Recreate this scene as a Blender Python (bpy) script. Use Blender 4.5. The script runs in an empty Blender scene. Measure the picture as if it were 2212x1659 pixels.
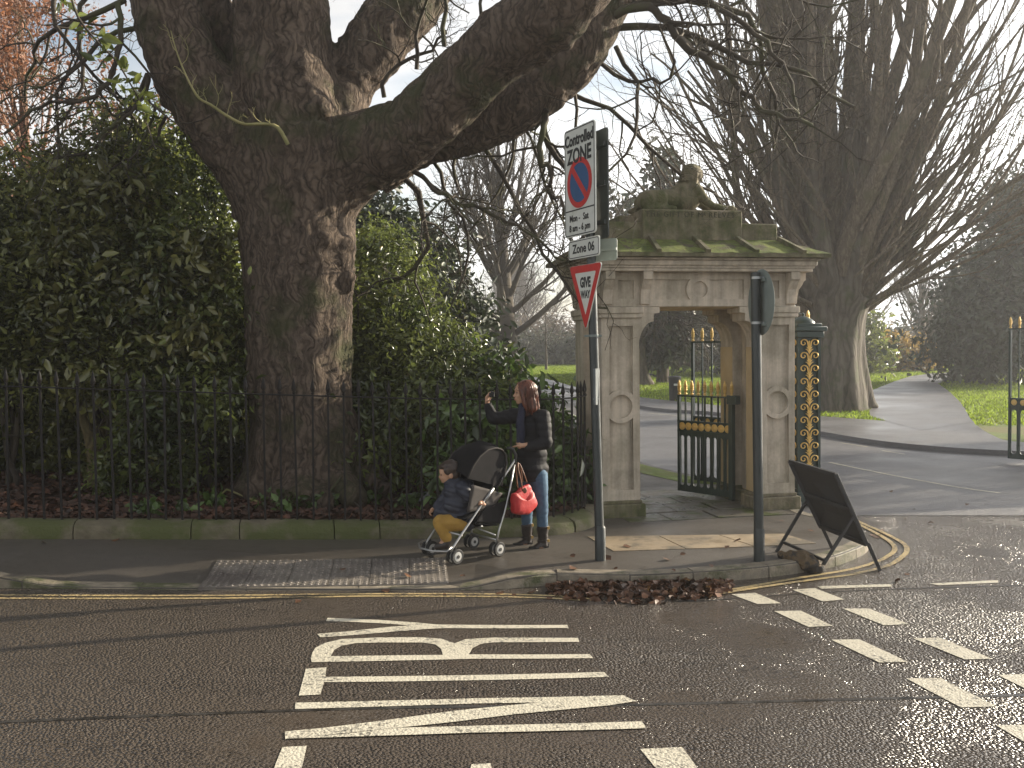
import bpy, bmesh, math, random
import numpy as np
from mathutils import Vector, Matrix, noise
from mathutils.geometry import delaunay_2d_cdt
rad = math.radians
scn = bpy.context.scene
col = scn.collection
rng = random.Random(7)
nrng = np.random.default_rng(7)

# ------------------------------------------------------------------ camera, sky, sun, exposure
F, CX, CY = 2050.0, 1106.0, 829.5           # focal length and centre in 2212 x 1659 picture units
CAM = Vector((0, 0, 2.09))
PITCH, ROLL = math.atan(84 / F), 0.012
cp, sp = math.cos(PITCH), math.sin(PITCH)
fw = Vector((0, cp, -sp)); R0 = Vector((1, 0, 0)); U0 = Vector((0, sp, cp))
RT = math.cos(ROLL) * R0 - math.sin(ROLL) * U0
UP = math.sin(ROLL) * R0 + math.cos(ROLL) * U0
cd = bpy.data.cameras.new('camera'); cam = bpy.data.objects.new('camera', cd); col.objects.link(cam)
cam.matrix_world = Matrix(((RT.x, UP.x, -fw.x, CAM.x), (RT.y, UP.y, -fw.y, CAM.y), (RT.z, UP.z, -fw.z, CAM.z), (0, 0, 0, 1)))
cd.sensor_width = 36; cd.lens = 36 * F / 2212; cd.clip_end = 2000; cd.clip_start = .05
scn.camera = cam

SUN_AZ, SUN_EL = rad(64), rad(17.5)
world = bpy.data.worlds.new('World'); scn.world = world; world.use_nodes = True
wt = world.node_tree; wt.nodes.clear()
wo = wt.nodes.new('ShaderNodeOutputWorld'); wb = wt.nodes.new('ShaderNodeBackground')
sky = wt.nodes.new('ShaderNodeTexSky'); sky.sky_type = 'NISHITA'; sky.sun_disc = False
sky.sun_elevation = SUN_EL; sky.sun_rotation = SUN_AZ; sky.air_density = 1.1; sky.dust_density = 1.8; sky.ozone_density = 1.2
# thin broken cloud over the blue
tc = wt.nodes.new('ShaderNodeTexCoord'); mp = wt.nodes.new('ShaderNodeMapping'); mp.inputs['Scale'].default_value = (1.6, 1.6, 5.0)
ns = wt.nodes.new('ShaderNodeTexNoise'); ns.inputs['Scale'].default_value = 2.6; ns.inputs['Detail'].default_value = 7
cr = wt.nodes.new('ShaderNodeValToRGB'); cr.color_ramp.elements[0].position = .30; cr.color_ramp.elements[1].position = .55; cr.color_ramp.elements[0].color = (.12, .12, .12, 1)
mx = wt.nodes.new('ShaderNodeMix'); mx.data_type = 'RGBA'
bw = wt.nodes.new('ShaderNodeRGBToBW'); ma = wt.nodes.new('ShaderNodeMath'); ma.operation = 'MULTIPLY_ADD'; ma.inputs[1].default_value = 2.1; ma.inputs[2].default_value = 0.0
cb = wt.nodes.new('ShaderNodeCombineColor')
L = wt.links.new
L(tc.outputs['Generated'], mp.inputs['Vector']); L(mp.outputs[0], ns.inputs['Vector']); L(ns.outputs['Fac'], cr.inputs['Fac'])
L(sky.outputs['Color'], bw.inputs[0]); L(bw.outputs[0], ma.inputs[0])
for k in range(3): L(ma.outputs[0], cb.inputs[k])
L(cr.outputs['Color'], mx.inputs['Factor']); L(sky.outputs['Color'], mx.inputs['A']); L(cb.outputs[0], mx.inputs['B'])
L(mx.outputs['Result'], wb.inputs['Color']); wb.inputs['Strength'].default_value = .092
L(wb.outputs[0], wo.inputs['Surface'])
sl = bpy.data.lights.new('sun', 'SUN'); sl.energy = 5.0; sl.angle = rad(.53); sl.color = (1, .88, .69)
so = bpy.data.objects.new('sun', sl); col.objects.link(so)
sd = Vector((math.sin(SUN_AZ) * math.cos(SUN_EL), math.cos(SUN_AZ) * math.cos(SUN_EL), math.sin(SUN_EL)))
so.rotation_euler = sd.to_track_quat('Z', 'Y').to_euler(); so.location = (20, 15, 30)
scn.view_settings.view_transform = 'Standard'; scn.view_settings.look = 'None'
scn.view_settings.exposure = 1.0; scn.view_settings.gamma = 1; scn.view_settings.use_curve_mapping = False
scn.cycles.max_bounces = 6; scn.cycles.diffuse_bounces = 3; scn.cycles.glossy_bounces = 2
scn.cycles.transmission_bounces = 2; scn.cycles.transparent_max_bounces = 4
scn.cycles.sample_clamp_indirect = 4; scn.cycles.use_denoising = True

# ------------------------------------------------------------------ place finding
SA = rad(11.7); ca, sa = math.cos(SA), math.sin(SA)
US, VS = Vector((ca, sa, 0)), Vector((-sa, ca, 0))     # along the street, across it
PH = .10                                              # pavement above the road
def gz(x, y):
    s = x * ca + y * sa
    s = max(s, -9)
    return .055 * .6 * math.log(1 + math.exp((1.8 - s) / .6))
def ST(s, v, h=0):
    p = US * s + VS * v
    return Vector((p.x, p.y, gz(p.x, p.y) + h))
def ray(px, py):
    return (fw + (px - CX) / F * RT - (py - CY) / F * UP)
def G(px, py, h=0):
    d = ray(px, py); g = 0
    for _ in range(25):
        t = (CAM.z - g - h) / -d.z
        g = gz(CAM.x + t * d.x, t * d.y)
    return CAM + d * t
def P(px, py, dep):
    d = ray(px, py)
    return CAM + d * (dep / d.y)
def PV(px, py, A, B):                                  # the pixel's point on the upright plane through A and B
    n = Vector((B.y - A.y, A.x - B.x, 0)); d = ray(px, py)
    return CAM + d * ((A - CAM).dot(n) / d.dot(n))
z1 = lambda x, y: (881 + .2655 * x, 799.7 + .2655 * y)
z3 = lambda x, y: (1219.9 + .3063 * x, 779.4 + .3063 * y)
z4 = lambda x, y: (1558.7 + .22465 * x, 948.8 + .22465 * y)
z5 = lambda x, y: (406.6 + .4136 * x, 1152 + .4136 * y)
z6 = lambda x, y: (1152 + .4792 * x, 1152 + .4792 * y)

# ------------------------------------------------------------------ materials
def node(t, k, **kw):
    n = t.nodes.new(k)
    for a, b in kw.items():
        if a in n.inputs: n.inputs[a].default_value = b
        else: setattr(n, a, b)
    return n
MATS = {}
def mat(name, c1, c2=None, scale=6, rough=.75, rough2=None, bump=0, bscale=None, detail=6, metal=0, stretch=(1, 1, 1),
        ramp=(.35, .65), spec=.5, c3=None, s3=1.2, r3=(.5, .62), leafy=False, trans=0, disp_dist=.02, sheen=0, up=None, island=0, streak=0):
    m = bpy.data.materials.new(name); m.use_nodes = True; t = m.node_tree; t.nodes.clear()
    l = t.links.new
    o = t.nodes.new('ShaderNodeOutputMaterial'); b = t.nodes.new('ShaderNodeBsdfPrincipled')
    l(b.outputs[0], o.inputs['Surface'])
    b.inputs['Roughness'].default_value = rough; b.inputs['Metallic'].default_value = metal
    b.inputs['Specular IOR Level'].default_value = spec
    tcn = t.nodes.new('ShaderNodeTexCoord'); mpn = t.nodes.new('ShaderNodeMapping'); mpn.inputs['Scale'].default_value = stretch
    l(tcn.outputs['Object'], mpn.inputs['Vector']); vec = mpn.outputs[0]
    color = None
    c1 = (*c1, 1)
    if c2 is not None:
        n1 = node(t, 'ShaderNodeTexNoise', Scale=scale, Detail=detail, Roughness=.6); l(vec, n1.inputs['Vector'])
        r1 = t.nodes.new('ShaderNodeValToRGB'); r1.color_ramp.elements[0].position = ramp[0]; r1.color_ramp.elements[1].position = ramp[1]
        r1.color_ramp.elements[0].color = c1; r1.color_ramp.elements[1].color = (*c2, 1)
        l(n1.outputs['Fac'], r1.inputs['Fac']); color = r1.outputs['Color']
        if rough2 is not None:
            mr = node(t, 'ShaderNodeMapRange'); mr.inputs['From Min'].default_value = ramp[0]; mr.inputs['From Max'].default_value = ramp[1]
            mr.inputs['To Min'].default_value = rough; mr.inputs['To Max'].default_value = rough2
            l(n1.outputs['Fac'], mr.inputs['Value']); l(mr.outputs[0], b.inputs['Roughness'])
    if c3 is not None:
        n3 = node(t, 'ShaderNodeTexNoise', Scale=s3, Detail=5, Roughness=.65); l(tcn.outputs['Object'], n3.inputs['Vector'])
        r3n = node(t, 'ShaderNodeMapRange'); r3n.inputs['From Min'].default_value = r3[0]; r3n.inputs['From Max'].default_value = r3[1]
        l(n3.outputs['Fac'], r3n.inputs['Value']); fac = r3n.outputs[0]
        if up is not None:          # growth that sits on faces turned to the sky
            ge = t.nodes.new('ShaderNodeNewGeometry'); se = t.nodes.new('ShaderNodeSeparateXYZ'); l(ge.outputs['Normal'], se.inputs[0])
            mr2 = node(t, 'ShaderNodeMapRange'); mr2.inputs['From Min'].default_value = up[0]; mr2.inputs['From Max'].default_value = up[1]
            l(se.outputs['Z'], mr2.inputs['Value'])
            mm = node(t, 'ShaderNodeMath', operation='MULTIPLY'); l(fac, mm.inputs[0]); l(mr2.outputs[0], mm.inputs[1]); fac = mm.outputs[0]
        m3 = t.nodes.new('ShaderNodeMix'); m3.data_type = 'RGBA'; l(fac, m3.inputs['Factor'])
        if color: l(color, m3.inputs['A'])
        else: m3.inputs['A'].default_value = c1
        m3.inputs['B'].default_value = (*c3, 1); color = m3.outputs['Result']
    if streak:                  # soot and rain runs down the face
        ms_ = t.nodes.new('ShaderNodeMapping'); ms_.inputs['Scale'].default_value = (9, 9, .55); l(tcn.outputs['Object'], ms_.inputs['Vector'])
        n5 = node(t, 'ShaderNodeTexNoise', Scale=1.3, Detail=6, Roughness=.6); l(ms_.outputs[0], n5.inputs['Vector'])
        n6 = node(t, 'ShaderNodeTexNoise', Scale=26, Detail=6, Roughness=.8); l(tcn.outputs['Object'], n6.inputs['Vector'])
        a5 = node(t, 'ShaderNodeMath', operation='MULTIPLY_ADD'); l(n6.outputs['Fac'], a5.inputs[0]); a5.inputs[1].default_value = .5; l(n5.outputs['Fac'], a5.inputs[2])
        m5 = node(t, 'ShaderNodeMapRange'); m5.inputs['From Min'].default_value = .58; m5.inputs['From Max'].default_value = .92; m5.inputs['To Min'].default_value = 1 - streak; m5.inputs['To Max'].default_value = 1.08
        l(a5.outputs[0], m5.inputs['Value']); h5 = t.nodes.new('ShaderNodeHueSaturation'); l(m5.outputs[0], h5.inputs['Value']); l(color, h5.inputs['Color']); color = h5.outputs['Color']
    if island:
        ge = t.nodes.new('ShaderNodeNewGeometry'); hs = t.nodes.new('ShaderNodeHueSaturation')
        mv = node(t, 'ShaderNodeMapRange'); mv.inputs['To Min'].default_value = 1 - island; mv.inputs['To Max'].default_value = 1 + island
        l(ge.outputs['Random Per Island'], mv.inputs['Value']); l(mv.outputs[0], hs.inputs['Value'])
        if color: l(color, hs.inputs['Color'])
        else: hs.inputs['Color'].default_value = c1
        color = hs.outputs['Color']
    if color: l(color, b.inputs['Base Color'])
    else: b.inputs['Base Color'].default_value = c1
    if bump:
        nb = node(t, 'ShaderNodeTexNoise', Scale=bscale or scale * 4, Detail=6, Roughness=.65); l(vec, nb.inputs['Vector'])
        bp = t.nodes.new('ShaderNodeBump'); bp.inputs['Strength'].default_value = bump; bp.inputs['Distance'].default_value = disp_dist
        l(nb.outputs['Fac'], bp.inputs['Height']); l(bp.outputs[0], b.inputs['Normal'])
    if trans:
        tr = t.nodes.new('ShaderNodeBsdfTranslucent'); ms = t.nodes.new('ShaderNodeMixShader'); ms.inputs[0].default_value = trans
        if color: l(color, tr.inputs['Color'])
        else: tr.inputs['Color'].default_value = c1
        l(b.outputs[0], ms.inputs[1]); l(tr.outputs[0], ms.inputs[2]); l(ms.outputs[0], o.inputs['Surface'])
    MATS[name] = m
    return m

def asphalt(name, lo, hi, grain, bstr, r_lo, r_hi, wet_scale, dist=.006):
    """Stone chippings in bitumen: a cell pattern for the chippings, broad damp patches for the gloss."""
    m = bpy.data.materials.new(name); m.use_nodes = True; t = m.node_tree; t.nodes.clear(); l = t.links.new
    o = t.nodes.new('ShaderNodeOutputMaterial'); b = t.nodes.new('ShaderNodeBsdfPrincipled'); l(b.outputs[0], o.inputs['Surface'])
    tcn = t.nodes.new('ShaderNodeTexCoord'); vec = tcn.outputs['Object']
    vo = node(t, 'ShaderNodeTexVoronoi', Scale=grain); l(vec, vo.inputs['Vector'])
    n1 = node(t, 'ShaderNodeTexNoise', Scale=wet_scale, Detail=6, Roughness=.62); l(vec, n1.inputs['Vector'])
    n2 = node(t, 'ShaderNodeTexNoise', Scale=14, Detail=8, Roughness=.7); l(vec, n2.inputs['Vector'])
    sp_ = t.nodes.new('ShaderNodeSeparateColor'); l(vo.outputs['Color'], sp_.inputs[0])
    mpn = t.nodes.new('ShaderNodeMapping'); mpn.inputs['Rotation'].default_value = (0, 0, -.204); mpn.inputs['Scale'].default_value = (.22, 1.5, 1); l(vec, mpn.inputs['Vector'])
    n4 = node(t, 'ShaderNodeTexNoise', Scale=1.6, Detail=5, Roughness=.6); l(mpn.outputs[0], n4.inputs['Vector'])
    a0 = node(t, 'ShaderNodeMath', operation='MULTIPLY_ADD'); l(n4.outputs['Fac'], a0.inputs[0]); a0.inputs[1].default_value = .7; l(n2.outputs['Fac'], a0.inputs[2])
    a = node(t, 'ShaderNodeMath', operation='MULTIPLY_ADD'); l(sp_.outputs[0], a.inputs[0]); a.inputs[1].default_value = .5; l(a0.outputs[0], a.inputs[2])
    r = t.nodes.new('ShaderNodeValToRGB'); r.color_ramp.elements[0].position = .62; r.color_ramp.elements[1].position = 1.45
    r.color_ramp.elements[0].color = (*lo, 1); r.color_ramp.elements[1].color = (*hi, 1); l(a.outputs[0], r.inputs['Fac'])
    mr = node(t, 'ShaderNodeMapRange'); mr.inputs['From Min'].default_value = .38; mr.inputs['From Max'].default_value = .62
    mr.inputs['To Min'].default_value = r_lo; mr.inputs['To Max'].default_value = r_hi; l(n1.outputs['Fac'], mr.inputs['Value'])
    l(mr.outputs[0], b.inputs['Roughness']); l(r.outputs['Color'], b.inputs['Base Color'])
    b.inputs['Specular IOR Level'].default_value = .5
    bs = node(t, 'ShaderNodeMapRange'); bs.inputs['From Min'].default_value = .36; bs.inputs['From Max'].default_value = .55
    bs.inputs['To Min'].default_value = bstr * .12; bs.inputs['To Max'].default_value = bstr; l(n1.outputs['Fac'], bs.inputs['Value'])
    hh = node(t, 'ShaderNodeMath', operation='MULTIPLY_ADD'); l(vo.outputs['Distance'], hh.inputs[0]); hh.inputs[1].default_value = -1.0
    nf = node(t, 'ShaderNodeMath', operation='MULTIPLY_ADD'); l(sp_.outputs[1], nf.inputs[0]); nf.inputs[1].default_value = .6; nf.inputs[2].default_value = 0
    l(nf.outputs[0], hh.inputs[2])
    bp = t.nodes.new('ShaderNodeBump'); bp.inputs['Distance'].default_value = dist; l(bs.outputs[0], bp.inputs['Strength']); l(hh.outputs[0], bp.inputs['Height'])
    l(bp.outputs[0], b.inputs['Normal'])
    MATS[name] = m; return m

ROAD = asphalt('road_asphalt', (.014, .0115, .0095), (.078, .063, .050), 54, 1.0, .10, .30, .45, .019)
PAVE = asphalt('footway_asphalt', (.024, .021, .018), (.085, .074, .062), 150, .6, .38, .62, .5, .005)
PARKROAD = asphalt('park_road_asphalt', (.06, .058, .06), (.15, .145, .15), 60, .8, .3, .5, .4, .008)
def paint(name, c, worn):
    m = bpy.data.materials.new(name); m.use_nodes = True; t = m.node_tree; l = t.links.new; b = t.nodes['Principled BSDF']
    tcn = t.nodes.new('ShaderNodeTexCoord'); vec = tcn.outputs['Object']
    n1 = node(t, 'ShaderNodeTexNoise', Scale=38, Detail=8, Roughness=.75); l(vec, n1.inputs['Vector'])
    n2 = node(t, 'ShaderNodeTexNoise', Scale=2.2, Detail=4); l(vec, n2.inputs['Vector'])
    a = node(t, 'ShaderNodeMath', operation='MULTIPLY_ADD'); l(n2.outputs['Fac'], a.inputs[0]); a.inputs[1].default_value = .35; l(n1.outputs['Fac'], a.inputs[2])
    r = t.nodes.new('ShaderNodeValToRGB'); r.color_ramp.elements[0].position = worn; r.color_ramp.elements[1].position = worn + .11
    r.color_ramp.elements[0].color = (.05, .048, .045, 1); r.color_ramp.elements[1].color = (*c, 1)
    l(a.outputs[0], r.inputs['Fac']); l(r.outputs['Color'], b.inputs['Base Color']); b.inputs['Roughness'].default_value = .45
    vo = node(t, 'ShaderNodeTexVoronoi', Scale=62); l(vec, vo.inputs['Vector'])
    bp = t.nodes.new('ShaderNodeBump'); bp.inputs['Strength'].default_value = .45; bp.inputs['Distance'].default_value = .008; bp.invert = True
    l(vo.outputs['Distance'], bp.inputs['Height']); l(bp.outputs[0], b.inputs['Normal'])
    return m
WHITE_PAINT = paint('road_paint_white', (.55, .51, .41), .535)
YELLOW_PAINT = paint('road_paint_yellow', (.46, .35, .17), .585)
KERB = mat('kerb_stone', (.16, .135, .10), (.27, .23, .17), 9, .6, .8, bump=.5, bscale=60, c3=(.07, .075, .03), s3=3)
SLAB = mat('york_stone', (.22, .17, .11), (.36, .28, .185), 4, .45, .75, bump=.35, bscale=40, c3=(.12, .10, .07), s3=2)
TACT = mat('tactile_tile', (.13, .115, .098), (.20, .175, .15), 7, .4, .65, bump=.4, bscale=90, c3=(.10, .085, .075), s3=2)
COPING = mat('mossy_coping', (.10, .085, .055), (.17, .145, .095), 7, .85, bump=.7, bscale=40, c3=(.075, .085, .025), s3=2.4, r3=(.40, .56))
SOIL = mat('bed_soil', (.035, .022, .014), (.075, .042, .026), 8, .95, bump=1, bscale=30)
HAZE = .0013
LAWN = mat('lawn_grass', (.10, .15, .025), (.16, .21, .035), 3, .9, bump=1, bscale=24, disp_dist=.08, c3=(.16, .15, .05), s3=.6, detail=8)
GRAVEL = mat('drain_iron', (.03, .028, .026), (.06, .05, .04), 20, .6, metal=.6)
BARK = None
def bark(name, dark, light, moss, sc=1.0, bstr=1.0, vs=.22, dist=.05, moss_r=(.52, .66)):
    m = bpy.data.materials.new(name); m.use_nodes = True; t = m.node_tree; l = t.links.new; b = t.nodes['Principled BSDF']
    tcn = t.nodes.new('ShaderNodeTexCoord'); mpn = t.nodes.new('ShaderNodeMapping'); mpn.inputs['Scale'].default_value = (1, 1, vs)
    n0 = node(t, 'ShaderNodeTexNoise', Scale=2.5 * sc, Detail=3); l(tcn.outputs['Object'], n0.inputs['Vector'])
    mxv = t.nodes.new('ShaderNodeMix'); mxv.data_type = 'VECTOR'; mxv.inputs['Factor'].default_value = .30
    l(tcn.outputs['Object'], mxv.inputs['A']); l(n0.outputs['Color'], mxv.inputs['B']); l(mxv.outputs['Result'], mpn.inputs['Vector'])
    vo = node(t, 'ShaderNodeTexVoronoi', Scale=17 * sc); vo.feature = 'DISTANCE_TO_EDGE'; l(mpn.outputs[0], vo.inputs['Vector'])
    n1 = node(t, 'ShaderNodeTexNoise', Scale=22 * sc, Detail=9, Roughness=.72); l(mpn.outputs[0], n1.inputs['Vector'])
    a = node(t, 'ShaderNodeMath', operation='MULTIPLY_ADD'); l(vo.outputs['Distance'], a.inputs[0]); a.inputs[1].default_value = .9; l(n1.outputs['Fac'], a.inputs[2])
    r = t.nodes.new('ShaderNodeValToRGB'); r.color_ramp.elements[0].position = .38; r.color_ramp.elements[1].position = .78
    r.color_ramp.elements[0].color = (*dark, 1); r.color_ramp.elements[1].color = (*light, 1); l(a.outputs[0], r.inputs['Fac'])
    n3 = node(t, 'ShaderNodeTexNoise', Scale=1.4, Detail=6, Roughness=.65); l(tcn.outputs['Object'], n3.inputs['Vector'])
    mr = node(t, 'ShaderNodeMapRange'); mr.inputs['From Min'].default_value = moss_r[0]; mr.inputs['From Max'].default_value = moss_r[1]
    mr.inputs['To Max'].default_value = .75; l(n3.outputs['Fac'], mr.inputs['Value'])
    m3 = t.nodes.new('ShaderNodeMix'); m3.data_type = 'RGBA'; l(mr.outputs[0], m3.inputs['Factor']); l(r.outputs['Color'], m3.inputs['A']); m3.inputs['B'].default_value = (*moss, 1)
    l(m3.outputs['Result'], b.inputs['Base Color']); b.inputs['Roughness'].default_value = .9; b.inputs['Specular IOR Level'].default_value = .25
    bp = t.nodes.new('ShaderNodeBump'); bp.inputs['Strength'].default_value = bstr; bp.inputs['Distance'].default_value = dist; l(a.outputs[0], bp.inputs['Height'])
    l(bp.outputs[0], b.inputs['Normal'])
    MATS[name] = m; return m
BARK = bark('chestnut_bark', (.028, .020, .015), (.165, .125, .095), (.05, .058, .022), 1.15, 1.0, .11, .05)
BARK2 = bark('smooth_grey_bark', (.05, .042, .033), (.14, .12, .095), (.06, .075, .03), .5, .6, .12, .04)
TWIG = mat('twig_bark', (.030, .022, .016), (.075, .06, .04), 3, .85, c3=(.06, .065, .025), s3=1.5)
TWIG_FAR = mat('far_twig_bark', (.045, .037, .03), (.10, .083, .06), .6, .9)
TWIG_RED = mat('reddish_twig', (.14, .075, .05), (.22, .12, .07), 1, .9)
STONE = mat('weathered_limestone', (.43, .37, .29), (.60, .52, .42), 2.2, .85, bump=.3, bscale=70, disp_dist=.006, c3=(.29, .26, .19), s3=1.3, r3=(.45, .7), streak=.32)
STONEW = mat('warm_limestone', (.40, .30, .16), (.49, .38, .22), 2.5, .85, bump=.3, bscale=60, disp_dist=.006)
STONEM = mat('mossy_limestone', (.17, .145, .095), (.27, .225, .15), 3, .9, bump=.6, bscale=50, disp_dist=.012, c3=(.075, .082, .028), s3=3.2, r3=(.40, .62), streak=.35)
MOSSR = mat('mossy_roof', (.095, .13, .02), (.19, .22, .045), 4, .95, bump=1, bscale=55, disp_dist=.02, c3=(.10, .085, .05), s3=4.2, r3=(.50, .60), streak=.45)
IRON = mat('black_painted_iron', (.010, .010, .011), (.022, .018, .015), 20, .6, .8, spec=.25)
GREENI = mat('dark_green_painted_iron', (.012, .03, .026), (.02, .042, .036), 12, .35, .5, spec=.6)
GOLD = mat('gilded_iron', (.66, .44, .13), (.82, .58, .22), 14, .34, .48, metal=.5, bump=.3, bscale=80, disp_dist=.004)
POLE = mat('grey_painted_steel', (.014, .020, .020), (.026, .033, .033), 8, .32, .5, metal=.1, spec=.6)
SIGNB = mat('sign_back_grey', (.14, .17, .16), (.19, .22, .205), 5, .5, .65)
SIGNW = mat('sign_face_white', (.60, .62, .57), (.66, .67, .62), 4, .4, c3=(.42, .45, .36), s3=3, r3=(.55, .8))
SIGNK = mat('sign_black', (.02, .022, .022), rough=.5)
SIGNR = mat('sign_red', (.55, .035, .03), (.48, .03, .03), 6, .4)
SIGNBL = mat('sign_blue', (.03, .10, .24), (.025, .085, .20), 6, .4)
BOARD = mat('board_black', (.014, .014, .015), (.028, .027, .026), 6, .5, .7)
BINM = mat('bin_black', (.015, .016, .016), (.03, .03, .03), 9, .35, .6)
# ------------------------------------------------------------------ building helpers
def link(name, me, material, parent=None):
    me.name = name
    if material is not None:
        me.materials.clear(); me.materials.append(material)
    o = bpy.data.objects.new(name, me); col.objects.link(o)
    if parent is not None: o.parent = parent
    return o
def tag(o, label=None, cat=None, group=None, kind=None):
    if label: o['label'] = label
    if cat: o['category'] = cat
    if group: o['group'] = group
    if kind: o['kind'] = kind
    return o
def empty(name, loc=(0, 0, 0), rz=0, label=None, cat=None, group=None):
    e = bpy.data.objects.new(name, None); col.objects.link(e); e.location = loc; e.rotation_euler = (0, 0, rz)
    e.empty_display_size = .1
    return tag(e, label, cat, group)
def mesh_np(name, V, Fc, smooth=False):
    """V (n,3), Fc (m,k): every face has k corners."""
    me = bpy.data.meshes.new(name); V = np.asarray(V, dtype=np.float32); Fc = np.asarray(Fc, dtype=np.int32)
    m, k = Fc.shape
    me.vertices.add(len(V)); me.vertices.foreach_set('co', V.ravel())
    me.loops.add(m * k); me.loops.foreach_set('vertex_index', Fc.ravel())
    me.polygons.add(m); me.polygons.foreach_set('loop_start', np.arange(0, m * k, k, dtype=np.int32))
    if smooth: me.polygons.foreach_set('use_smooth', np.ones(m, dtype=bool))
    me.update(calc_edges=True)
    return me
def tubes_mesh(name, lines, smooth=True, sides=None):
    """lines: list of (points (n,3), radii (n,)). One quad mesh, few sides on thin ones."""
    Vs, Fs, off = [], [], 0
    for pts, rr in lines:
        pts = np.asarray(pts, dtype=float); rr = np.asarray(rr, dtype=float)
        n = len(pts)
        if n < 2: continue
        k = sides or (3 if rr.max() < .012 else 4 if rr.max() < .03 else 6 if rr.max() < .1 else 10)
        T = np.gradient(pts, axis=0); T /= np.linalg.norm(T, axis=1)[:, None] + 1e-9
        ref = np.array([.31, .17, .93]) if abs(T[0][2]) < .8 else np.array([.95, .2, .1])
        N = np.cross(T, ref); N /= np.linalg.norm(N, axis=1)[:, None] + 1e-9
        B = np.cross(T, N)
        a = np.arange(k) * 2 * math.pi / k
        ring = pts[:, None, :] + rr[:, None, None] * (np.cos(a)[None, :, None] * N[:, None, :] + np.sin(a)[None, :, None] * B[:, None, :])
        Vs.append(ring.reshape(-1, 3))
        i = np.arange(n - 1)[:, None] * k; j = np.arange(k)[None, :]; j2 = (j + 1) % k
        f = np.stack([i + j, i + j2, i + k + j2, i + k + j], axis=-1).reshape(-1, 4) + off
        Fs.append(f); off += n * k
    return mesh_np(name, np.concatenate(Vs), np.concatenate(Fs), smooth)

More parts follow.
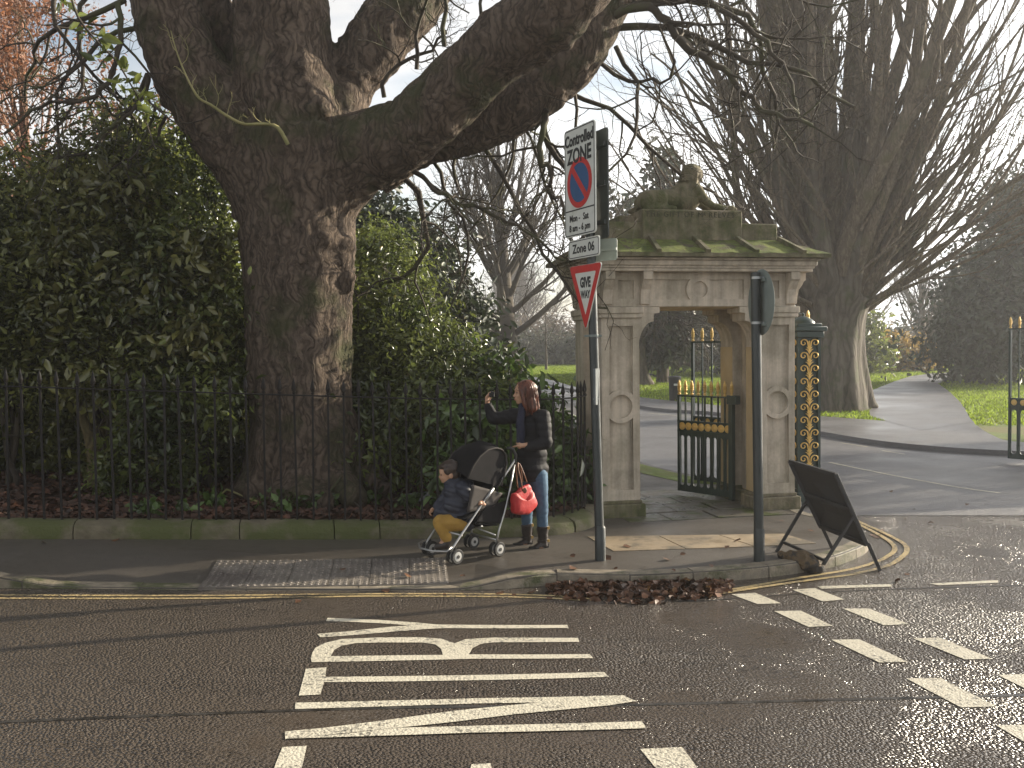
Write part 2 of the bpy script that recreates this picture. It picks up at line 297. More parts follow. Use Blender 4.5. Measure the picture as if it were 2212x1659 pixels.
class B:
    """collects shapes; build() links them as one mesh object"""
    def __init__(s): s.bm = bmesh.new()
    def box(s, a, b, bev=0, M=None):
        r = bmesh.ops.create_cube(s.bm, size=1)['verts']
        a, b = Vector(a), Vector(b); c, d = (a + b) / 2, b - a
        for v in r: v.co = Vector((v.co.x * d.x + c.x, v.co.y * d.y + c.y, v.co.z * d.z + c.z))
        if bev:
            es = list({e for v in r for e in v.link_edges})
            q = bmesh.ops.bevel(s.bm, geom=es, offset=bev, segments=1, affect='EDGES', profile=.5)
            r = list({v for f in q['faces'] for v in f.verts} | {v for v in r if v.is_valid})
        if M is not None: bmesh.ops.transform(s.bm, matrix=M, verts=r)
        return s
    def hexa(s, bot, top):
        """a block from four bottom and four top corners, both anticlockwise from above"""
        v = [s.bm.verts.new(p) for p in list(bot) + list(top)]
        n = len(bot)
        s.bm.faces.new(v[:n][::-1]); s.bm.faces.new(v[n:])
        for i in range(n): s.bm.faces.new((v[i], v[(i + 1) % n], v[n + (i + 1) % n], v[n + i]))
        return s
    def tube(s, pts, rr, n=10, cap=True, closed=False):
        pts = [Vector(p) for p in pts]
        if not hasattr(rr, '__len__'): rr = [rr] * len(pts)
        rings = []; ref = None
        for i, p in enumerate(pts):
            if closed: t = (pts[(i + 1) % len(pts)] - pts[i - 1])
            else: t = (pts[min(i + 1, len(pts) - 1)] - pts[max(i - 1, 0)])
            t.normalize()
            if ref is None: ref = Vector((0, 0, 1)) if abs(t.z) < .9 else Vector((1, 0, 0))
            a = t.cross(ref); a.normalize(); b = t.cross(a); ref = a.cross(t)
            rings.append([s.bm.verts.new(p + rr[i] * (math.cos(q) * a + math.sin(q) * b)) for q in [2 * math.pi * k / n for k in range(n)]])
        m = len(rings)
        for i in range(m if closed else m - 1):
            r1, r2 = rings[i], rings[(i + 1) % m]
            for k in range(n): s.bm.faces.new((r1[k], r1[(k + 1) % n], r2[(k + 1) % n], r2[k]))
        if cap and not closed:
            s.bm.faces.new(rings[0][::-1]); s.bm.faces.new(rings[-1])
        return s
    def lathe(s, c, prof, n=16, axis='Z', M=None):
        """prof: (radius, height) pairs"""
        c = Vector(c); rings = []; vs = []
        for r, h in prof:
            ring = []
            for k in range(n):
                q = 2 * math.pi * k / n; x, y = r * math.cos(q), r * math.sin(q)
                p = Vector((x, y, h)) if axis == 'Z' else Vector((x, h, y)) if axis == 'Y' else Vector((h, x, y))
                if M is not None: p = M @ p
                ring.append(s.bm.verts.new(c + p))
            rings.append(ring)
        for a, b in zip(rings, rings[1:]):
            for k in range(n): s.bm.faces.new((a[k], a[(k + 1) % n], b[(k + 1) % n], b[k]))
        s.bm.faces.new(rings[0][::-1]); s.bm.faces.new(rings[-1])
        return s
    def ball(s, c, r, sub=2, M=None):
        """r: radius or three radii"""
        if not hasattr(r, '__len__'): r = (r, r, r)
        vs = bmesh.ops.create_icosphere(s.bm, subdivisions=sub, radius=1)['verts']
        T = Matrix.Translation(Vector(c)) @ (M or Matrix()) @ Matrix.Diagonal((*r, 1))
        bmesh.ops.transform(s.bm, matrix=T, verts=vs)
        return s
    def cap(s, p0, p1, r0, r1, n=12):
        """tapered limb with round ends"""
        p0, p1 = Vector(p0), Vector(p1); d = (p1 - p0); Lg = d.length
        if Lg < 1e-5: return s.ball(p0, r0)
        d.normalize()
        pts, rr = [], []
        for a in (80, 60, 35, 0): pts.append(p0 - d * r0 * math.sin(rad(a))); rr.append(r0 * math.cos(rad(a)))
        for a in (0, 35, 60, 80): pts.append(p1 + d * r1 * math.sin(rad(a))); rr.append(r1 * math.cos(rad(a)))
        return s.tube(pts, rr, n)
    def chain(s, pts, rr, n=12):
        for i in range(len(pts) - 1): s.cap(pts[i], pts[i + 1], rr[i], rr[i + 1], n)
        return s
    def prism(s, poly, d0, d1, plane='XZ'):
        """a 2-D outline pushed from d0 to d1 along the third axis"""
        f = (lambda x, z, y: (x, y, z)) if plane == 'XZ' else (lambda y, z, x: (x, y, z)) if plane == 'YZ' else (lambda x, y, z: (x, y, z))
        a = [s.bm.verts.new(f(*p, d0)) for p in poly]; b = [s.bm.verts.new(f(*p, d1)) for p in poly]
        s.bm.faces.new(a); s.bm.faces.new(b[::-1]); n = len(a)
        for i in range(n): s.bm.faces.new((a[i], b[i], b[(i + 1) % n], a[(i + 1) % n]))
        return s
    def add(s, me, M=None):
        n0 = len(s.bm.verts); s.bm.from_mesh(me); s.bm.verts.ensure_lookup_table()
        if M is not None: bmesh.ops.transform(s.bm, matrix=M, verts=s.bm.verts[n0:])
        return s
    def mesh(s, name, smooth=False):
        bmesh.ops.recalc_face_normals(s.bm, faces=s.bm.faces)
        me = bpy.data.meshes.new(name); s.bm.to_mesh(me); s.bm.free()
        if smooth == True: me.shade_smooth()
        elif smooth:
            me.shade_smooth(); me.set_sharp_from_angle(angle=rad(smooth))
        return me
    def build(s, name, m, parent=None, smooth=False):
        return link(name, s.mesh(name, smooth), m, parent)

def evaluated(data, mods=None):
    o = bpy.data.objects.new('tmp', data); col.objects.link(o)
    for kind, kw in (mods or []):
        md = o.modifiers.new('m', kind)
        for a, b in kw.items(): setattr(md, a, b)
    dg = bpy.context.evaluated_depsgraph_get(); dg.update()
    me = bpy.data.meshes.new_from_object(o.evaluated_get(dg))
    bpy.data.objects.remove(o)
    return me
def fuse(b, voxel, smooth=4, fac=.6):
    """one continuous surface out of overlapping shapes"""
    me = b.mesh('fused')
    mods = [('REMESH', dict(mode='VOXEL', voxel_size=voxel, use_smooth_shade=True))]
    if smooth: mods.append(('SMOOTH', dict(factor=fac, iterations=smooth)))
    return evaluated(me, mods)
XZ = Matrix.Rotation(rad(90), 4, 'X')
def plate(loops, depth, mat4=XZ):
    """filled outline with holes, thickness depth, standing upright facing -Y (centre of thickness at y = 0)"""
    cu = bpy.data.curves.new('pl', 'CURVE'); cu.dimensions = '2D'; cu.fill_mode = 'BOTH'; cu.extrude = depth / 2
    for lp in loops:
        s = cu.splines.new('POLY'); s.points.add(len(lp) - 1); s.use_cyclic_u = True
        for q, p in zip(s.points, lp): q.co = (p[0], p[1], 0, 1)
    me = evaluated(cu); me.transform(mat4); return me
def text(body, size, depth=.001, align='CENTER', mat4=XZ, bold=0, spacing=1.0):
    cu = bpy.data.curves.new('tx', 'FONT'); cu.body = body; cu.size = size; cu.align_x = align; cu.align_y = 'CENTER'
    cu.extrude = depth; cu.offset = bold; cu.resolution_u = 3; cu.space_character = spacing
    me = evaluated(cu); me.transform(mat4); return me
def circ(cx, cy, r, n=28, a0=0, a1=360):
    m = n if a1 - a0 >= 360 else n + 1
    return [(cx + r * math.cos(rad(a0 + (a1 - a0) * i / n)), cy + r * math.sin(rad(a0 + (a1 - a0) * i / n))) for i in range(m)]

def sheet(poly, h, name, material, cell=.5, parent=None, wall=None, rise=None):
    """flat ground piece: polygon in ground coordinates laid over the sloping ground at height h; wall: depth of its edge"""
    poly = [Vector((p[0], p[1])) for p in poly]
    out = []
    for a, b in zip(poly, poly[1:] + poly[:1]):
        n = max(1, int((b - a).length / (cell * 1.5)))
        out += [a.lerp(b, i / n) for i in range(n)]
    xs = [p.x for p in out]; ys = [p.y for p in out]; pts = list(out); n = len(out)
    if cell < 20:
        for i in range(int((max(xs) - min(xs)) / cell) + 1):
            for j in range(int((max(ys) - min(ys)) / cell) + 1):
                pts.append(Vector((min(xs) + (i + .5) * cell, min(ys) + (j + .5) * cell)))
    v, e, f, *_ = delaunay_2d_cdt(pts, [(i, (i + 1) % n) for i in range(n)], [], 1, 1e-5)
    hf = rise or (lambda x, y: 0)
    bm = bmesh.new(); bv = [bm.verts.new((p.x, p.y, gz(p.x, p.y) + h + hf(p.x, p.y))) for p in v]
    for t in f:
        try: bm.faces.new([bv[i] for i in t])
        except ValueError: pass
    bmesh.ops.delete(bm, geom=[q for q in bm.verts if not q.link_faces], context='VERTS')
    bmesh.ops.recalc_face_normals(bm, faces=bm.faces)
    up_ = sum(q.normal.z for q in bm.faces)
    if up_ < 0: bmesh.ops.reverse_faces(bm, faces=bm.faces)
    if wall:
        be = [q for q in bm.edges if len(q.link_faces) == 1]
        r = bmesh.ops.extrude_edge_only(bm, edges=be)
        for q in r['geom']:
            if isinstance(q, bmesh.types.BMVert): q.co.z -= wall
        bmesh.ops.recalc_face_normals(bm, faces=bm.faces)
    me = bpy.data.meshes.new(name); bm.to_mesh(me); bm.free()
    return link(name, me, material, parent)
def offset_line(pts, d):
    out = []
    for i, p in enumerate(pts):
        a = pts[max(i - 1, 0)]; b = pts[min(i + 1, len(pts) - 1)]
        t = Vector((b[0] - a[0], b[1] - a[1])).normalized()
        out.append(Vector((p[0] - t.y * d, p[1] + t.x * d)))
    return out
def smooth_line(pts, n=6):
    """Catmull-Rom through the points"""
    pts = [Vector(p[:2]) if len(p) == 2 else Vector(p) for p in pts]; out = []
    for i in range(len(pts) - 1):
        p0, p1, p2, p3 = pts[max(i - 1, 0)], pts[i], pts[i + 1], pts[min(i + 2, len(pts) - 1)]
        for k in range(n):
            t = k / n
            out.append(.5 * ((2 * p1) + (p2 - p0) * t + (2 * p0 - 5 * p1 + 4 * p2 - p3) * t * t + (3 * p1 - p0 - 3 * p2 + p3) * t ** 3))
    out.append(pts[-1]); return out
def strip(line, w, h, name, material, parent=None, rise=0):
    a = offset_line(line, w / 2); b = offset_line(line, -w / 2)
    V = [(p.x, p.y, gz(p.x, p.y) + h) for p in a] + [(p.x, p.y, gz(p.x, p.y) + h) for p in b]; n = len(a)
    me = mesh_np(name, V, [(n + i, n + i + 1, i + 1, i) for i in range(n - 1)])
    return link(name, me, material, parent)
def resample(line, step):
    out = [Vector(line[0][:2])]; acc = 0
    for a, b in zip(line, line[1:]):
        a, b = Vector(a[:2]), Vector(b[:2]); Ls = (b - a).length; d = step - acc
        while d <= Ls:
            out.append(a.lerp(b, d / Ls)); d += step
        acc = (acc + Ls) % step
    return out
# ------------------------------------------------------------------ the ground
def big_grid(name, x0, x1, y0, y1, cell, h, m):
    nx, ny = int((x1 - x0) / cell) + 1, int((y1 - y0) / cell) + 1
    xs, ys = np.linspace(x0, x1, nx), np.linspace(y0, y1, ny)
    V = [(x, y, gz(x, y) + h) for y in ys for x in xs]
    Fc = [(j * nx + i, j * nx + i + 1, (j + 1) * nx + i + 1, (j + 1) * nx + i) for j in range(ny - 1) for i in range(nx - 1)]
    return link(name, mesh_np(name, V, Fc), m)
g = link('ground', mesh_np('ground', [(-210, -20, -.35), (230, -20, -.35), (230, 240, -.35), (-210, 240, -.35)], [(0, 1, 2, 3)]), SOIL); tag(g, kind='structure')
road = big_grid('road', -22, 26, -6, 13.2, .4, 0, ROAD); tag(road, kind='structure')
def far_rise(x, y):       # the park ground lies level with the drive
    return 0
# kerb line of the near footway: from the left, round the corner and up the drive
kb = [G(-1100, 1260), G(-500, 1266), G(0, 1270), G(225, 1272), G(391, 1274), G(700, 1276), G(971, 1275), G(1027, 1274), G(1120, 1270), G(1203, 1264), G(1361, 1266), G(1497, 1260),
      G(1638, 1249), G(1730, 1237), G(1800, 1224), G(1850, 1205), G(1874, 1190), G(1869, 1172, .05), G(1846, 1154, .05), G(1805, 1130, .05), G(1762, 1112, .1), G(1730, 1101, .1)]
kb2 = [Vector((3.62, 12.1)), Vector((3.15, 13.2)), Vector((2.65, 14.4)), Vector((2.2, 15.7)), Vector((1.9, 17.5)), Vector((1.9, 21)), Vector((2.3, 26)), Vector((2.2, 34)), Vector((.5, 46))]
kerb = smooth_line([Vector((p.x, p.y)) for p in kb] + kb2, 5)
# the drive into the park
far_k = [Vector((14.5, 15.1)), Vector((11.5, 15.8)), G(2212, 987), G(1945, 968), G(1759, 939), G(1557, 899), G(1379, 882), Vector((2.9, 45)), Vector((1, 60)), Vector((-6, 75))]
far_kerb = smooth_line([Vector((p.x, p.y)) for p in far_k], 6)
dr = [Vector((24, 10)), Vector((24, 16))] + far_kerb + [Vector((-9, 72)), Vector((-3, 58)), Vector((.5, 46))] + [p for p in reversed(kerb) if p.y > 11.2]
drive = sheet(dr, .004, 'park_road', PARKROAD, .9); tag(drive, kind='structure')
# footway on this side, with the dropped crossing at the tactile tiles
def drop(x, y):
    s = x * ca + y * sa; v = -x * sa + y * ca
    def ss(a, b, q): q = min(max((q - a) / (b - a), 0), 1); return q * q * (3 - 2 * q)
    k = ss(-2.6, -2.0, s) * (1 - ss(1.1, 1.75, s))     # along the street
    return -(PH - .015) * k * (1 - ss(8.1, 9.0, v))
fw_poly = [p for p in kerb] + [Vector((-3, 46)), Vector((-3, 12)), Vector((-9.5, 11.5)), Vector((kb[0].x - .02, kb[0].y + 4))]
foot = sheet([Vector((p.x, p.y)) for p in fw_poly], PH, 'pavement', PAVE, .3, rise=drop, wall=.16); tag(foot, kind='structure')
# kerb stones, one by one
kline = [p for p in kerb if p.y < 11.6]
KW = .14
def cum(line):
    c = [0]
    for a, b in zip(line, line[1:]): c.append(c[-1] + (b - a).length)
    return c
def at_len(line, c, s):
    for i in range(len(c) - 1):
        if c[i + 1] >= s: return line[i].lerp(line[i + 1], (s - c[i]) / max(c[i + 1] - c[i], 1e-6))
    return line[-1]
kc = cum(kline)
joint_px = [(1203, 1252), (1361, 1254), (1497, 1251), (1638, 1240)]
def nearest_len(p, line, c):
    best = min(range(len(line)), key=lambda i: (line[i] - Vector((p.x, p.y))).length); return c[best]
joints = [nearest_len(G(x, y), kline, kc) for x, y in joint_px]
first = joints[0]
js = []
s_ = first
while s_ > .2: js.append(s_); s_ -= .82 + .12 * rng.random()
js = js[::-1] + joints[1:]
s_ = js[-1]
while s_ + .45 < kc[-1]: s_ += .40 + .1 * rng.random(); js.append(s_)
for a, b in zip(js, js[1:]):
    n = 4; pts = [at_len(kline, kc, a + .006 + (b - a - .012) * i / n) for i in range(n + 1)]
    inn = offset_line(pts, KW); bb = B(); ji = (rng.random() - .5) * .008
    lo_o = [Vector((p.x, p.y, gz(p.x, p.y) - .03)) for p in offset_line(pts, -.008)]
    hi_o = [Vector((p.x, p.y, gz(p.x, p.y) + PH + drop(p.x, p.y) + .004 + ji - .018)) for p in offset_line(pts, -.006)]
    hi_b = [Vector((p.x, p.y, gz(p.x, p.y) + PH + drop(p.x, p.y) + .006 + ji)) for p in offset_line(pts, .016)]
    hi_i = [Vector((p.x, p.y, gz(p.x, p.y) + PH + drop(p.x, p.y) + .006 + ji)) for p in inn]
    lo_i = [Vector((p.x, p.y, gz(p.x, p.y) - .03)) for p in inn]
    prof = [lo_o, hi_o, hi_b, hi_i, lo_i]
    vv = [[bb.bm.verts.new(q) for q in row] for row in prof]
    for r1, r2 in zip(vv, vv[1:]):
        for i in range(n): bb.bm.faces.new((r1[i], r1[i + 1], r2[i + 1], r2[i]))
    bb.bm.faces.new([r[0] for r in vv]); bb.bm.faces.new([r[-1] for r in vv][::-1])
    bb.build('kerb_stone', KERB, foot)
# tactile tiles 0.4 m, each with its blisters
tA, tB, tC, tD = G(427, 1270, .02), G(971, 1261.6, .02), G(963, 1200.8, PH), G(468.6, 1205.8, PH)
tu = 2 ; ncol = 6
def tq(u, v):
    a = Vector((tA.x, tA.y)).lerp(Vector((tB.x, tB.y)), u); b = Vector((tD.x, tD.y)).lerp(Vector((tC.x, tC.y)), u); return a.lerp(b, v)
def gh(p, h): return Vector((p.x, p.y, gz(p.x, p.y) + PH + drop(p.x, p.y) + h))
for i in range(ncol):
    for j in range(2):
        u0, u1 = (i + .008) / ncol, (i + .992) / ncol; v0, v1 = (j + .008) / 2, (j + .992) / 2
        bb = B(); hh = .011 + rng.random() * .004
        cs = [(u0, v0), (u1, v0), (u1, v1), (u0, v1)]
        bb.hexa([gh(tq(*c), -.03) for c in cs], [gh(tq(*c), hh) for c in cs])
        for a in range(6):
            for b in range(6):
                c = gh(tq(u0 + (u1 - u0) * (a + .5) / 6, v0 + (v1 - v0) * (b + .5) / 6), hh - .001)
                bb.lathe(c, [(.019, 0), (.016, .007), (.008, .0095)], 7)
        bb.build('tactile_tile', TACT, foot)
FLAG = mat('worn_flagstone', (.085, .078, .065), (.15, .135, .11), 5, .25, .6, bump=.4, bscale=40, c3=(.06, .075, .02), s3=3)
# york stone slabs in front of the gateway
slabs = [[(160, 1243), (655, 1236), (850, 1328), (345, 1345)], [(664, 1236), (1080, 1230), (1330, 1312), (860, 1328)], [(1090, 1230), (1540, 1222), (1770, 1290), (1341, 1311)]]
for q in slabs:
    c = [G(*z3(*p), PH) for p in reversed(q)]
    c = c[::-1] if (c[1] - c[0]).cross(c[2] - c[1]).z < 0 else c
    B().hexa([p + Vector((0, 0, -.03)) for p in c], [p + Vector((0, 0, .006)) for p in c]).build('paving_slab', SLAB, foot)
# worn flags in the gateway passage
GO_ = Vector((1.02, 10.78)); rows_ = [(-.35, .10), (.12, .62), (.64, 1.12), (1.14, 1.75)]
for j, (v0, v1) in enumerate(rows_):
    us = [.42, .95, 1.45, 1.97] if j % 2 else [.42, .70, 1.25, 1.97]
    if j in (0, 3): us = [.2] + us[1:-1] + [2.2]
    for a, b in zip(us, us[1:]):
        cs = [(a + .012, v0), (b - .012, v0 + rng.uniform(-.02, .02)), (b - .012, v1), (a + .012, v1)]
        c = [GO_.to_3d() + US * q[0] + VS * q[1] for q in cs]; t_ = rng.uniform(.004, .016); tl_ = rng.uniform(-.008, .008)
        c = [Vector((p.x, p.y, gz(p.x, p.y) + PH)) for p in c]
        B().hexa([p + Vector((0, 0, -.03)) for p in c], [p + Vector((0, 0, t_ + (tl_ if k in (0, 3) else -tl_))) for k, p in enumerate(c)]).build('paving_slab', FLAG, foot)
# pavement and lawns on the far side of the drive
def PX(*a): return [Vector((p.x, p.y)) for p in [G(x, y, h) for x, y, h in a]]
back_edge = smooth_line([Vector((15, 17.5)), Vector((12, 18.2))] + PX((2212, 955, .1), (2140, 938, .1), (2100, 908, .1), (2078, 874, .1)), 5)
near_l = smooth_line(PX((1860, 905, .1), (1700, 893, .1), (1557, 876, .1), (1379, 858, .1), (1235, 840, .1)) + [Vector((-1, 66)), Vector((-9, 82))], 5)
fp = far_kerb[:-1] + [Vector((-7, 77))] + list(reversed(near_l))[0:] + PX((1990, 915, .1)) + list(reversed(back_edge))
farpave = sheet(fp, .10, 'park_path', PARKROAD, 1.2, wall=.16); tag(farpave, kind='structure')
pth = PX(*[(x, y, .1) for x, y in ((1868, 850), (1884, 843), (1932, 824), (1966, 813), (2012, 806.5), (2105, 803), (2190, 801), (2190, 803.5), (2110, 807.5), (2078, 813), (2045, 821), (2027, 829), (2051, 846), (2078, 872), (2100, 912), (1990, 930), (1880, 900))])
ppath = sheet(pth, .105, 'curved_park_path', PARKROAD, 1.5); tag(ppath, kind='structure')
lawn_poly = [Vector((-70, 14)), Vector((-70, 260)), Vector((200, 260)), Vector((200, 17.5)), Vector((15, 17.5))]
lawn = sheet([Vector((-40, 60)), Vector((-60, 238)), Vector((225, 238)), Vector((225, 15.4)), Vector((15.2, 15.4))] + [Vector((p.x, p.y)) for p in far_kerb[1:]], .085, 'lawn', LAWN, 3.0,
             rise=lambda x, y: .0); tag(lawn, kind='structure')
# mossy verge beside the near kerb of the drive
vg = [Vector((2.45, 13.4)), Vector((3.0, 13.15)), Vector((2.55, 14.3)), Vector((2.1, 15.6)), Vector((1.9, 16.2)), Vector((1.7, 15.6)), Vector((2.0, 14.4))]
verge = sheet(vg, PH + .006, 'grass_verge', LAWN, .3); tag(verge, kind='structure')
# planting bed behind the railings
def bedr(x, y): return .03 * noise.noise(Vector((x * 1.3, y * 1.3, 0))) + .02 * noise.noise(Vector((x * 4, y * 4, 3)))
bed_poly = [ST(-12, 9.7), ST(2.0, 9.7), Vector((.35, 9.95)), Vector((.58, 10.3)), Vector((.72, 10.8)), Vector((.85, 12.2)), Vector((.9, 16)), Vector((.3, 24)), Vector((-2, 34)), Vector((-30, 34)), Vector((-16, 6.6))]
bed = sheet([Vector((p.x, p.y)) for p in bed_poly], PH + .12, 'planting_bed', SOIL, .3, rise=bedr); tag(bed, kind='structure')
# far ground under the trees to the left
lf = sheet([Vector((-30, 34)), Vector((-2, 34)), Vector((.4, 46)), Vector((-9, 74)), Vector((-40, 60)), Vector((-60, 40))], .09, 'wood_floor', LAWN, 3); tag(lf, kind='structure')

# ------------------------------------------------------------------ painted markings on the road
def mark(poly, h=.004, m=WHITE_PAINT, name='painted_bar', parent=None, holes=None):
    pts = [G(x, y) for x, y in poly]
    c2 = [Vector((p.x, p.y)) for p in pts]
    return sheet(c2, h, name, m, .25, parent or road)
def letter(polys, names='painted_letter', h0=.004):
    """one painted letter from one or more strokes and, as last entry, optional hole"""
    for k, (outer, holes) in enumerate(polys):
        o = [G(*z5(*p)) for p in outer]; hs = [[G(*z5(*p)) for p in hh] for hh in holes]
        pts = []; ed = []
        for lp in [o] + hs:
            n0 = len(pts)
            dn = []
            for a, b in zip(lp, lp[1:] + lp[:1]):
                n = max(1, int((b - a).length / .3)); dn += [a.lerp(b, i / n) for i in range(n)]
            pts += [Vector((p.x, p.y)) for p in dn]; ed += [(n0 + i, n0 + (i + 1) % len(dn)) for i in range(len(dn))]
        v, e, f, *_ = delaunay_2d_cdt(pts, ed, [], 2 if holes else 1, 1e-6)
        if holes:
            v, e, f, *_ = delaunay_2d_cdt(pts, ed, [], 4, 1e-6) if False else (v, e, f)
        def inside(q, lp):
            c = False; n = len(lp)
            for i in range(n):
                a, b = lp[i], lp[i - 1]
                if (a.y > q.y) != (b.y > q.y) and q.x < (b.x - a.x) * (q.y - a.y) / (b.y - a.y) + a.x: c = not c
            return c
        if holes: v, e, f, *_ = delaunay_2d_cdt(pts, ed, [], 0, 1e-6)
        fs = []
        for t in f:
            c = sum((v[i] for i in t), Vector((0, 0))) / len(t)
            if inside(c, o) and not any(inside(c, hh) for hh in hs): fs.append(t)
        bm = bmesh.new(); bv = [bm.verts.new((p.x, p.y, gz(p.x, p.y) + h0 + .0015 * k)) for p in v]
        for t in fs: bm.faces.new([bv[i] for i in t])
        bmesh.ops.delete(bm, geom=[q for q in bm.verts if not q.link_faces], context='VERTS')
        for q in bm.faces:
            if q.normal.z < 0: q.normal_flip()
        me = bpy.data.meshes.new('painted_letter'); bm.to_mesh(me); bm.free()
        if k == 0: first_o = link(names, me, WHITE_PAINT, road)
        else: link('letter_stroke', me, WHITE_PAINT, first_o)
Yp = [(728, 444), (1000, 455), (1210, 470), (1300, 479), (1980, 481), (1986, 497), (1330, 498), (1250, 502), (1040, 519), (850, 535), (690, 546), (674, 528), (850, 513), (1040, 492), (1160, 483), (1000, 472), (850, 465), (719, 461)]
Rp = [(640, 655), (648, 625), (665, 600), (715, 575), (800, 555), (1000, 547), (1200, 545), (1320, 553), (1392, 577), (1450, 555), (1600, 547), (2036, 549), (2042, 570), (1600, 572), (1530, 580), (1485, 602), (1466, 635), (2095, 634), (2117, 655), (1500, 658), (645, 676)]
Rh = [(745, 645), (762, 612), (800, 590), (870, 577), (1000, 573), (1220, 573), (1290, 583), (1320, 605), (1330, 638), (1100, 640)]
Tp = [(614, 711), (722, 703), (717, 753), (2172, 727), (2197, 753), (710, 781), (690, 845), (577, 851)]
N1 = [(560, 888), (1500, 865), (2271, 849), (2340, 880), (2250, 893), (1900, 893), (1870, 886), (1500, 892), (557, 921)]
N2 = [(505, 1040), (700, 1022), (1000, 985), (1400, 930), (1870, 884), (2271, 860), (2345, 880), (2200, 903), (1700, 950), (1400, 988), (1080, 1022), (800, 1050), (507, 1080)]
N3 = [(507, 1079), (800, 1055), (1100, 1022), (1700, 1006), (2370, 988), (2393, 1024), (1500, 1047)]
letter([(Yp, [])]); letter([(Rp, [Rh])]); letter([(Tp, [])]); letter([(N1, []), (N2, []), (N3, [])])
letter([([(492, 1120), (620, 1113), (600, 1200), (570, 1330), (2500, 1300), (2360, 1130), (2580, 1120), (2800, 1420), (480, 1420), (420, 1300)], []), ([(1480, 1212), (1580, 1206), (1600, 1320), (1450, 1320)], [])])
for q in [[(893, 277), (1000, 270), (1117, 317), (1012, 321)], [(1168, 256), (1270, 249), (1402, 300), (1305, 309)], [(1085, 353), (1205, 350), (1350, 419), (1240, 424)],
          [(1395, 341), (1510, 340), (1697, 412), (1580, 417)], [(1343, 482), (1470, 480), (1690, 582), (1560, 585)], [(1712, 476), (1835, 472), (2068, 568), (1945, 571)],
          [(1682, 657), (1835, 654), (2090, 783), (1928, 788)], [(2092, 641), (2260, 636), (2500, 750), (2330, 755)], [(2085, 868), (2260, 865), (2560, 1030), (2380, 1040)],
          [(1280, 240), (1612, 231), (1617, 242), (1300, 252)], [(1785, 228), (2095, 213), (2097, 224), (1830, 236)], [(2230, 208), (2500, 198), (2510, 209), (2270, 219)]]:
    mark([z6(*p) for p in q])
# double yellow lines
yl1 = smooth_line([Vector((G(x, y).x, G(x, y).y)).to_3d() for x, y in [(-900, 1277), (-450, 1282.5), (0, 1286), (230, 1287.2), (460, 1287), (700, 1284.5), (820, 1283.5), (1027, 1283.7), (1180, 1287), (1275, 1294)]], 5)
yl2 = smooth_line([Vector((G(x, y).x, G(x, y).y)).to_3d() for x, y in [(-900, 1284), (-450, 1289.5), (0, 1293), (230, 1293.6), (460, 1293), (700, 1289.8), (820, 1288.4), (1027, 1289), (1180, 1292.3), (1262, 1298)]], 5)
for ln in (yl1, yl2): strip([Vector((p.x, p.y)) for p in ln], .042, .004, 'painted_line', YELLOW_PAINT, road)
yo = [(1535, 1287), (1648, 1269), (1761, 1253), (1851, 1240), (1918, 1223), (1950, 1203), (1959, 1189), (1950, 1174), (1905, 1150), (1862, 1131), (1815, 1108)]
yi = [(1530, 1283), (1648, 1263.5), (1750, 1246), (1839, 1231), (1896, 1214), (1925, 1198), (1933, 1187), (1927, 1175), (1900, 1157), (1850, 1131), (1800, 1108)]
for ln in (yo, yi):
    l2 = smooth_line([Vector((G(x, y).x, G(x, y).y)) for x, y in ln], 5)
    strip(l2, .05, .008, 'painted_line', YELLOW_PAINT, road)
cl = [Vector((G(x, y).x, G(x, y).y)) for x, y in [(1792, 999.6), (1900, 1022), (2000, 1041), (2080, 1055), (2160, 1066)]]
strip(smooth_line(cl, 3), .07, .008, 'painted_line', WHITE_PAINT, drive)
for a, b in [((1400, 893), (1520, 903)), ((1560, 905), (1700, 925)), ((1815, 957), (1875, 966)), ((1905, 974), (1955, 982))]:
    strip([Vector((G(*a).x, G(*a).y)), Vector((G(*b).x, G(*b).y))], .05, .008, 'painted_line', WHITE_PAINT, drive)
TAR = mat('tar_joint', (.012, .011, .010), (.05, .045, .04), 9, .25, .5)
strip(smooth_line([Vector((G(x, y).x, G(x, y).y)) for x, y in [(-300, 1570), (0, 1560), (500, 1540), (900, 1528), (1400, 1522), (1800, 1512), (2300, 1500)]], 6), .035, .002, 'tar_joint', TAR, road)
strip(smooth_line([Vector((G(x, y).x, G(x, y).y)) for x, y in [(1500, 1300), (1700, 1285), (1950, 1272), (2300, 1262)]], 6), .025, .002, 'tar_joint', TAR, road)
# drain grate
dg = [G(1478, 1283), G(1545, 1279), G(1522, 1298), G(1452, 1301)]
dg = [Vector((p.x, p.y, p.z + .006)) for p in dg]
grate = empty('drain_grate', dg[0], 0, 'iron road drain grate at the kerb beside the heap of leaves', 'drain grate')
def dq(u, v): return dg[0].lerp(dg[1], u).lerp(dg[3].lerp(dg[2], u), v) - dg[0]
fr = B()
for a, b in [((0, 0), (1, .1)), ((0, .9), (1, 1)), ((0, 0), (.06, 1)), ((.94, 0), (1, 1))]:
    c = [dq(a[0], a[1]), dq(b[0], a[1]), dq(b[0], b[1]), dq(a[0], b[1])]
    if (c[1] - c[0]).cross(c[2] - c[1]).z < 0: c = c[::-1]
    fr.hexa([p - Vector((0, 0, .02)) for p in c], c)
fr.build('frame', GRAVEL, grate)
for k in range(7):
    u = .1 + k * .12; c = [dq(u, .1), dq(u + .06, .1), dq(u + .06, .9), dq(u, .9)]
    if (c[1] - c[0]).cross(c[2] - c[1]).z < 0: c = c[::-1]
    B().hexa([p - Vector((0, 0, .025)) for p in c], [p - Vector((0, 0, .003)) for p in c]).build('grate_bar', GRAVEL, grate)

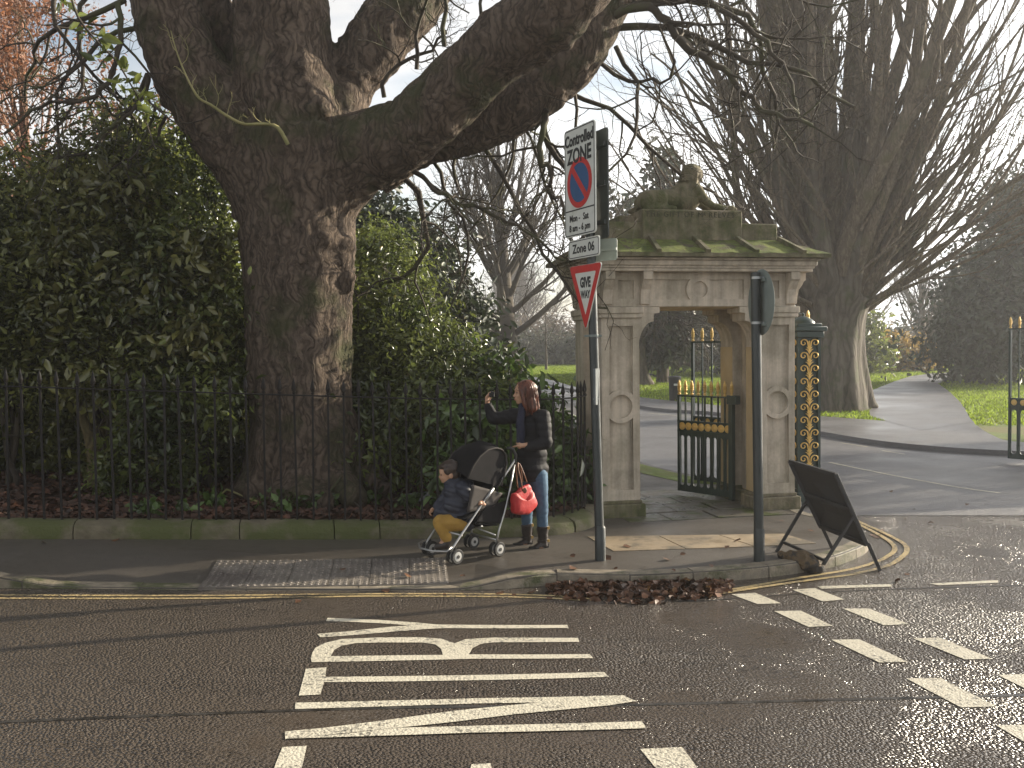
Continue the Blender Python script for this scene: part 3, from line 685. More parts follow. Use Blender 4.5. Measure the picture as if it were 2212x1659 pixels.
# ------------------------------------------------------------------ low wall of coping stones and the railings on it
wl = [ST(s, 9.66) for s in np.linspace(-6.6, 1.95, 20)]
wall_line = [Vector((p.x, p.y)) for p in wl] + smooth_line([Vector((-.05, 9.855)), Vector((.18, 9.905)), Vector((.42, 10.0)), Vector((.62, 10.2)), Vector((.76, 10.5)), Vector((.84, 10.85))], 6)[1:]
wc = cum(wall_line)
coping = empty('coping_wall', (0, 0, 0), 0, 'low wall of rounded mossy coping stones under the black railings', 'low wall')
wj = [nearest_len(PV(x, 1145, ST(0, 9.48), ST(1, 9.48)), wall_line, wc) for x in (391, 533, 765, 848)]
wj = [wj[0] - 2.9, wj[0] - 2.0, wj[0] - 1.05] + wj + [wj[-1] + .8, wj[-1] + 1.55]
while wj[-1] + .3 < wc[-1]: wj.append(min(wj[-1] + .42, wc[-1]))
prof = [(-.19, -.02), (-.195, .06), (-.17, .115), (-.10, .148), (0, .16), (.10, .15), (.17, .11), (.18, -.02)]
for a, b in zip(wj, wj[1:]):
    n = 6; pts = [at_len(wall_line, wc, max(a + .005 + (b - a - .01) * i / n, 0)) for i in range(n + 1)]
    bb = B(); rows = []
    for d, h in prof:
        q = offset_line(pts, d)
        rows.append([bb.bm.verts.new((p.x + .006 * noise.noise(Vector((p.x * 7, p.y * 7, h))), p.y + .008 * noise.noise(Vector((p.x * 6, p.y * 6, h + 5))), gz(p.x, p.y) + PH + h + (.012 * noise.noise(Vector((p.x * 5, p.y * 5, h * 9 + 9))) if h > 0 else 0))) for p in q])
    for r1, r2 in zip(rows, rows[1:]):
        for i in range(n): bb.bm.faces.new((r1[i], r1[i + 1], r2[i + 1], r2[i]))
    bb.bm.faces.new([r[0] for r in rows]); bb.bm.faces.new([r[-1] for r in rows][::-1])
    bb.build('coping_stone', COPING, coping, 40)
fence = empty('railing_fence', (0, 0, 0), 0, 'black iron railings with spear tips on the mossy low wall', 'railings')
RH = 1.26
bars = resample(wall_line, .156)
bm_ = B(); bm_.box((-.010, -.010, .12), (.010, .010, RH + .16))
bm_.lathe((0, 0, RH + .16), [(.010, 0), (.019, .012), (.010, .022), (.016, .03), (.024, .055), (.019, .085), (.009, .13), (.001, .165)], 6)
pick = bm_.mesh('picket')
for p in bars:
    o = link('picket', pick, IRON, fence) if p is bars[0] else None
    if o is None:
        o = bpy.data.objects.new('picket', pick); col.objects.link(o); o.parent = fence
    o.location = (p.x, p.y, gz(p.x, p.y) + PH); o.rotation_euler = (rng.uniform(-.008, .008), rng.uniform(-.012, .012), SA)
rb = B()
lo, hi = offset_line(wall_line, -.006), offset_line(wall_line, .006)
for hgt in (RH + .14,):
    V = []
    for a, b in zip(offset_line(wall_line, -.016), offset_line(wall_line, .016)):
        z = gz(a.x, a.y) + PH + hgt
        V += [(a.x, a.y, z), (b.x, b.y, z), (b.x, b.y, z + .014), (a.x, a.y, z + .014)]
    n = len(wall_line); Fc = [(4 * i + k, 4 * i + (k + 1) % 4, 4 * i + 4 + (k + 1) % 4, 4 * i + 4 + k) for i in range(n - 1) for k in range(4)]
    link('top_rail', mesh_np('top_rail', V, Fc), IRON, fence)
V = []
for a, b in zip(offset_line(wall_line, -.012), offset_line(wall_line, .012)):
    z = gz(a.x, a.y) + PH + .21
    V += [(a.x, a.y, z), (b.x, b.y, z), (b.x, b.y, z + .01), (a.x, a.y, z + .01)]
# ------------------------------------------------------------------ stone gateway
GO = Vector((1.02, 10.78)); GZ = gz(GO.x, GO.y) + PH
GL = lambda lx, ly, lz=0: Vector((GO.x, GO.y, GZ)) + US * lx + VS * ly + Vector((0, 0, lz))
gate = empty('stone_gateway', (GO.x, GO.y, GZ), SA, 'pale stone gateway with a mossy hipped roof and panelled piers at the park entrance', 'gateway')
GW, GD, PW = 2.39, 1.10, .45
def panel_loops(x0, x1, cx, zl0, zl1, zr, rr, zu0, zu1):
    """lower panel, roundel, upper panel of one pier; panel ends curve round the roundel"""
    def arc(r, sgn):
        w = (x1 - x0) / 2; a = math.degrees(math.acos(min(w / r, 1)))
        return [(cx + r * math.cos(rad(q)), zr + sgn * r * math.sin(rad(q))) for q in np.linspace(a, 180 - a, 12)]
    up_ = arc(rr * 1.42, 1)      # from right to left over the roundel
    lo_ = arc(rr * 1.42, -1)
    lower = [(x0, zl0), (x1, zl0)] + lo_
    upper = [(x1, zu1), (x0, zu1)] + up_[::-1]
    return lower, upper
def slab(bb, outline, holes, y0, y1):
    me = plate([outline] + holes, abs(y1 - y0)); me.transform(Matrix.Translation((0, (y0 + y1) / 2, 0))); bb.add(me)
RECT = lambda a, b, c, d: [(a, b), (c, b), (c, d), (a, d)]
def pier(px0, y0, y1, front, side_out):
    x0, x1 = px0, px0 + PW
    b = B()
    b.box((x0 - .055, y0 - .055, -.05), (x1 + .055, y1 + .055, .15), .012)
    b.box((x0 - .02, y0 - .02, .15), (x1 + .02, y1 + .02, .19), .008)
    b.build('plinth', STONEM, gate)
    b = B(); inset = .038
    b.box((x0 + .002, y0 + inset + .01, .19), (x1 - .002, y1 - .002, 2.28))
    cx = (x0 + x1) / 2 + .005; rr = .135
    lo_, up_ = panel_loops(x0 + .095, x1 - .075, cx, .31, 1.0, 1.27, rr, 1.5, 2.19)
    ring = circ(cx, 1.27, rr)
    if front:
        slab(b, RECT(x0, .19, x1, 2.28), [lo_, up_, ring], y0, y0 + inset)
        # stepped inner edge of the recesses
        def shrink(lp, k):
            c = Vector((sum(p[0] for p in lp) / len(lp), sum(p[1] for p in lp) / len(lp)))
            return [(c.x + (p[0] - c.x) * (1 - k / .14), c.y + (p[1] - c.y) * (1 - k / (.14 if lp is ring else .38))) for p in lp]
        slab(b, RECT(x0 + .001, .191, x1 - .001, 2.279), [shrink(lo_, .013), shrink(up_, .013), shrink(ring, .012)], y0 + inset, y0 + inset + .016)
    else:
        b.box((x0, y0, .19), (x1, y0 + inset + .012, 2.28))
    b.build('pier', STONE, gate)
    b = B(); xi = x1 if px0 == 0 else x0 - .004
    b.box((xi, y0 + .006, .192), (xi + .004, y1 - .004, 1.93)); b.build('jamb_facing', STONEW, gate)
    b = B(); b.box((x0 - .03, y0 - .03, 2.28), (x1 + .03, y1 + .03, 2.33), .006); b.box((x0 - .045, y0 - .045, 2.33), (x1 + .045, y1 + .045, 2.405), .008)
    b.build('impost', STONE, gate)
for px0 in (0, GW - PW):
    pier(px0, 0, .36, True, px0 == 0)
    pier(px0, GD - .36, GD, False, px0 == 0)
# side walls between front and back pier, in a cleaner, warmer stone
for x0, x1 in ((.09, .33), (GW - .33, GW - .09)):
    b = B(); b.box((x0, .362, .15), (x1, GD - .362, 2.40)); b.build('side_wall', STONEW, gate)
    xi = x1 if x0 < 1 else x0 - .004; b = B(); b.box((xi, .364, .16), (xi + .004, GD - .364, 2.39)); b.build('inner_facing', STONE, gate)
    b = B(); b.box((x0 - .04, .361, -.05), (x1 + .04, GD - .361, .15), .01); b.build('side_plinth', STONEM, gate)
# shoulders of the opening: quarter-round corbels under the lintel, front and back
def shoulder(xa, sgn, y0, y1, name_m):
    r = .19
    pts = [(xa, 1.90)] + [(xa + sgn * (r - r * math.cos(rad(a))), 1.90 + .34 * math.sin(rad(a))) for a in range(10, 91, 10)] + [(xa + sgn * r, 2.33), (xa + sgn * (r + .07), 2.34), (xa + sgn * (r + .07), 2.405), (xa, 2.405)]
    b = B(); b.prism(pts, y0, y1); b.build('corbel', name_m, gate)
for y0, y1 in ((.004, .356), (GD - .356, GD - .004)):
    shoulder(PW - .01, 1, y0, y1, STONE); shoulder(GW - PW + .01, -1, y0, y1, STONE)
# lintel and frieze
b = B(); b.box((.0, .032, 2.41), (GW, GD, 2.80))
fr_l = RECT(PW + .20, 2.49, 1.04, 2.72); fr_r = RECT(1.35, 2.49, GW - PW - .20, 2.72)
cxm = GW / 2; rm = .095
def bay(xa, xb, left):
    # panel whose inner end is cut back by the central roundel
    R_ = rm * 1.75; hs = .115; a = math.degrees(math.asin(hs / R_))
    arc = [(cxm + R_ * math.cos(rad(q)), 2.605 + R_ * math.sin(rad(q))) for q in (np.linspace(180 + a, 180 - a, 9) if left else np.linspace(-a, a, 9))]
    return ([(xa, 2.49)] + arc + [(xa, 2.72)]) if left else ([(xb, 2.49)] + arc + [(xb, 2.72)])
frieze_holes = [bay(PW + .20, 0, True), bay(0, GW - PW - .20, False), circ(cxm, 2.605, rm), RECT(.20, 2.50, PW - .06, 2.71), RECT(GW - PW + .06, 2.50, GW - .20, 2.71)]
slab(b, RECT(0.0, 2.41, GW, 2.80), frieze_holes, 0, .030)
slab(b, RECT(0.001, 2.411, GW - .001, 2.799), [[(x + (sum(q[0] for q in h) / len(h) - x) * .06, z + (2.605 - z) * .12) for x, z in h] for h in frieze_holes], .0305, .046)
b.build('frieze', STONE, gate)
b = B(); b.box((PW + .02, .05, 2.398), (GW - PW - .02, GD - .05, 2.409)); b.build('soffit', STONEW, gate)
# scrolled brackets under the cornice
def bracket(x0, x1, y, back=False):
    pr = [(0, 2.80), (-.145, 2.80), (-.145, 2.715), (-.12, 2.70), (-.10, 2.66), (-.055, 2.60), (-.035, 2.52), (-.03, 2.44), (0, 2.425)]
    b = B(); b.prism([((y + p) if not back else (y - p), z) for p, z in pr], x0, x1, 'YZ'); b.build('bracket', STONE, gate)
for xx in (.012, PW - .02 + .03, GW - PW - .12, GW - .122):
    bracket(xx, xx + .11, -.003); bracket(xx, xx + .11, GD + .003, True)
for yy in (.01, .30, GD - .40, GD - .12):
    for sgn, xb in ((-1, -.003), (1, GW + .003)):
        pr = [(0, 2.80), (.145, 2.80), (.145, 2.715), (.12, 2.70), (.10, 2.66), (.055, 2.60), (.035, 2.52), (.03, 2.44), (0, 2.425)]
        b = B(); b.prism([(xb + sgn * p, z) for p, z in pr], yy, yy + .11); b.build('bracket', STONE, gate)
# cornice in stepped courses
b = B()
for (o, zb_, zt_, bv) in ((.15, 2.803, 2.84, .006), (.165, 2.84, 2.865, .004), (.19, 2.865, 2.93, .012), (.215, 2.93, 2.955, .004)):
    b.box((-o, -o, zb_), (GW + o, GD + o, zt_ - .001), bv)
b.build('cornice', STONE, gate)
# hipped roof of stone slabs with raised rolls, thick with moss
ov = .30; e0, e1 = (-ov, -ov), (GW + ov, GD + ov)
t0, t1 = (.10, .18), (GW - .10, GD - .18)
b = B()
bot = [(e0[0], e0[1], 2.956), (e1[0], e0[1], 2.956), (e1[0], e1[1], 2.956), (e0[0], e1[1], 2.956)]
mid = [(p[0], p[1], 3.0) for p in bot]
top = [(t0[0], t0[1], 3.20), (t1[0], t0[1], 3.20), (t1[0], t1[1], 3.20), (t0[0], t1[1], 3.20)]
b.hexa(bot, mid); b.build('eaves_slab', STONEM, gate)
b = B()
NX = 40
def roof_pt(u, v, s):     # one slope as a fine grid so the moss can swell
    a = Vector(s[0]).lerp(Vector(s[1]), u); c = Vector(s[3]).lerp(Vector(s[2]), u); p = a.lerp(c, v)
    p.z += .001 + .012 * max(0, noise.noise(Vector((p.x * 6, p.y * 6, 1)))) + .008 * noise.noise(Vector((p.x * 17, p.y * 17, 4)))
    return p
for s in [[mid[0], mid[1], top[1], top[0]], [mid[1], mid[2], top[2], top[1]], [mid[2], mid[3], top[3], top[2]], [mid[3], mid[0], top[0], top[3]]]:
    nx, ny = 36, 9; gv = [[b.bm.verts.new(roof_pt(i / nx, j / ny, s)) for i in range(nx + 1)] for j in range(ny + 1)]
    for j in range(ny):
        for i in range(nx): b.bm.faces.new((gv[j][i], gv[j][i + 1], gv[j + 1][i + 1], gv[j + 1][i]))
b.build('roof_slope', MOSSR, gate, True)
def roll(a, c):
    a, c = Vector(a), Vector(c); d = (c - a).normalized(); sd_ = d.cross(Vector((0, 0, 1))).normalized() * .034; u = sd_.cross(d).normalized() * .052
    if u.z < 0: u = -u
    b = B(); b.hexa([a - sd_, a + sd_, c + sd_, c - sd_] if (a + sd_ - (a - sd_)).cross(c - a).z > 0 else [a + sd_, a - sd_, c - sd_, c + sd_],
                    [a - sd_ * .7 + u, a + sd_ * .7 + u, c + sd_ * .7 + u, c - sd_ * .7 + u] if (a + sd_ - (a - sd_)).cross(c - a).z > 0 else [a + sd_ * .7 + u, a - sd_ * .7 + u, c - sd_ * .7 + u, c + sd_ * .7 + u])
    b.build('roof_roll', STONEM, gate)
for k in range(5):
    x = .02 + k * (GW - .04) / 4 ; xt = .12 + k * (GW - .24) / 4
    roll((x - .02, e0[1] + .012, 2.99), (xt - .06 * 0, t0[1] + .0, 3.195)); roll((x, e1[1] - .012, 2.99), (xt, t1[1], 3.195))
for k in range(2):
    y = .25 + k * .6
    roll((e0[0] + .012, y, 2.99), (t0[0], y, 3.195)); roll((e1[0] - .012, y, 2.99), (t1[0], y, 3.195))
# attic blocks with the inscription
b = B(); b.box((.12, .20, 3.13), (GW - .12, GD - .20, 3.40), .012); b.build('attic_base', STONEM, gate)
IX0, IX1 = .56, 1.80
b = B(); b.box((IX0, .165, 3.15), (IX1, GD - .165, 3.545), .010); ib = b.build('inscription_block', STONEM, gate)
b = B(); b.box((IX0 - .20, .42, 3.40), (IX0 - .002, GD - .22, 3.50), .01); b.build('block', STONEM, gate)
LET = mat('cut_lettering', (.040, .040, .022), (.07, .066, .038), 12, .95)
me = text('THE GIFT OF M', .088, .004, 'LEFT', spacing=1.22); me.transform(Matrix.Translation((IX0 + .03, .163, 3.485))); link('lettering', me, LET, ib)
wtx = max(v.co.x for v in me.vertices)
me = text('R', .055, .004, 'LEFT'); me.transform(Matrix.Translation((wtx + .008, .163, 3.495))); link('lettering', me, LET, ib)
wtx = max(v.co.x for v in me.vertices)
me = text('REEVES.', .088, .004, 'LEFT', spacing=1.22); me.transform(Matrix.Translation((wtx + .035, .163, 3.485))); link('lettering', me, LET, ib)

# ------------------------------------------------------------------ sphinx on the attic (measures in metres; x along the gateway)
SX, SY, SZ = IX0 + .02, GD / 2 - .10, 3.545
def sph():
    b = B(); p = lambda x, y, z: (SX + x, SY + y, SZ + z)
    b.ball(p(.20, 0, .135), (.20, .135, .135), 3)                     # haunches
    b.ball(p(.14, -.11, .12), (.135, .05, .12), 3, Matrix.Rotation(rad(-28), 4, 'Y')); b.ball(p(.14, .11, .12), (.135, .05, .12), 3, Matrix.Rotation(rad(-28), 4, 'Y'))
    b.ball(p(.26, -.115, .155), (.10, .045, .095), 3); b.ball(p(.26, .115, .155), (.10, .045, .095), 3)
    b.cap(p(.20, 0, .15), p(.60, 0, .17), .115, .13, 16)              # belly
    b.ball(p(.60, 0, .17), (.20, .14, .17), 3); b.ball(p(.71, 0, .21), (.115, .12, .19), 3, Matrix.Rotation(rad(12), 4, 'Y'))
    b.cap(p(.50, 0, .22), p(.70, 0, .34), .10, .095, 14)
    for s in (-1, 1):
        b.chain([p(.74, s * .09, .27), p(.82, s * .105, .15), p(.93, s * .10, .075), p(1.10, s * .10, .045), p(1.17, s * .10, .042)], [.066, .052, .042, .036, .046], 12)
        for q in (-.022, 0, .022): b.ball(p(1.205, s * .10 + q, .034), (.03, .016, .028), 2)
        b.chain([p(.08, s * .125, .035), p(.26, s * .14, .035), p(.40, s * .145, .034)], [.035, .03, .036], 10)
        b.ball(p(.425, s * .145, .034), (.035, .032, .032), 2)
        b.cap(p(.34, s * .12, .075), p(.20, s * .13, .07), .022, .028, 8)
    b.cap(p(.69, 0, .28), p(.72, 0, .40), .088, .066, 14)              # neck
    b.ball(p(.745, 0, .470), (.092, .076, .105), 3)                   # face and skull
    b.ball(p(.785, 0, .425), (.052, .050, .048), 2)
    b.ball(p(.842, 0, .462), (.018, .014, .026), 1, Matrix.Rotation(rad(-15), 4, 'Y')); b.ball(p(.834, 0, .425), (.015, .026, .010), 1); b.ball(p(.826, 0, .392), (.022, .024, .018), 1)
    b.ball(p(.828, 0, .498), (.022, .055, .012), 1)
    b.ball(p(.70, 0, .485), (.118, .100, .108), 3)                    # headdress, falling behind the ear to the shoulder
    b.ball(p(.665, 0, .405), (.080, .098, .085), 3)
    b.ball(p(.80, 0, .560), (.020, .035, .024), 1)
    for s in (-1, 1): b.chain([p(.735, s * .082, .46), p(.725, s * .088, .40), p(.715, s * .085, .34)], [.018, .02, .016], 8)
    for k in range(7):
        z = .545 - .028 * k; b.tube([p(.735 - .012 * k + .075 * math.cos(q) * (1.05 if abs(math.cos(q)) else 1) - .05, .094 * math.sin(q), z) for q in np.linspace(rad(75), rad(285), 14)], .0085, 6)
    b.chain([p(.02, .03, .06), p(-.05, .10, .02), p(.05, .17, .015), p(.25, .19, .015)], [.03, .022, .02, .018], 8)    # tail
    b.box(p(-.02, -.16, -.004), p(.06, .17, .012))
    return fuse(b, .009, 2, .45)
sx = link('sphinx_statue', sph(), STONEM); sx.matrix_world = Matrix.Translation((GO.x, GO.y, GZ)) @ Matrix.Rotation(SA, 4, 'Z')
sx.data.transform(Matrix.Translation((-SX, -SY, -SZ))); sx.location = GL(SX, SY, SZ); sx.rotation_euler = (0, 0, SA)
tag(sx, 'mossy stone sphinx lying on top of the gateway, facing right', 'statue')

# ------------------------------------------------------------------ ironwork: gate leaves with gilded finials and rosettes
def finial_mesh(s=1.0):
    b = B(); b.lathe((0, 0, 0), [(.012, 0), (.022, .012), (.022, .022), (.010, .034), (.013, .04)], 10)
    prof = []
    for k in range(15):
        t = k / 14; r = .024 * math.sin(math.pi * (.16 + .80 * t)) ** .7 * (1 + .13 * (1 if k % 2 else -1)); prof.append((r, .04 + .15 * t))
    prof.append((.002, .195)); b.lathe((0, 0, 0), prof, 10)
    return b.mesh('finial', 50)
FIN = finial_mesh()
def rosette_mesh(r=.05):
    b = B(); b.lathe((0, 0, 0), [(r, .006), (r * 1.0, -.006), (r * .86, -.011), (r * .6, -.008), (r * .3, -.016), (r * .05, -.018)], 18, 'Y')
    for k in range(8):
        a = k * math.pi / 4; b.ball((r * .58 * math.cos(a), -.011, r * .58 * math.sin(a)), (r * .16, .005, r * .16), 1)
    return b.mesh('rosette', 50)
ROS = rosette_mesh()
def instance(me, name, m, parent, loc, rz=0, first={}):
    if me.users == 0 or not me.materials: me.materials.clear(); me.materials.append(m)
    o = bpy.data.objects.new(name, me); col.objects.link(o); o.parent = parent; o.location = loc; o.rotation_euler = (0, 0, rz)
    return o
def leaf_gate(a, c, z0, height, label, nb, band=.91, fin=True, fw_=.035, up=None):
    """an iron leaf from ground point a (free end) to c (hinge): flat arcaded bars below, rosette band, thin bars and finials above"""
    a, c = Vector((a[0], a[1])), Vector((c[0], c[1])); d = c - a; Lg = d.length; ang = math.atan2(d.y, d.x)
    e = empty('iron_gate_leaf', (a.x, a.y, z0), ang, label, 'gate')
    b = B(); b.box((-.018, -.02, .05), (.018, .02, height)); b.build('stile', GREENI, e)
    b = B(); b.box((Lg - .03, -.03, .02), (Lg + .03, .03, height)); b.build('stile', GREENI, e)
    b = B(); b.box((-.03, -.018, height - .02), (Lg + .03, .018, height)); b.build('top_rail', GREENI, e)
    b = B(); b.box((-.02, -.022, band - .075), (Lg, .022, band - .055)); b.box((-.02, -.022, band + .055), (Lg, .022, band + .075))
    b.box((0, -.004, band - .056), (Lg, .004, band + .056)); b.build('rosette_band', GREENI, e)
    pitch = Lg / nb
    # arcaded lower part: one plate per bay cut by a slot with round ends
    for k in range(nb):
        x0, x1 = k * pitch, (k + 1) * pitch; w = (pitch * .62) / 2; cx = (x0 + x1) / 2
        hole = [(cx + w * math.cos(rad(q)), .13 + w + w * math.sin(rad(q))) for q in range(180, 361, 30)] + [(cx + w * math.cos(rad(q)), band - .12 - w + w * math.sin(rad(q))) for q in range(0, 181, 30)]
        b = B(); me = plate([RECT(x0 + .001, .05, x1 - .001, band - .076), hole], .016); b.add(me); b.build('arcaded_bar', GREENI, e)
        instance(ROS, 'rosette', GOLD, e, (cx, -.006, band)); 
    for k in range(nb + 1):
        x = k * pitch
        if 0 < k < nb:
            b = B(); b.box((x - .009, -.009, band + .075), (x + .009, .009, height - .02)); b.build('upright_bar', GREENI, e)
        if fin: instance(FIN, 'finial', GOLD, e, (x, 0, height))
    return e
pl = G(1465, 1061, PH + .04); 
wl_free = Vector((2.19, 12.42)); wl_hinge = GL(GW - PW - .07, .62)
wg = leaf_gate(wl_free, wl_hinge, GZ, 1.31, 'low iron gate leaf with gold pinecone finials standing open inside the gateway', 8, .905)
# heavy top hinge
b = B(); b.box(((wl_hinge.to_2d() - wl_free).length - .05, -.05, 1.22), ((wl_hinge.to_2d() - wl_free).length + .10, .05, 1.33), .01); b.build('hinge_block', GREENI, wg)
cg = leaf_gate((2.62, 13.72), (3.72, 12.45), gz(2.6, 13.7) + .03, 2.08, 'tall iron carriage gate leaf behind the gateway with gold finials', 10, .93)
rg = leaf_gate((8.38, 15.95), (9.3, 14.3), .03, 2.24, 'tall iron carriage gate leaf across the drive at the right edge', 12, 1.0)
# hidden continuation of the park railings to the right: it throws the striped shadow on the drive
rr_e = empty('park_railing', (9.5, 14.1, 0), SA, 'iron park railings past the far carriage gate beyond the drive', 'railings')
for k in range(46):
    b = B() if k == 0 else None
    if k == 0:
        b.box((-.011, -.011, 0), (.011, .011, 2.0)); b.lathe((0, 0, 2.0), [(.01, 0), (.024, .02), (.022, .09), (.003, .17)], 6); rme = b.mesh('railing_bar')
    instance(rme, 'railing_bar', GREENI, rr_e, (.2 + k * .14, 0, 0))
b = B(); b.box((0, -.02, 1.9), (6.6, .02, 1.94)); b.box((0, -.02, .2), (6.6, .02, .24)); b.build('rail', GREENI, rr_e)

# carriage gate post, green with gilded scrollwork
pp = Vector((3.72, 12.12)); post = empty('scrollwork_gate_post', (pp.x, pp.y, gz(pp.x, pp.y) + .02), SA, 'green iron gate post covered in gold scrollwork right of the stone gateway', 'gate post')
b = B(); b.box((-.17, -.17, 0), (.17, .17, .16), .012); b.box((-.15, -.15, .16), (.15, .15, .20)); b.build('base', GREENI, post)
b = B(); b.box((-.125, -.125, .20), (.125, .125, 2.12), .004)
for sx_ in (-1, 1):
    for sy_ in (-1, 1): b.box((sx_ * .14 - .017, sy_ * .14 - .017, .20), (sx_ * .14 + .017, sy_ * .14 + .017, 2.12))
b.build('shaft', GREENI, post)
b = B(); b.box((-.19, -.19, 2.12), (.19, .19, 2.20), .008); b.box((-.22, -.22, 2.20), (.22, .22, 2.26), .01); b.box((-.17, -.17, 2.26), (.17, .17, 2.30), .006)
b.lathe((0, 0, 2.30), [(.15, 0), (.145, .02), (.11, .055), (.05, .085), (.02, .095), (.022, .12), (.004, .14)], 16); b.build('cap', GREENI, post, 40)
def scroll_unit():
    b = B()
    for s in (-1, 1):
        pts = []
        for k in range(30):
            q = k / 29 * 2.35 * math.pi * 1; r = .047 * (1 - .80 * k / 29)
            pts.append((s * (.066 + r * math.cos(math.pi - q)), -.012, .105 + r * math.sin(math.pi - q)))
        stem = [(s * .004, -.012, -.01), (s * .008, -.012, .045), (s * .018, -.012, .085)]
        b.tube(stem + pts, [.007] * 3 + [.0085 - .003 * k / 29 for k in range(30)], 6)
        b.tube([(s * .006, -.010, .0), (s * .03, -.012, .03), (s * .045, -.012, .032)], [.008, .006, .003], 5)
    for a in (-38, -19, 0, 19, 38):
        M_ = Matrix.Rotation(rad(a), 4, 'Y'); b.ball(Vector((0, -.012, .02)) + (M_ @ Vector((0, 0, .028))), (.007, .005, .026), 1, M_)
    b.ball((0, -.014, .085), (.009, .006, .02), 1); b.box((-.006, -.012, -.05), (.006, -.006, .13))
    me = b.mesh('gilt_scroll', 60); me.transform(Matrix.Diagonal((1.2, 1, 1.08, 1))); return me
SCR = scroll_unit()
for k in range(11):
    for q, dx in ((0, (0, -.150)), (90, (.150, 0)), (-90, (-.150, 0))):
        instance(SCR, 'gilt_scroll', GOLD, post, (dx[0], dx[1], .31 + .163 * k), rad(q))
for q, dx in ((0, (0, -.150)), (90, (.150, 0))):
    b = B()
    for x in (-.10, -.05, 0, .05, .10): b.tube([(x + .022 * math.cos(t), 0, .022 * math.sin(t)) for t in np.linspace(0, 2 * math.pi, 13)[:-1]], .006, 5, closed=True)
    o = b.build('gilt_ring_row', GOLD, post, 60); o.location = (dx[0], dx[1], .255); o.rotation_euler = (0, 0, rad(q))
for x in (-.15, .15): instance(FIN, 'finial', GOLD, post, (x, .15, 2.28))
# ------------------------------------------------------------------ sign poles
def ring_clip(b, z, r=.05): b.lathe((0, 0, z), [(r, 0), (r, .022)], 14)
def sign_frame(parent, origin, nrm_angle):
    """an Empty whose local -Y is the way the sign faces"""
    e = bpy.data.objects.new('sign_mount', None); col.objects.link(e); e.parent = parent; e.location = origin; e.rotation_euler = (0, 0, nrm_angle); return e
def rrect(w, h, r, cx=0, cz=0, n=5):
    out = []
    for sx_, sz_, a0 in ((1, 1, 0), (-1, 1, 90), (-1, -1, 180), (1, -1, 270)):
        for k in range(n + 1):
            a = rad(a0 + 90 * k / n); out.append((cx + sx_ * (w / 2 - r) + r * math.cos(a), cz + sz_ * (h / 2 - r) + r * math.sin(a)))
    return out
pb = G(1297, 1210, PH); ptop = P(1268, 268, pb.y + .16)
pole = empty('signpost', (pb.x, pb.y, pb.z), 0, 'grey steel post by the kerb carrying the controlled zone and give way signs', 'sign post')
ax = (ptop - pb)
b = B(); b.tube([(0, 0, -.02), tuple(ax)], .043, 18, False)
b.lathe((0, 0, 0), [(.05, -.02), (.05, .30), (.043, .315)], 18)
b.build('post', POLE, pole, 40)
def on_ax(z): return ax * (z / ax.z)
# which way the plates face: their left edge is farther off
A1 = P(1221, 400, 8.98); A2 = P(1287, 380, 8.46); pa = math.atan2((A2 - A1).y, (A2 - A1).x)
SW = (A2 - A1).to_2d().length
def zof(px, py, dep): return P(px, py, dep).z - pb.z
# everything is laid out in local metres: x to the right as read, z up; face at y = 0 looking to -Y
mid = (A1 + A2) / 2
def make_plate(name, label, w, loops_fn, zc, off=(0, 0), cat='road sign'):
    e = empty(name, (mid.x + off[0], mid.y + off[1], pb.z + zc), pa, label, cat); return e
zt = (zof(1218, 289, 8.98) + zof(1284.4, 253, 8.46)) / 2; zb = (zof(1225, 517.6, 8.98) + zof(1289.5, 499.5, 8.46)) / 2
hh = zt - zb; w = SW * 1.0
nrm = Vector((math.sin(pa), -math.cos(pa)))
cz_e = make_plate('controlled_zone_sign', 'tall white parking zone sign with red and blue roundel at the top of its post', w, None, (zt + zb) / 2)
def pl_(e, name, loops, y, d, m):
    me = plate(loops, d); me.transform(Matrix.Translation((0, y, 0))); return link(name, me, m, e)
def tx(e, body, size, x, z, m=None, bold=.004, sp_=1.0, sq=1.0, y=-.0095):
    me = text(body, size, .0006, bold=bold, spacing=sp_); me.transform(Matrix.Diagonal((sq, 1, 1, 1))); me.transform(Matrix.Translation((x, y, z))); return link('lettering', me, m or SIGNK, e)
pl_(cz_e, 'panel', [rrect(w, hh, .035)], 0, .012, SIGNW)
b = B(); b.add(plate([rrect(w - .02, hh - .02, .03), rrect(w - .038, hh - .038, .024)], .001)); b.box((-w / 2 + .012, -.0006, -hh / 2 + .235), (w / 2 - .012, .0006, -hh / 2 + .247)); o = b.build('border', SIGNK, cz_e); o.location = (0, -.0075, 0)
tx(cz_e, 'Controlled', .145, 0, hh / 2 - .115, sq=.80 * w / .56, bold=.005)
tx(cz_e, 'ZONE', .185, 0, hh / 2 - .265, sq=.86 * w / .56, bold=.006)
rc = -.015; rr = w * .40
pl_(cz_e, 'roundel_ring', [circ(0, rc, rr, 40), circ(0, rc, rr * .78, 40)], -.0085, .003, SIGNR)
pl_(cz_e, 'roundel_disc', [circ(0, rc, rr * .79, 40)], -.0075, .002, SIGNBL)
d_ = B(); d_.box((-rr * .84, -.001, -.028), (rr * .84, .001, .028)); o = d_.build('roundel_bar', SIGNR, cz_e); o.location = (0, -.0098, rc); o.rotation_euler = (0, rad(47), 0)
tx(cz_e, 'Mon -', .085, -.09, -hh / 2 + .165, sq=.95 * w / .56, bold=.002); tx(cz_e, 'Sat', .085, .115, -hh / 2 + .165, sq=.95 * w / .56, bold=.002)
tx(cz_e, '8 am - 6 pm', .085, 0, -hh / 2 + .075, sq=.92 * w / .56, bold=.002)
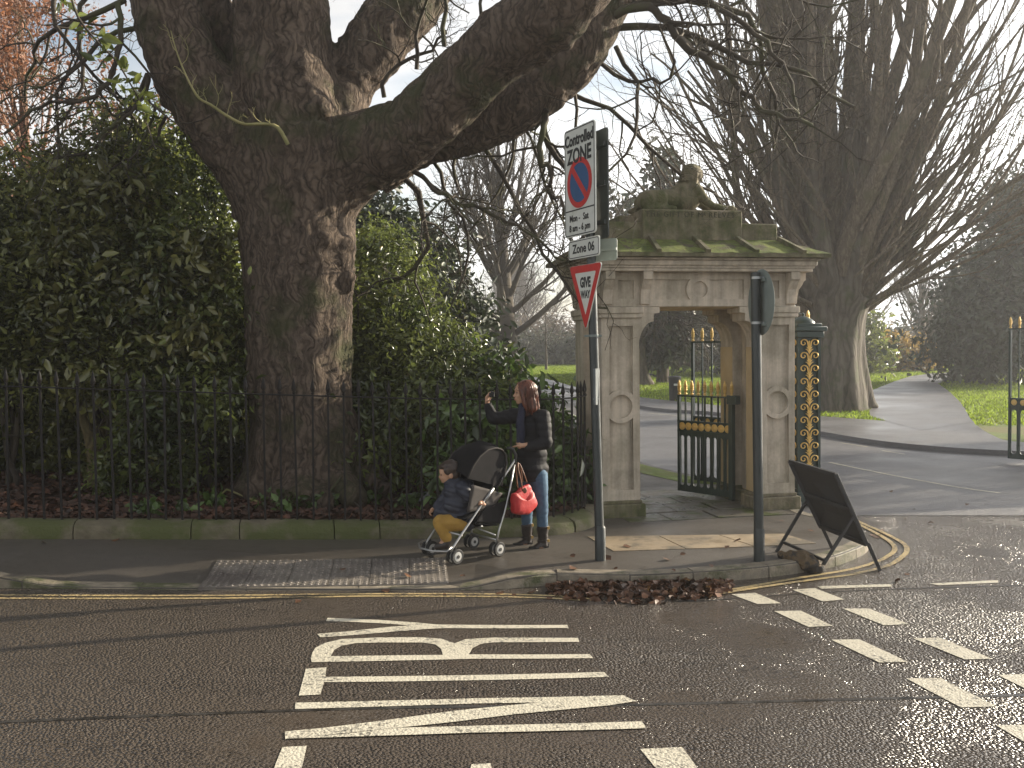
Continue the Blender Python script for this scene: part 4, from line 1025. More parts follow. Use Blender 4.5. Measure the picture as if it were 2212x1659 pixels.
zt2 = (zof(1226, 522, 8.96) + zof(1290, 504, 8.46)) / 2; zb2 = (zof(1227.6, 564.5, 8.96) + zof(1291, 546.3, 8.46)) / 2
z6_ = make_plate('zone_number_plate', 'small white plate reading Zone 06 under the tall parking sign', w, None, (zt2 + zb2) / 2 - .005, (.03, 0)); h2 = zt2 - zb2
pl_(z6_, 'panel', [rrect(w, h2, .03)], 0, .010, SIGNW)
o = pl_(z6_, 'border', [rrect(w - .02, h2 - .02, .024), rrect(w - .034, h2 - .034, .02)], -.0062, .0012, SIGNK)
tx(z6_, 'Zone 06', .115, 0, 0, sq=1.0 * w / .56, bold=.003, y=-.007)
zt3 = (zof(1226.7, 579, 8.96) + zof(1293.5, 563, 8.44)) / 2; zb3 = zof(1263.8, 714, 8.7)
gw = make_plate('give_way_sign', 'red bordered triangular sign reading GIVE WAY, low on the post', w, None, (zt3 + zb3) / 2, (.045, 0)); h3 = zt3 - zb3; w3 = w * 1.05
def tri(k, r, n=5):
    c = [(-w3 / 2, h3 / 2), (w3 / 2, h3 / 2), (0, -h3 / 2)]; g = (0, h3 / 6)
    c = [(g[0] + (x - g[0]) * k, g[1] + (z - g[1]) * k) for x, z in c]; out = []
    for i in range(3):
        p, a, q = Vector(c[i]), Vector(c[i - 1]), Vector(c[(i + 1) % 3]); u1 = (a - p).normalized() * r; u2 = (q - p).normalized() * r
        for t in range(n + 1):
            t /= n; out.append(tuple((p + u1).lerp(p, t).lerp(p.lerp(p + u2, t), t)))
    return out
pl_(gw, 'panel', [tri(1, .05)], 0, .010, SIGNW)
pl_(gw, 'red_border', [tri(.99, .05), tri(.66, .02)], -.0065, .003, SIGNR)
tx(gw, 'GIVE', .125, 0, h3 / 2 - .165, sq=.74, bold=.006, y=-.0065); tx(gw, 'WAY', .095, 0, h3 / 2 - .275, sq=.76, bold=.004, y=-.0065)
# plates on the other side of the post, seen from behind or edge on
bo = -nrm * .17
bs = make_plate('rear_zone_sign', 'dark back plate of a second tall sign mounted behind the parking sign', w, None, (zt + zb) / 2 - .03, (bo.x + .02, bo.y)); bs.rotation_euler = (0, 0, pa + rad(180))
pl_(bs, 'panel', [rrect(w * .62, hh, .035)], 0, .012, POLE)
b = B()
b.bm.free()
for z in (-.35, 0, .35): b = B(); b.box((-.15, .006, z - .02), (.15, .030, z + .02)); b.build('channel', POLE, bs)
sb = P(1303, 540, 8.75); s2 = empty('rear_small_plate', tuple(sb), rad(-38), 'small grey sign plate seen from behind, beside the Zone 06 plate', 'road sign')
pl_(s2, 'panel', [rrect(.30, .20, .025)], 0, .006, SIGNB); b = B(); b.box((-.15, -.022, -.012), (.15, -.003, .012)); b.build('channel', SIGNB, s2)
b = B()
for px_, py_, dx in ((1277, 728, .05),):
    z = zof(px_, py_, 8.76); c = on_ax(z); b.lathe(tuple(c), [(.05, 0), (.05, .022)], 14); b.box((c.x - .0, c.y - .015, z), (c.x + .075, c.y + .015, z + .02))
    b.box((c.x - .0, c.y - .015, z), (c.x - .085, c.y + .015, z + .02))
b.build('clip', SIGNB, pole)
gp = P(1289, 835, 8.66); gpl = empty('parking_plate', tuple(gp), rad(68), 'narrow grey plate strapped to the side of the sign post', 'road sign')
pl_(gpl, 'panel', [rrect(.13, .33, .01)], 0, .02, mat('plate_grey', (.10, .115, .12), (.14, .155, .16), 5, .8))
st_ = B(); c = on_ax(1.48); st_.lathe((c.x, c.y - .0435, 1.48), [(.022, .0015), (.022, -.0015)], 16, 'Y'); st_.build('round_sticker', SIGNW, pole)
# second post, round sign seen from behind
qb = G(1640, 1212, PH); qt = P(1632, 588, qb.y + .02)
p2 = empty('signpost', (qb.x, qb.y, qb.z), 0, 'dark steel post in front of the right pier with a round sign turned away', 'sign post')
ax2 = qt - qb
b = B(); b.tube([(0, 0, -.02), tuple(ax2)], .044, 18); b.lathe((0, 0, 0), [(.05, -.02), (.05, .28), (.044, .30)], 18); b.build('post', POLE, p2, 40)
rc_ = P(1644, 653, qb.y + .07); rs = empty('round_road_sign', tuple(rc_), rad(98), 'round road sign on the second post, its grey back showing', 'road sign')
b = B(); b.lathe((0, 0, 0), [(.295, .003), (.300, .0), (.295, -.003)], 40, 'Y'); b.build('panel', SIGNB, rs, 40)
b = B(); b.lathe((0, -.0035, 0), [(.285, 0), (.285, -.001)], 40, 'Y'); b.build('face', SIGNBL, rs)
for z in (-.20, .20): b = B(); b.box((-.13, .004, z - .016), (.13, .028, z + .016), .003); b.build('channel', SIGNB, rs)
b = B()
for py_ in (603, 700):
    c = P(1634, py_, qb.y + .02) - qb; b.lathe(tuple(c), [(.052, 0), (.052, .022)], 14); b.box((c.x, c.y - .02, c.z), (c.x + .09, c.y + .03, c.z + .022))
b.build('clip', mat('galvanised_clip', (.35, .36, .36), rough=.4, metal=.7), p2)

# ------------------------------------------------------------------ A-frame board by the corner
fl, frt, rl, rrt = G(1797, 1184, PH), G(1901, 1233, .004), G(1677, 1193, PH), G(1768, 1236, .01)
TL, TR = P(1708, 994, 9.05), P(1808, 1023, 8.66)
ab = empty('folding_sign_board', tuple((fl + frt) / 2), 0, 'black folding sign board leaning on its frame at the corner kerb, seen from behind', 'sign board')
o0 = (fl + frt) / 2
def lc(p): return p - o0
def bar(b, a, c, w=.014):
    a, c = lc(a), lc(c); d = (c - a).normalized(); s_ = d.cross(Vector((0, 1, .2))).normalized() * w; u = s_.cross(d).normalized() * w * .8
    b.hexa([a - s_ - u, a + s_ - u, a + s_ + u, a - s_ + u], [c - s_ - u, c + s_ - u, c + s_ + u, c - s_ + u])
bl = TL.lerp(fl, .735); br = TR.lerp(frt, .72)
nn = (TR - TL).cross(fl - TL).normalized() * .012
if nn.y > 0: nn = -nn
b = B(); q = [lc(p) for p in (TL, TR, br, bl)]
b.hexa([p + nn for p in q], [p - nn for p in q]); b.build('panel', BOARD, ab)
b = B()
for p0, p1 in ((TL, TR), (TL, bl), (TR, br), (bl, br), (TL.lerp(bl, .5), TR.lerp(br, .5))):
    bar(b, p0 + nn * 1.8, p1 + nn * 1.8, .016)
b.build('panel_frame', BOARD, ab)
for p0, p1 in ((bl, fl), (br, frt)): b = B(); bar(b, p0, p1, .014); b.build('leg', BOARD, ab)
hl, hr = TL.lerp(fl, .44) + nn * 2.5, TR.lerp(frt, .43) + nn * 2.5
for p0, p1 in ((hl, rl), (hr, rrt)): b = B(); bar(b, p0, p1, .013); b.build('rear_leg', BOARD, ab)
b = B(); bar(b, hl.lerp(rl, .80), hr.lerp(rrt, .80), .012); b.build('crossbar', BOARD, ab)
# sandbag under it
SACK = mat('old_sacking', (.10, .065, .03), (.30, .19, .08), 9, .8, bump=.8, bscale=30, ramp=(.45, .62), c3=(.03, .025, .02), s3=9, r3=(.45, .55))
b = B(); c = G(1735, 1222, .05)
b.ball((0, 0, .06), (.17, .10, .07), 3); b.ball((-.10, .03, .07), (.09, .08, .07), 2); b.ball((.10, -.05, .05), (.09, .07, .055), 2); b.ball((-.02, .05, .11), (.10, .06, .05), 2)
b.chain([(-.16, .03, .06), (-.21, .05, .05), (-.22, .02, .09)], [.045, .03, .035], 8)
me = fuse(b, .012, 2)
for v in me.vertices:
    q = v.co; v.co += Vector((0, 0, 1)) * .018 * noise.noise(q * 14) + Vector((.015 * noise.noise(q * 22 + Vector((3, 3, 3))), .015 * noise.noise(q * 22), 0)); v.co.z = max(v.co.z, .0)
sk = link('sandbag', me, SACK); sk.location = (c.x, c.y, .02); sk.rotation_euler = (0, rad(12), rad(-15)); tag(sk, 'crumpled brown sandbag lying on the kerb under the folding board', 'sandbag')
# litter bin in the park
bp_ = G(1458, 866, .085); lb = empty('litter_bin', tuple(bp_), 0, 'black round litter bin on the park lawn seen through the archway', 'bin')
s = 27.5 / 2050 * bp_.y / 2 / .0134 * .0134
rbn = 26 * bp_.y / 2050 / 2; hb_ = 54 * bp_.y / 2050
b = B(); b.lathe((0, 0, 0), [(rbn * .92, 0), (rbn * .95, .04), (rbn, hb_ * .78), (rbn * 1.02, hb_ * .8)], 20); b.build('body', BINM, lb, 40)
b = B(); b.lathe((0, 0, hb_ * .80), [(rbn * 1.04, 0), (rbn * 1.06, hb_ * .15), (rbn * .9, hb_ * .19), (rbn * .3, hb_ * .21)], 20); b.build('lid', BINM, lb, 40)
b = B(); b.box((-.07, -rbn * 1.02 - .01, hb_ * .62), (.07, -rbn * .9, hb_ * .70)); b.build('label', SIGNW, lb)
# ------------------------------------------------------------------ the great tree behind the railings
def thick(pts, rpx, dep=None):
    """limb through picture points (x, y, depth) with radius in picture units"""
    return [P(x, y, d) for x, y, d in pts], [r * d / F for (x, y, d), r in zip(pts, rpx)]
def dense(pts, rr, n=4):
    a = smooth_line([Vector((p.x, p.y, p.z)) for p in pts], n); r = []
    for i in range(len(rr) - 1):
        for k in range(n): r.append(rr[i] + (rr[i + 1] - rr[i]) * k / n)
    return a, r + [rr[-1]]
TD = 11.2
limbs = {
 'trunk': ([(655, 1085, TD), (655, 1000, TD), (652, 900, TD), (648, 780, TD), (646, 660, TD), (646, 560, TD), (645, 470, TD), (650, 380, TD), (648, 300, TD)], [128, 112, 106, 110, 112, 116, 118, 136, 140]),
 'limb1': ([(620, 430, TD), (540, 330, TD - .1), (455, 225, TD - .2), (400, 130, TD - .3), (370, 50, TD - .3), (340, -60, TD - .4)], [110, 92, 84, 72, 74, 66]),
 'limb2': ([(630, 330, TD), (570, 220, TD + .2), (515, 110, TD + .2), (455, 10, TD + .1), (400, -60, TD)], [90, 62, 50, 42, 40]),
 'limb3': ([(650, 340, TD), (625, 220, TD - .1), (612, 100, TD - .1), (608, 0, TD - .2), (600, -80, TD - .2)], [130, 112, 104, 98, 92]),
 'limb4': ([(680, 320, TD), (745, 190, TD + .1), (810, 95, TD + .2), (880, 10, TD + .3), (930, -60, TD + .4)], [100, 56, 66, 68, 62]),
 'limbA': ([(670, 430, TD), (770, 335, TD - .2), (885, 285, TD - .5), (985, 190, TD - .8), (1090, 95, TD - 1.1), (1190, 30, TD - 1.4), (1270, -60, TD - 1.6)], [100, 84, 72, 70, 74, 76, 68]),
 'limbB': ([(800, 365, TD + .1), (900, 300, TD), (1000, 278, TD), (1095, 238, TD), (1180, 180, TD), (1250, 110, TD), (1305, 20, TD), (1340, -60, TD)], [62, 60, 58, 60, 56, 58, 48, 42]),
}
tb = B()
for k, (p, r) in limbs.items():
    pts, rr = dense(*thick(p, r)); tb.tube(pts, rr, 20)
    for q, rq in zip(pts, rr):                       # burrs and swellings
        for _ in range(2):
            a = rng.random() * 6.28; h = Vector((math.cos(a), math.sin(a), rng.uniform(-.6, .6))); tb.ball(q + h * rq * .82, rq * rng.uniform(.12, .26), 1)
# buttress roots
for (x1, y1, d1, r1, x0, y0, r0) in [(835, 1062, 10.9, 18, 700, 910, 50), (775, 1084, 10.4, 24, 690, 940, 52), (890, 1050, 11.5, 14, 715, 880, 40), (650, 1092, 10.3, 32, 655, 960, 64), (525, 1078, 10.7, 30, 600, 940, 56),
                                     (600, 1086, 10.3, 20, 620, 990, 50), (520, 1060, 11.4, 18, 590, 930, 50), (700, 1092, 10.2, 14, 680, 1000, 40)]:
    a, m, e = P(x0, y0, TD - .25 * (d1 < TD)), P(x0 + (x1 - x0) * .42, y0 + (y1 - y0) * .58, (TD + d1) / 2), P(x1, y1, d1)
    pts, rr = dense([a, m, e], [r0 * TD / F, (r0 * .45 + r1 * .55) * TD / F, r1 * TD / F], 5); tb.tube(pts, rr, 12)
# burr ring half way up
for x, y, r in [(735, 560, 26), (750, 600, 20), (745, 530, 24), (560, 575, 18), (700, 515, 20), (640, 500, 16), (590, 590, 14), (753, 620, 14), (680, 560, 18)]:
    tb.ball(P(x, y, TD - .45 if x < 720 else TD - .2), r * TD / F, 2)
tm = fuse(tb, .034, 2, .5)
co = np.empty(len(tm.vertices) * 3, dtype=np.float32); tm.vertices.foreach_get('co', co); co = co.reshape(-1, 3)
no = np.empty(len(tm.vertices) * 3, dtype=np.float32); tm.vertices.foreach_get('normal', no); no = no.reshape(-1, 3)
tx_, ty_ = P(650, 800, TD).x, TD
for i in range(len(co)):
    x, y, z = co[i]; low = max(0, min(1, (3.2 - z) / 1.2))       # fluted trunk below, knobbly limbs above
    a = math.atan2(y - ty_, x - tx_)
    d = .028 * noise.noise(Vector((x * 3.1, y * 3.1, z * 1.1))) + .020 * noise.noise(Vector((x * 11, y * 11, z * (2.5 + 6 * (1 - low))))) + .012 * abs(noise.noise(Vector((x * 19, y * 19, z * (5 + 14 * (1 - low))))))
    d += low * .075 * noise.noise(Vector((math.cos(a) * 3.3, math.sin(a) * 3.3, z * .35))) + (1 - low) * .035 * max(0, noise.noise(Vector((x * 6, y * 6, z * 6 + 7))))
    co[i] += no[i] * d
tm.vertices.foreach_set('co', co.ravel()); tm.update()
big = empty('great_old_tree', (tx_, ty_, gz(tx_, ty_) + .2), 0, 'huge old bare tree with a burred trunk and massive limbs behind the railings', 'tree')
def under(o, e):
    """parent without moving"""
    o.parent = e; o.matrix_parent_inverse = e.matrix_basis.inverted() if False else Matrix.Translation(-Vector(e.location)) ; return o
under(link('trunk', tm, BARK), big)

def wander(p, d, Lg, n, wob, trop, r=rng):
    """a crooked line of n pieces; trop pulls it up (+) or down (-)"""
    pts = [Vector(p)]; d = Vector(d).normalized(); st = Lg / n
    for _ in range(n):
        d = (d + Vector((r.gauss(0, wob), r.gauss(0, wob), r.gauss(0, wob) + trop))).normalized(); pts.append(pts[-1] + d * st)
    return pts, d
def grow(out, p, d, Lg, r0, lv, cfg, r=rng):
    c = cfg[lv]; n = c.get('n', 6)
    pts, _ = wander(p, d, Lg, n, c['wob'], c['trop'], r)
    r1 = r0 * c.get('tip', .35); rr = [r0 + (r1 - r0) * i / n for i in range(n + 1)]
    out.append((np.array(pts), np.array(rr)))
    if lv + 1 < len(cfg):
        k = c['kids']; k = int(k * (.7 + .6 * r.random())) if k > 2 else k
        for j in range(k):
            t = c.get('from', .2) + (1 - c.get('from', .2)) * (j + r.random()) / k; i = min(int(t * n), n - 1); f = t * n - i
            q = pts[i].lerp(pts[i + 1], f); ax_ = (pts[i + 1] - pts[i]).normalized()
            s_ = ax_.cross(Vector((r.gauss(0, 1), r.gauss(0, 1), r.gauss(0, 1))))
            if s_.length < 1e-3: continue
            s_.normalize(); an = rad(c['ang'] * (.7 + .6 * r.random()))
            grow(out, q, ax_ * math.cos(an) + s_ * math.sin(an), Lg * c['len'] * (.6 + .7 * r.random()) * (1.15 - .5 * t), max(rr[i] * c['rad'], .0022), lv + 1, cfg, r)
# crooked hanging twigs from the limbs, in the horse chestnut manner
cfgD = [dict(n=9, wob=.26, trop=-.07, kids=7, ang=52, len=.50, rad=.55, tip=.4), dict(n=7, wob=.30, trop=-.01, kids=5, ang=50, len=.5, rad=.6, tip=.4), dict(n=5, wob=.32, trop=.05, kids=3, ang=45, len=.5, rad=.7, tip=.5), dict(n=4, wob=.3, trop=.10, kids=0, ang=0, len=0, rad=0, tip=.6)]
tw = []
spots = [((1175, 235, 11.1), (.05, 0, -1), 1.5, .045, 1), ((1050, 325, 11), (.5, -.1, -.6), 2.6, .03, 1), ((860, 372, 11), (.55, -.1, -.6), 3.0, .038, 1), ((930, 340, 11), (.2, -.2, -1), 2.0, .026, 1), ((780, 400, 11.4), (.3, 0, -.9), 1.9, .024, 1),
         ((985, 325, 11.2), (-.3, 0, -1), 1.9, .022, 1), ((1240, 190, 11), (.3, 0, -.7), 2.2, .022, 1), ((1290, 130, 11), (.5, 0, -.5), 2.4, .028, 1), ((1320, 60, 11), (.9, .1, -.3), 3.0, .045, 1), ((1340, 0, 11), (1, 0, -.1), 3.4, .05, 1),
         ((1110, 300, 11), (.1, 0, -1), 1.5, .02, 1), ((320, 160, 10.8), (-.4, 0, -.85), 1.6, .034, 1), ((335, 230, 10.8), (-.1, 0, -1), 1.2, .018, 1), ((300, 60, 10.6), (-.8, 0, -.3), 2.2, .03, 1), ((270, 0, 10.6), (-1, -.1, -.25), 2.6, .035, 1), ((360, 250, 10.9), (-.5, 0, -.5), 1.4, .02, 1),
         ((900, 150, 10.6), (-.3, 0, .9), 1.6, .025, 0), ((960, 100, 10.4), (-.2, 0, .9), 1.8, .028, 0), ((830, 210, 10.8), (-.1, 0, 1), 1.3, .03, 0), ((1040, 40, 10.2), (-.3, 0, .9), 1.4, .02, 0), ((1150, 150, 11.2), (.1, 0, 1), 1.0, .02, 0), ((770, 60, 11.4), (.8, 0, .4), 1.6, .022, 0),
         ((1210, 190, 11.2), (.9, .2, -.3), 3.0, .03, 1), ((1330, 100, 11), (.4, -.2, -.8), 2.2, .03, 1), ((1120, 255, 11), (.6, .3, -.5), 2.4, .022, 1), ((200, -20, 10.6), (-.5, 0, -.8), 2.0, .03, 1), ((120, -30, 10.6), (-.2, 0, -1), 2.0, .03, 1), ((440, -20, 11), (.1, 0, -1), .7, .014, 1)]
for (x, y, d_), dr_, Lg, r0, _ in spots: grow(tw, P(x, y, d_ + .25), dr_, Lg, r0, 0, cfgD)
# the long bough that crosses the upper right of the picture
for pth_, r0 in (([(1330, 30, 11), (1400, 14, 10.9), (1450, 60, 10.8), (1490, 110, 10.8), (1560, 150, 10.7), (1620, 215, 10.7), (1680, 250, 10.6), (1760, 265, 10.6)], .055),
                 ([(1340, -10, 11), (1440, -20, 10.7), (1560, 20, 10.5), (1650, 90, 10.4), (1700, 160, 10.3), (1725, 240, 10.2)], .04),
                 ([(1180, 240, 11), (1172, 290, 11), (1165, 345, 11), (1190, 375, 11), (1183, 410, 11), (1215, 440, 11), (1222, 480, 11)], .042),
                 ([(890, 365, 11), (935, 405, 10.9), (1000, 440, 10.8), (1080, 470, 10.7), (1150, 510, 10.6), (1215, 560, 10.6)], .032),
                 ([(255, 0, 10.5), (262, 90, 10.5), (225, 180, 10.5), (170, 220, 10.4), (90, 225, 10.3), (10, 290, 10.2)], .035),
                 ([(325, 165, 10.8), (300, 220, 10.7), (280, 245, 10.6), (240, 275, 10.5), (205, 300, 10.4)], .03)):
    pts, rr = dense([P(*q) for q in pth_], [r0 * (1 - .6 * i / (len(pth_) - 1)) for i in range(len(pth_))], 4)
    pts = [p + Vector((rng.gauss(0, .015), rng.gauss(0, .015), rng.gauss(0, .015))) for p in pts]
    tw.append((np.array(pts), np.array(rr)))
    for i in range(2, len(pts), 2):
        t = (pts[i] - pts[i - 1]).normalized(); s_ = t.cross(Vector((rng.gauss(0, 1), rng.gauss(0, 1), rng.gauss(0, 1)))).normalized()
        grow(tw, pts[i], t * .6 + s_ * .8, rng.uniform(.7, 1.5), rr[i] * .5, 1, cfgD)
under(link('twigs', tubes_mesh('twigs', tw), TWIG), big)['kind'] = 'stuff'
# the pale lit shoot in front of the left limb
sh = []
pts, rr = dense([P(x, y, 10.2) for x, y in ((622, 312), (600, 275), (570, 268), (528, 268), (490, 250), (455, 226), (430, 212), (410, 180), (392, 140), (378, 100), (369, 66))], [.022, .021, .02, .018, .017, .015, .013, .011, .009, .007, .005], 3)
sh.append((np.array(pts), np.array(rr)))
for i in range(4, len(pts) - 1, 2):
    t = (pts[i + 1] - pts[i]).normalized(); s_ = Vector((rng.gauss(0, 1), rng.gauss(0, .3), rng.uniform(.2, 1.4))).normalized(); grow(sh, pts[i], t * .5 + s_, rng.uniform(.12, .4), .005, 2, cfgD)
SHOOT = mat('pale_shoot_bark', (.22, .21, .08), (.34, .30, .14), 6, .8)
under(link('shoot', tubes_mesh('shoot', sh), SHOOT), big)

# ------------------------------------------------------------------ the many-stemmed tree across the drive
MB_ = G(1812, 885, .1); MD = MB_.y
mb = B()
for (pp_, rr_) in (([(1815, 900, 0), (1812, 850, 0), (1808, 780, 0), (1808, 700, 0), (1812, 640, 0)], [62, 56, 50, 54, 66]), ([(1770, 895, -.4), (1775, 820, -.4), (1780, 740, -.3), (1770, 660, -.2), (1765, 600, 0)], [20, 22, 26, 24, 18]),
                   ([(1845, 893, -.7), (1835, 840, -.6), (1825, 760, -.5), (1830, 690, -.3), (1850, 620, 0)], [14, 18, 24, 26, 20]), ([(1880, 880, .2), (1862, 830, .1), (1848, 760, 0), (1850, 680, 0), (1880, 615, 0)], [14, 20, 22, 22, 18]),
                   ([(1800, 898, -.9), (1800, 830, -.8), (1795, 760, -.6), (1790, 690, -.5), (1800, 620, -.3)], [16, 20, 24, 22, 18]), ([(1890, 886, .6), (1868, 850, .5), (1852, 790, .4), (1845, 700, .3)], [12, 14, 18, 18]),
                   ([(1740, 885, .3), (1762, 830, .2), (1770, 760, .1), (1768, 690, .1)], [18, 20, 18, 18])):
    pts, rr = dense(*thick([(x, y, MD + d) for x, y, d in pp_], rr_)); mb.tube(pts, rr, 14)
for x1, y1, x2, y2, r0, dd in ((1700, 470, 1672, 330, 24, -.5), (1748, 440, 1728, 290, 28, -.2), (1792, 430, 1782, 280, 26, .4), (1836, 430, 1842, 280, 28, -.3), (1884, 460, 1906, 320, 24, .2), (1930, 490, 1968, 380, 18, -.2), (1660, 500, 1625, 390, 16, .3), (1770, 500, 1752, 360, 24, -.8), (1860, 500, 1872, 360, 22, -.8), (1958, 540, 2010, 460, 12, .3), (1640, 560, 1600, 470, 11, -.2)):
    pts, rr = dense(*thick([(1812 + (x1 - 1812) * .25, 690, MD + dd * .5), (1812 + (x1 - 1812) * .62, 590, MD + dd * .8), (x1, y1, MD + dd), (x2, y2, MD + dd)], [r0 * 1.15, r0 * 1.0, r0 * .85, r0 * .62])); mb.tube(pts, rr, 12)
multi = empty('many_stemmed_tree', tuple(MB_), 0, 'tall fluted grey tree fanning into dozens of bare upright stems right of the gateway', 'tree')
under(link('trunk', fuse(mb, .075, 2), BARK2), multi)
r2 = random.Random(11); st = []
cfgM = [dict(n=12, wob=.055, trop=.045, kids=6, ang=27, len=.44, rad=.5, tip=.32, **{'from': .15}), dict(n=7, wob=.09, trop=.07, kids=4, ang=34, len=.42, rad=.55, tip=.35), dict(n=5, wob=.10, trop=.05, kids=4, ang=36, len=.42, rad=.6, tip=.4), dict(n=4, wob=.14, trop=.03, kids=0, ang=0, len=0, rad=0, tip=.5)]
for k in range(52):
    f = (k + r2.random()) / 52 * 2 - 1                    # -1 left .. 1 right
    thick_ = r2.random()
    ang = rad(70 * f * abs(f) ** .25); y0 = 650 - 90 * (1 - abs(f)) + r2.uniform(-50, 50)
    p = P(1810 + 62 * f, y0, MD + r2.uniform(-.7, .7))
    d = Vector((math.sin(ang), r2.uniform(-.35, .30), math.cos(ang)))
    big_ = abs(f) < .45 and thick_ > .35
    grow(st, p, d, r2.uniform(7.5, 11) if big_ else r2.uniform(6, 9.5), r2.uniform(.14, .30) if big_ else r2.uniform(.05, .11), 0, cfgM, r2)
for x0, y0, x1, r0 in ((1705, 540, 1655, .24), (1752, 540, 1712, .28), (1800, 540, 1775, .26), (1850, 540, 1850, .30), (1890, 560, 1925, .20), (1735, 600, 1690, .18), (1600, 520, 1560, .12), (1935, 560, 2010, .20)):    # the heavy central boles
    a, m, e = P(1810 + (x0 - 1810) * .3, 680, MD - .2), P(x0, 480, MD - .2), P(x1, -120, MD)
    pts, rr = dense([a, a.lerp(m, .5) + Vector((0, 0, -.1)), m, m.lerp(e, .5), e], [r0 * 1.05, r0 * 1.1, r0, r0 * .85, r0 * .7], 3); st.append((np.array(pts), np.array(rr)))
    for i in range(3, len(pts), 1):
        for _ in range(2):
            s_ = Vector((r2.gauss(0, 1), r2.gauss(0, 1), .4)).normalized(); grow(st, pts[i], s_ * .7 + Vector((0, 0, 1)), r2.uniform(2, 4), r2.uniform(.025, .06), 1, cfgM, r2)
# crisp arching sprays low on the right and left
for k in range(44):
    side = 1 if k % 5 < 3 else -1; p = P(1820 + side * r2.uniform(20, 70), r2.uniform(440, 660), MD + r2.uniform(-1.5, 1))
    grow(st, p, Vector((side * r2.uniform(.6, 1.0), r2.uniform(-.4, .3), r2.uniform(.55, 1.2))), r2.uniform(4.5, 8.5), r2.uniform(.03, .06), 1, cfgM, r2)
under(link('stems', tubes_mesh('stems', st), bark('stem_bark', (.06, .047, .034), (.17, .135, .095), (.09, .085, .045), .9, .5, .1, .02)), multi)['kind'] = 'stuff'
print('stems', sum((len(a) - 1) * 4 for a, b in st), 'twigs', sum(len(a) for a, b in tw))

# ------------------------------------------------------------------ foliage maker
def foliage(blobs, n, size, r, clump=.16, shell=.55, out=.5, aspect=.42, per=26, keep=None, jit=.19):
    """leaves in clusters through a set of ellipsoids (centre, radii); returns a mesh of folded pointed leaves"""
    w = np.array([b_[1][0] * b_[1][1] + b_[1][1] * b_[1][2] + b_[1][0] * b_[1][2] for b_ in blobs]); w = w / w.sum()
    nc = max(1, n // per); which = r.choice(len(blobs), nc, p=w)
    C_ = np.array([b_[0] for b_ in blobs])[which]; R_ = np.array([b_[1] for b_ in blobs])[which]
    dv = r.normal(size=(nc, 3)); dv /= np.linalg.norm(dv, axis=1)[:, None]
    rad_ = shell + (1 - shell) * r.random(nc) ** .6; rad_ *= 1 + jit * r.normal(size=nc)
    cc = C_ + dv * R_ * rad_[:, None]
    if keep is not None: m_ = keep(cc); cc, dv = cc[m_], dv[m_]
    nc = len(cc); N_ = nc * per
    csz = clump * (.5 + r.random(nc))
    pos = np.repeat(cc, per, 0) + r.normal(size=(N_, 3)) * np.repeat(csz, per)[:, None] * np.array([1, 1, .75])
    nr = np.repeat(dv, per, 0) * out + r.normal(size=(N_, 3)) * .6 + np.array([0, 0, .35]); nr /= np.linalg.norm(nr, axis=1)[:, None]
    t = r.normal(size=(N_, 3)) + np.array([0, 0, -.35]); t -= nr * (t * nr).sum(1)[:, None]; t /= np.linalg.norm(t, axis=1)[:, None] + 1e-9
    s_ = np.cross(nr, t); Ls = size * (.5 + 1.0 * r.random(N_)) * np.repeat(.75 + .5 * r.random(nc), per); Ws = Ls * aspect
    L_, W_ = Ls[:, None], Ws[:, None]
    v0 = pos; v1 = pos + t * L_ * .33 + s_ * W_ * .5 + nr * W_ * .16; v2 = pos + t * L_ * .72 + s_ * W_ * .38 + nr * W_ * .12 - nr * L_ * .05
    v3 = pos + t * L_ - nr * L_ * .14; v4 = pos + t * L_ * .72 - s_ * W_ * .38 + nr * W_ * .12 - nr * L_ * .05; v5 = pos + t * L_ * .33 - s_ * W_ * .5 + nr * W_ * .16
    V = np.stack([v0, v1, v2, v3, v4, v5], 1).reshape(-1, 3); i = np.arange(N_)[:, None] * 6
    Fc = np.concatenate([i + np.array([[0, 1, 2, 3]]), i + np.array([[0, 3, 4, 5]])])
    return mesh_np('foliage', V, Fc)
def leafmat(name, c1, c2, rough=.32, trans=.22, spec=.85, c3=None, r3=(.62, .68)):
    return mat(name, c1, c2, 1.1, rough, None, spec=spec, trans=trans, island=.6, c3=c3, s3=5, r3=r3)
LEAFD = leafmat('dark_evergreen_leaf', (.045, .056, .016), (.18, .19, .05), .25, .45, c3=(.16, .15, .04))
LEAFM = leafmat('laurel_leaf', (.046, .066, .018), (.18, .21, .052), .24, .48, c3=(.20, .17, .05))
LEAFB = leafmat('bright_laurel_leaf', (.06, .105, .02), (.10, .16, .035), .34, .35)
LEAFC = leafmat('conifer_spray', (.028, .042, .022), (.05, .065, .034), .6, .15)
LEAFY = leafmat('yellowing_leaf', (.22, .15, .03), (.34, .22, .05), .6, .4)
LEAFR = leafmat('russet_leaf', (.20, .085, .04), (.30, .13, .06), .6, .4)
def stems(parent, base, tips, r0, m=TWIG, name='stem'):
    ls = []
    for t in tips:
        b_ = Vector(base) + Vector((rng.gauss(0, .08), rng.gauss(0, .08), 0)); t = Vector(t); n = 9
        pts = [b_.lerp(t, i / n) + Vector((rng.gauss(0, .03), rng.gauss(0, .03), 0)) * (1 if 0 < i else 0) + Vector((0, 0, .25 * math.sin(math.pi * i / n) * (t - b_).length * .2)) for i in range(n + 1)]
        ls.append((np.array(pts), np.linspace(r0, r0 * .3, n + 1)))
        for i in range(3, n, 1): grow(ls, pts[i], Vector((rng.gauss(0, 1), rng.gauss(0, 1), .6)), .6, r0 * .3, 2, cfgD)
    o = under(link(name, tubes_mesh(name, ls), m), parent); o['kind'] = 'stuff'; return o
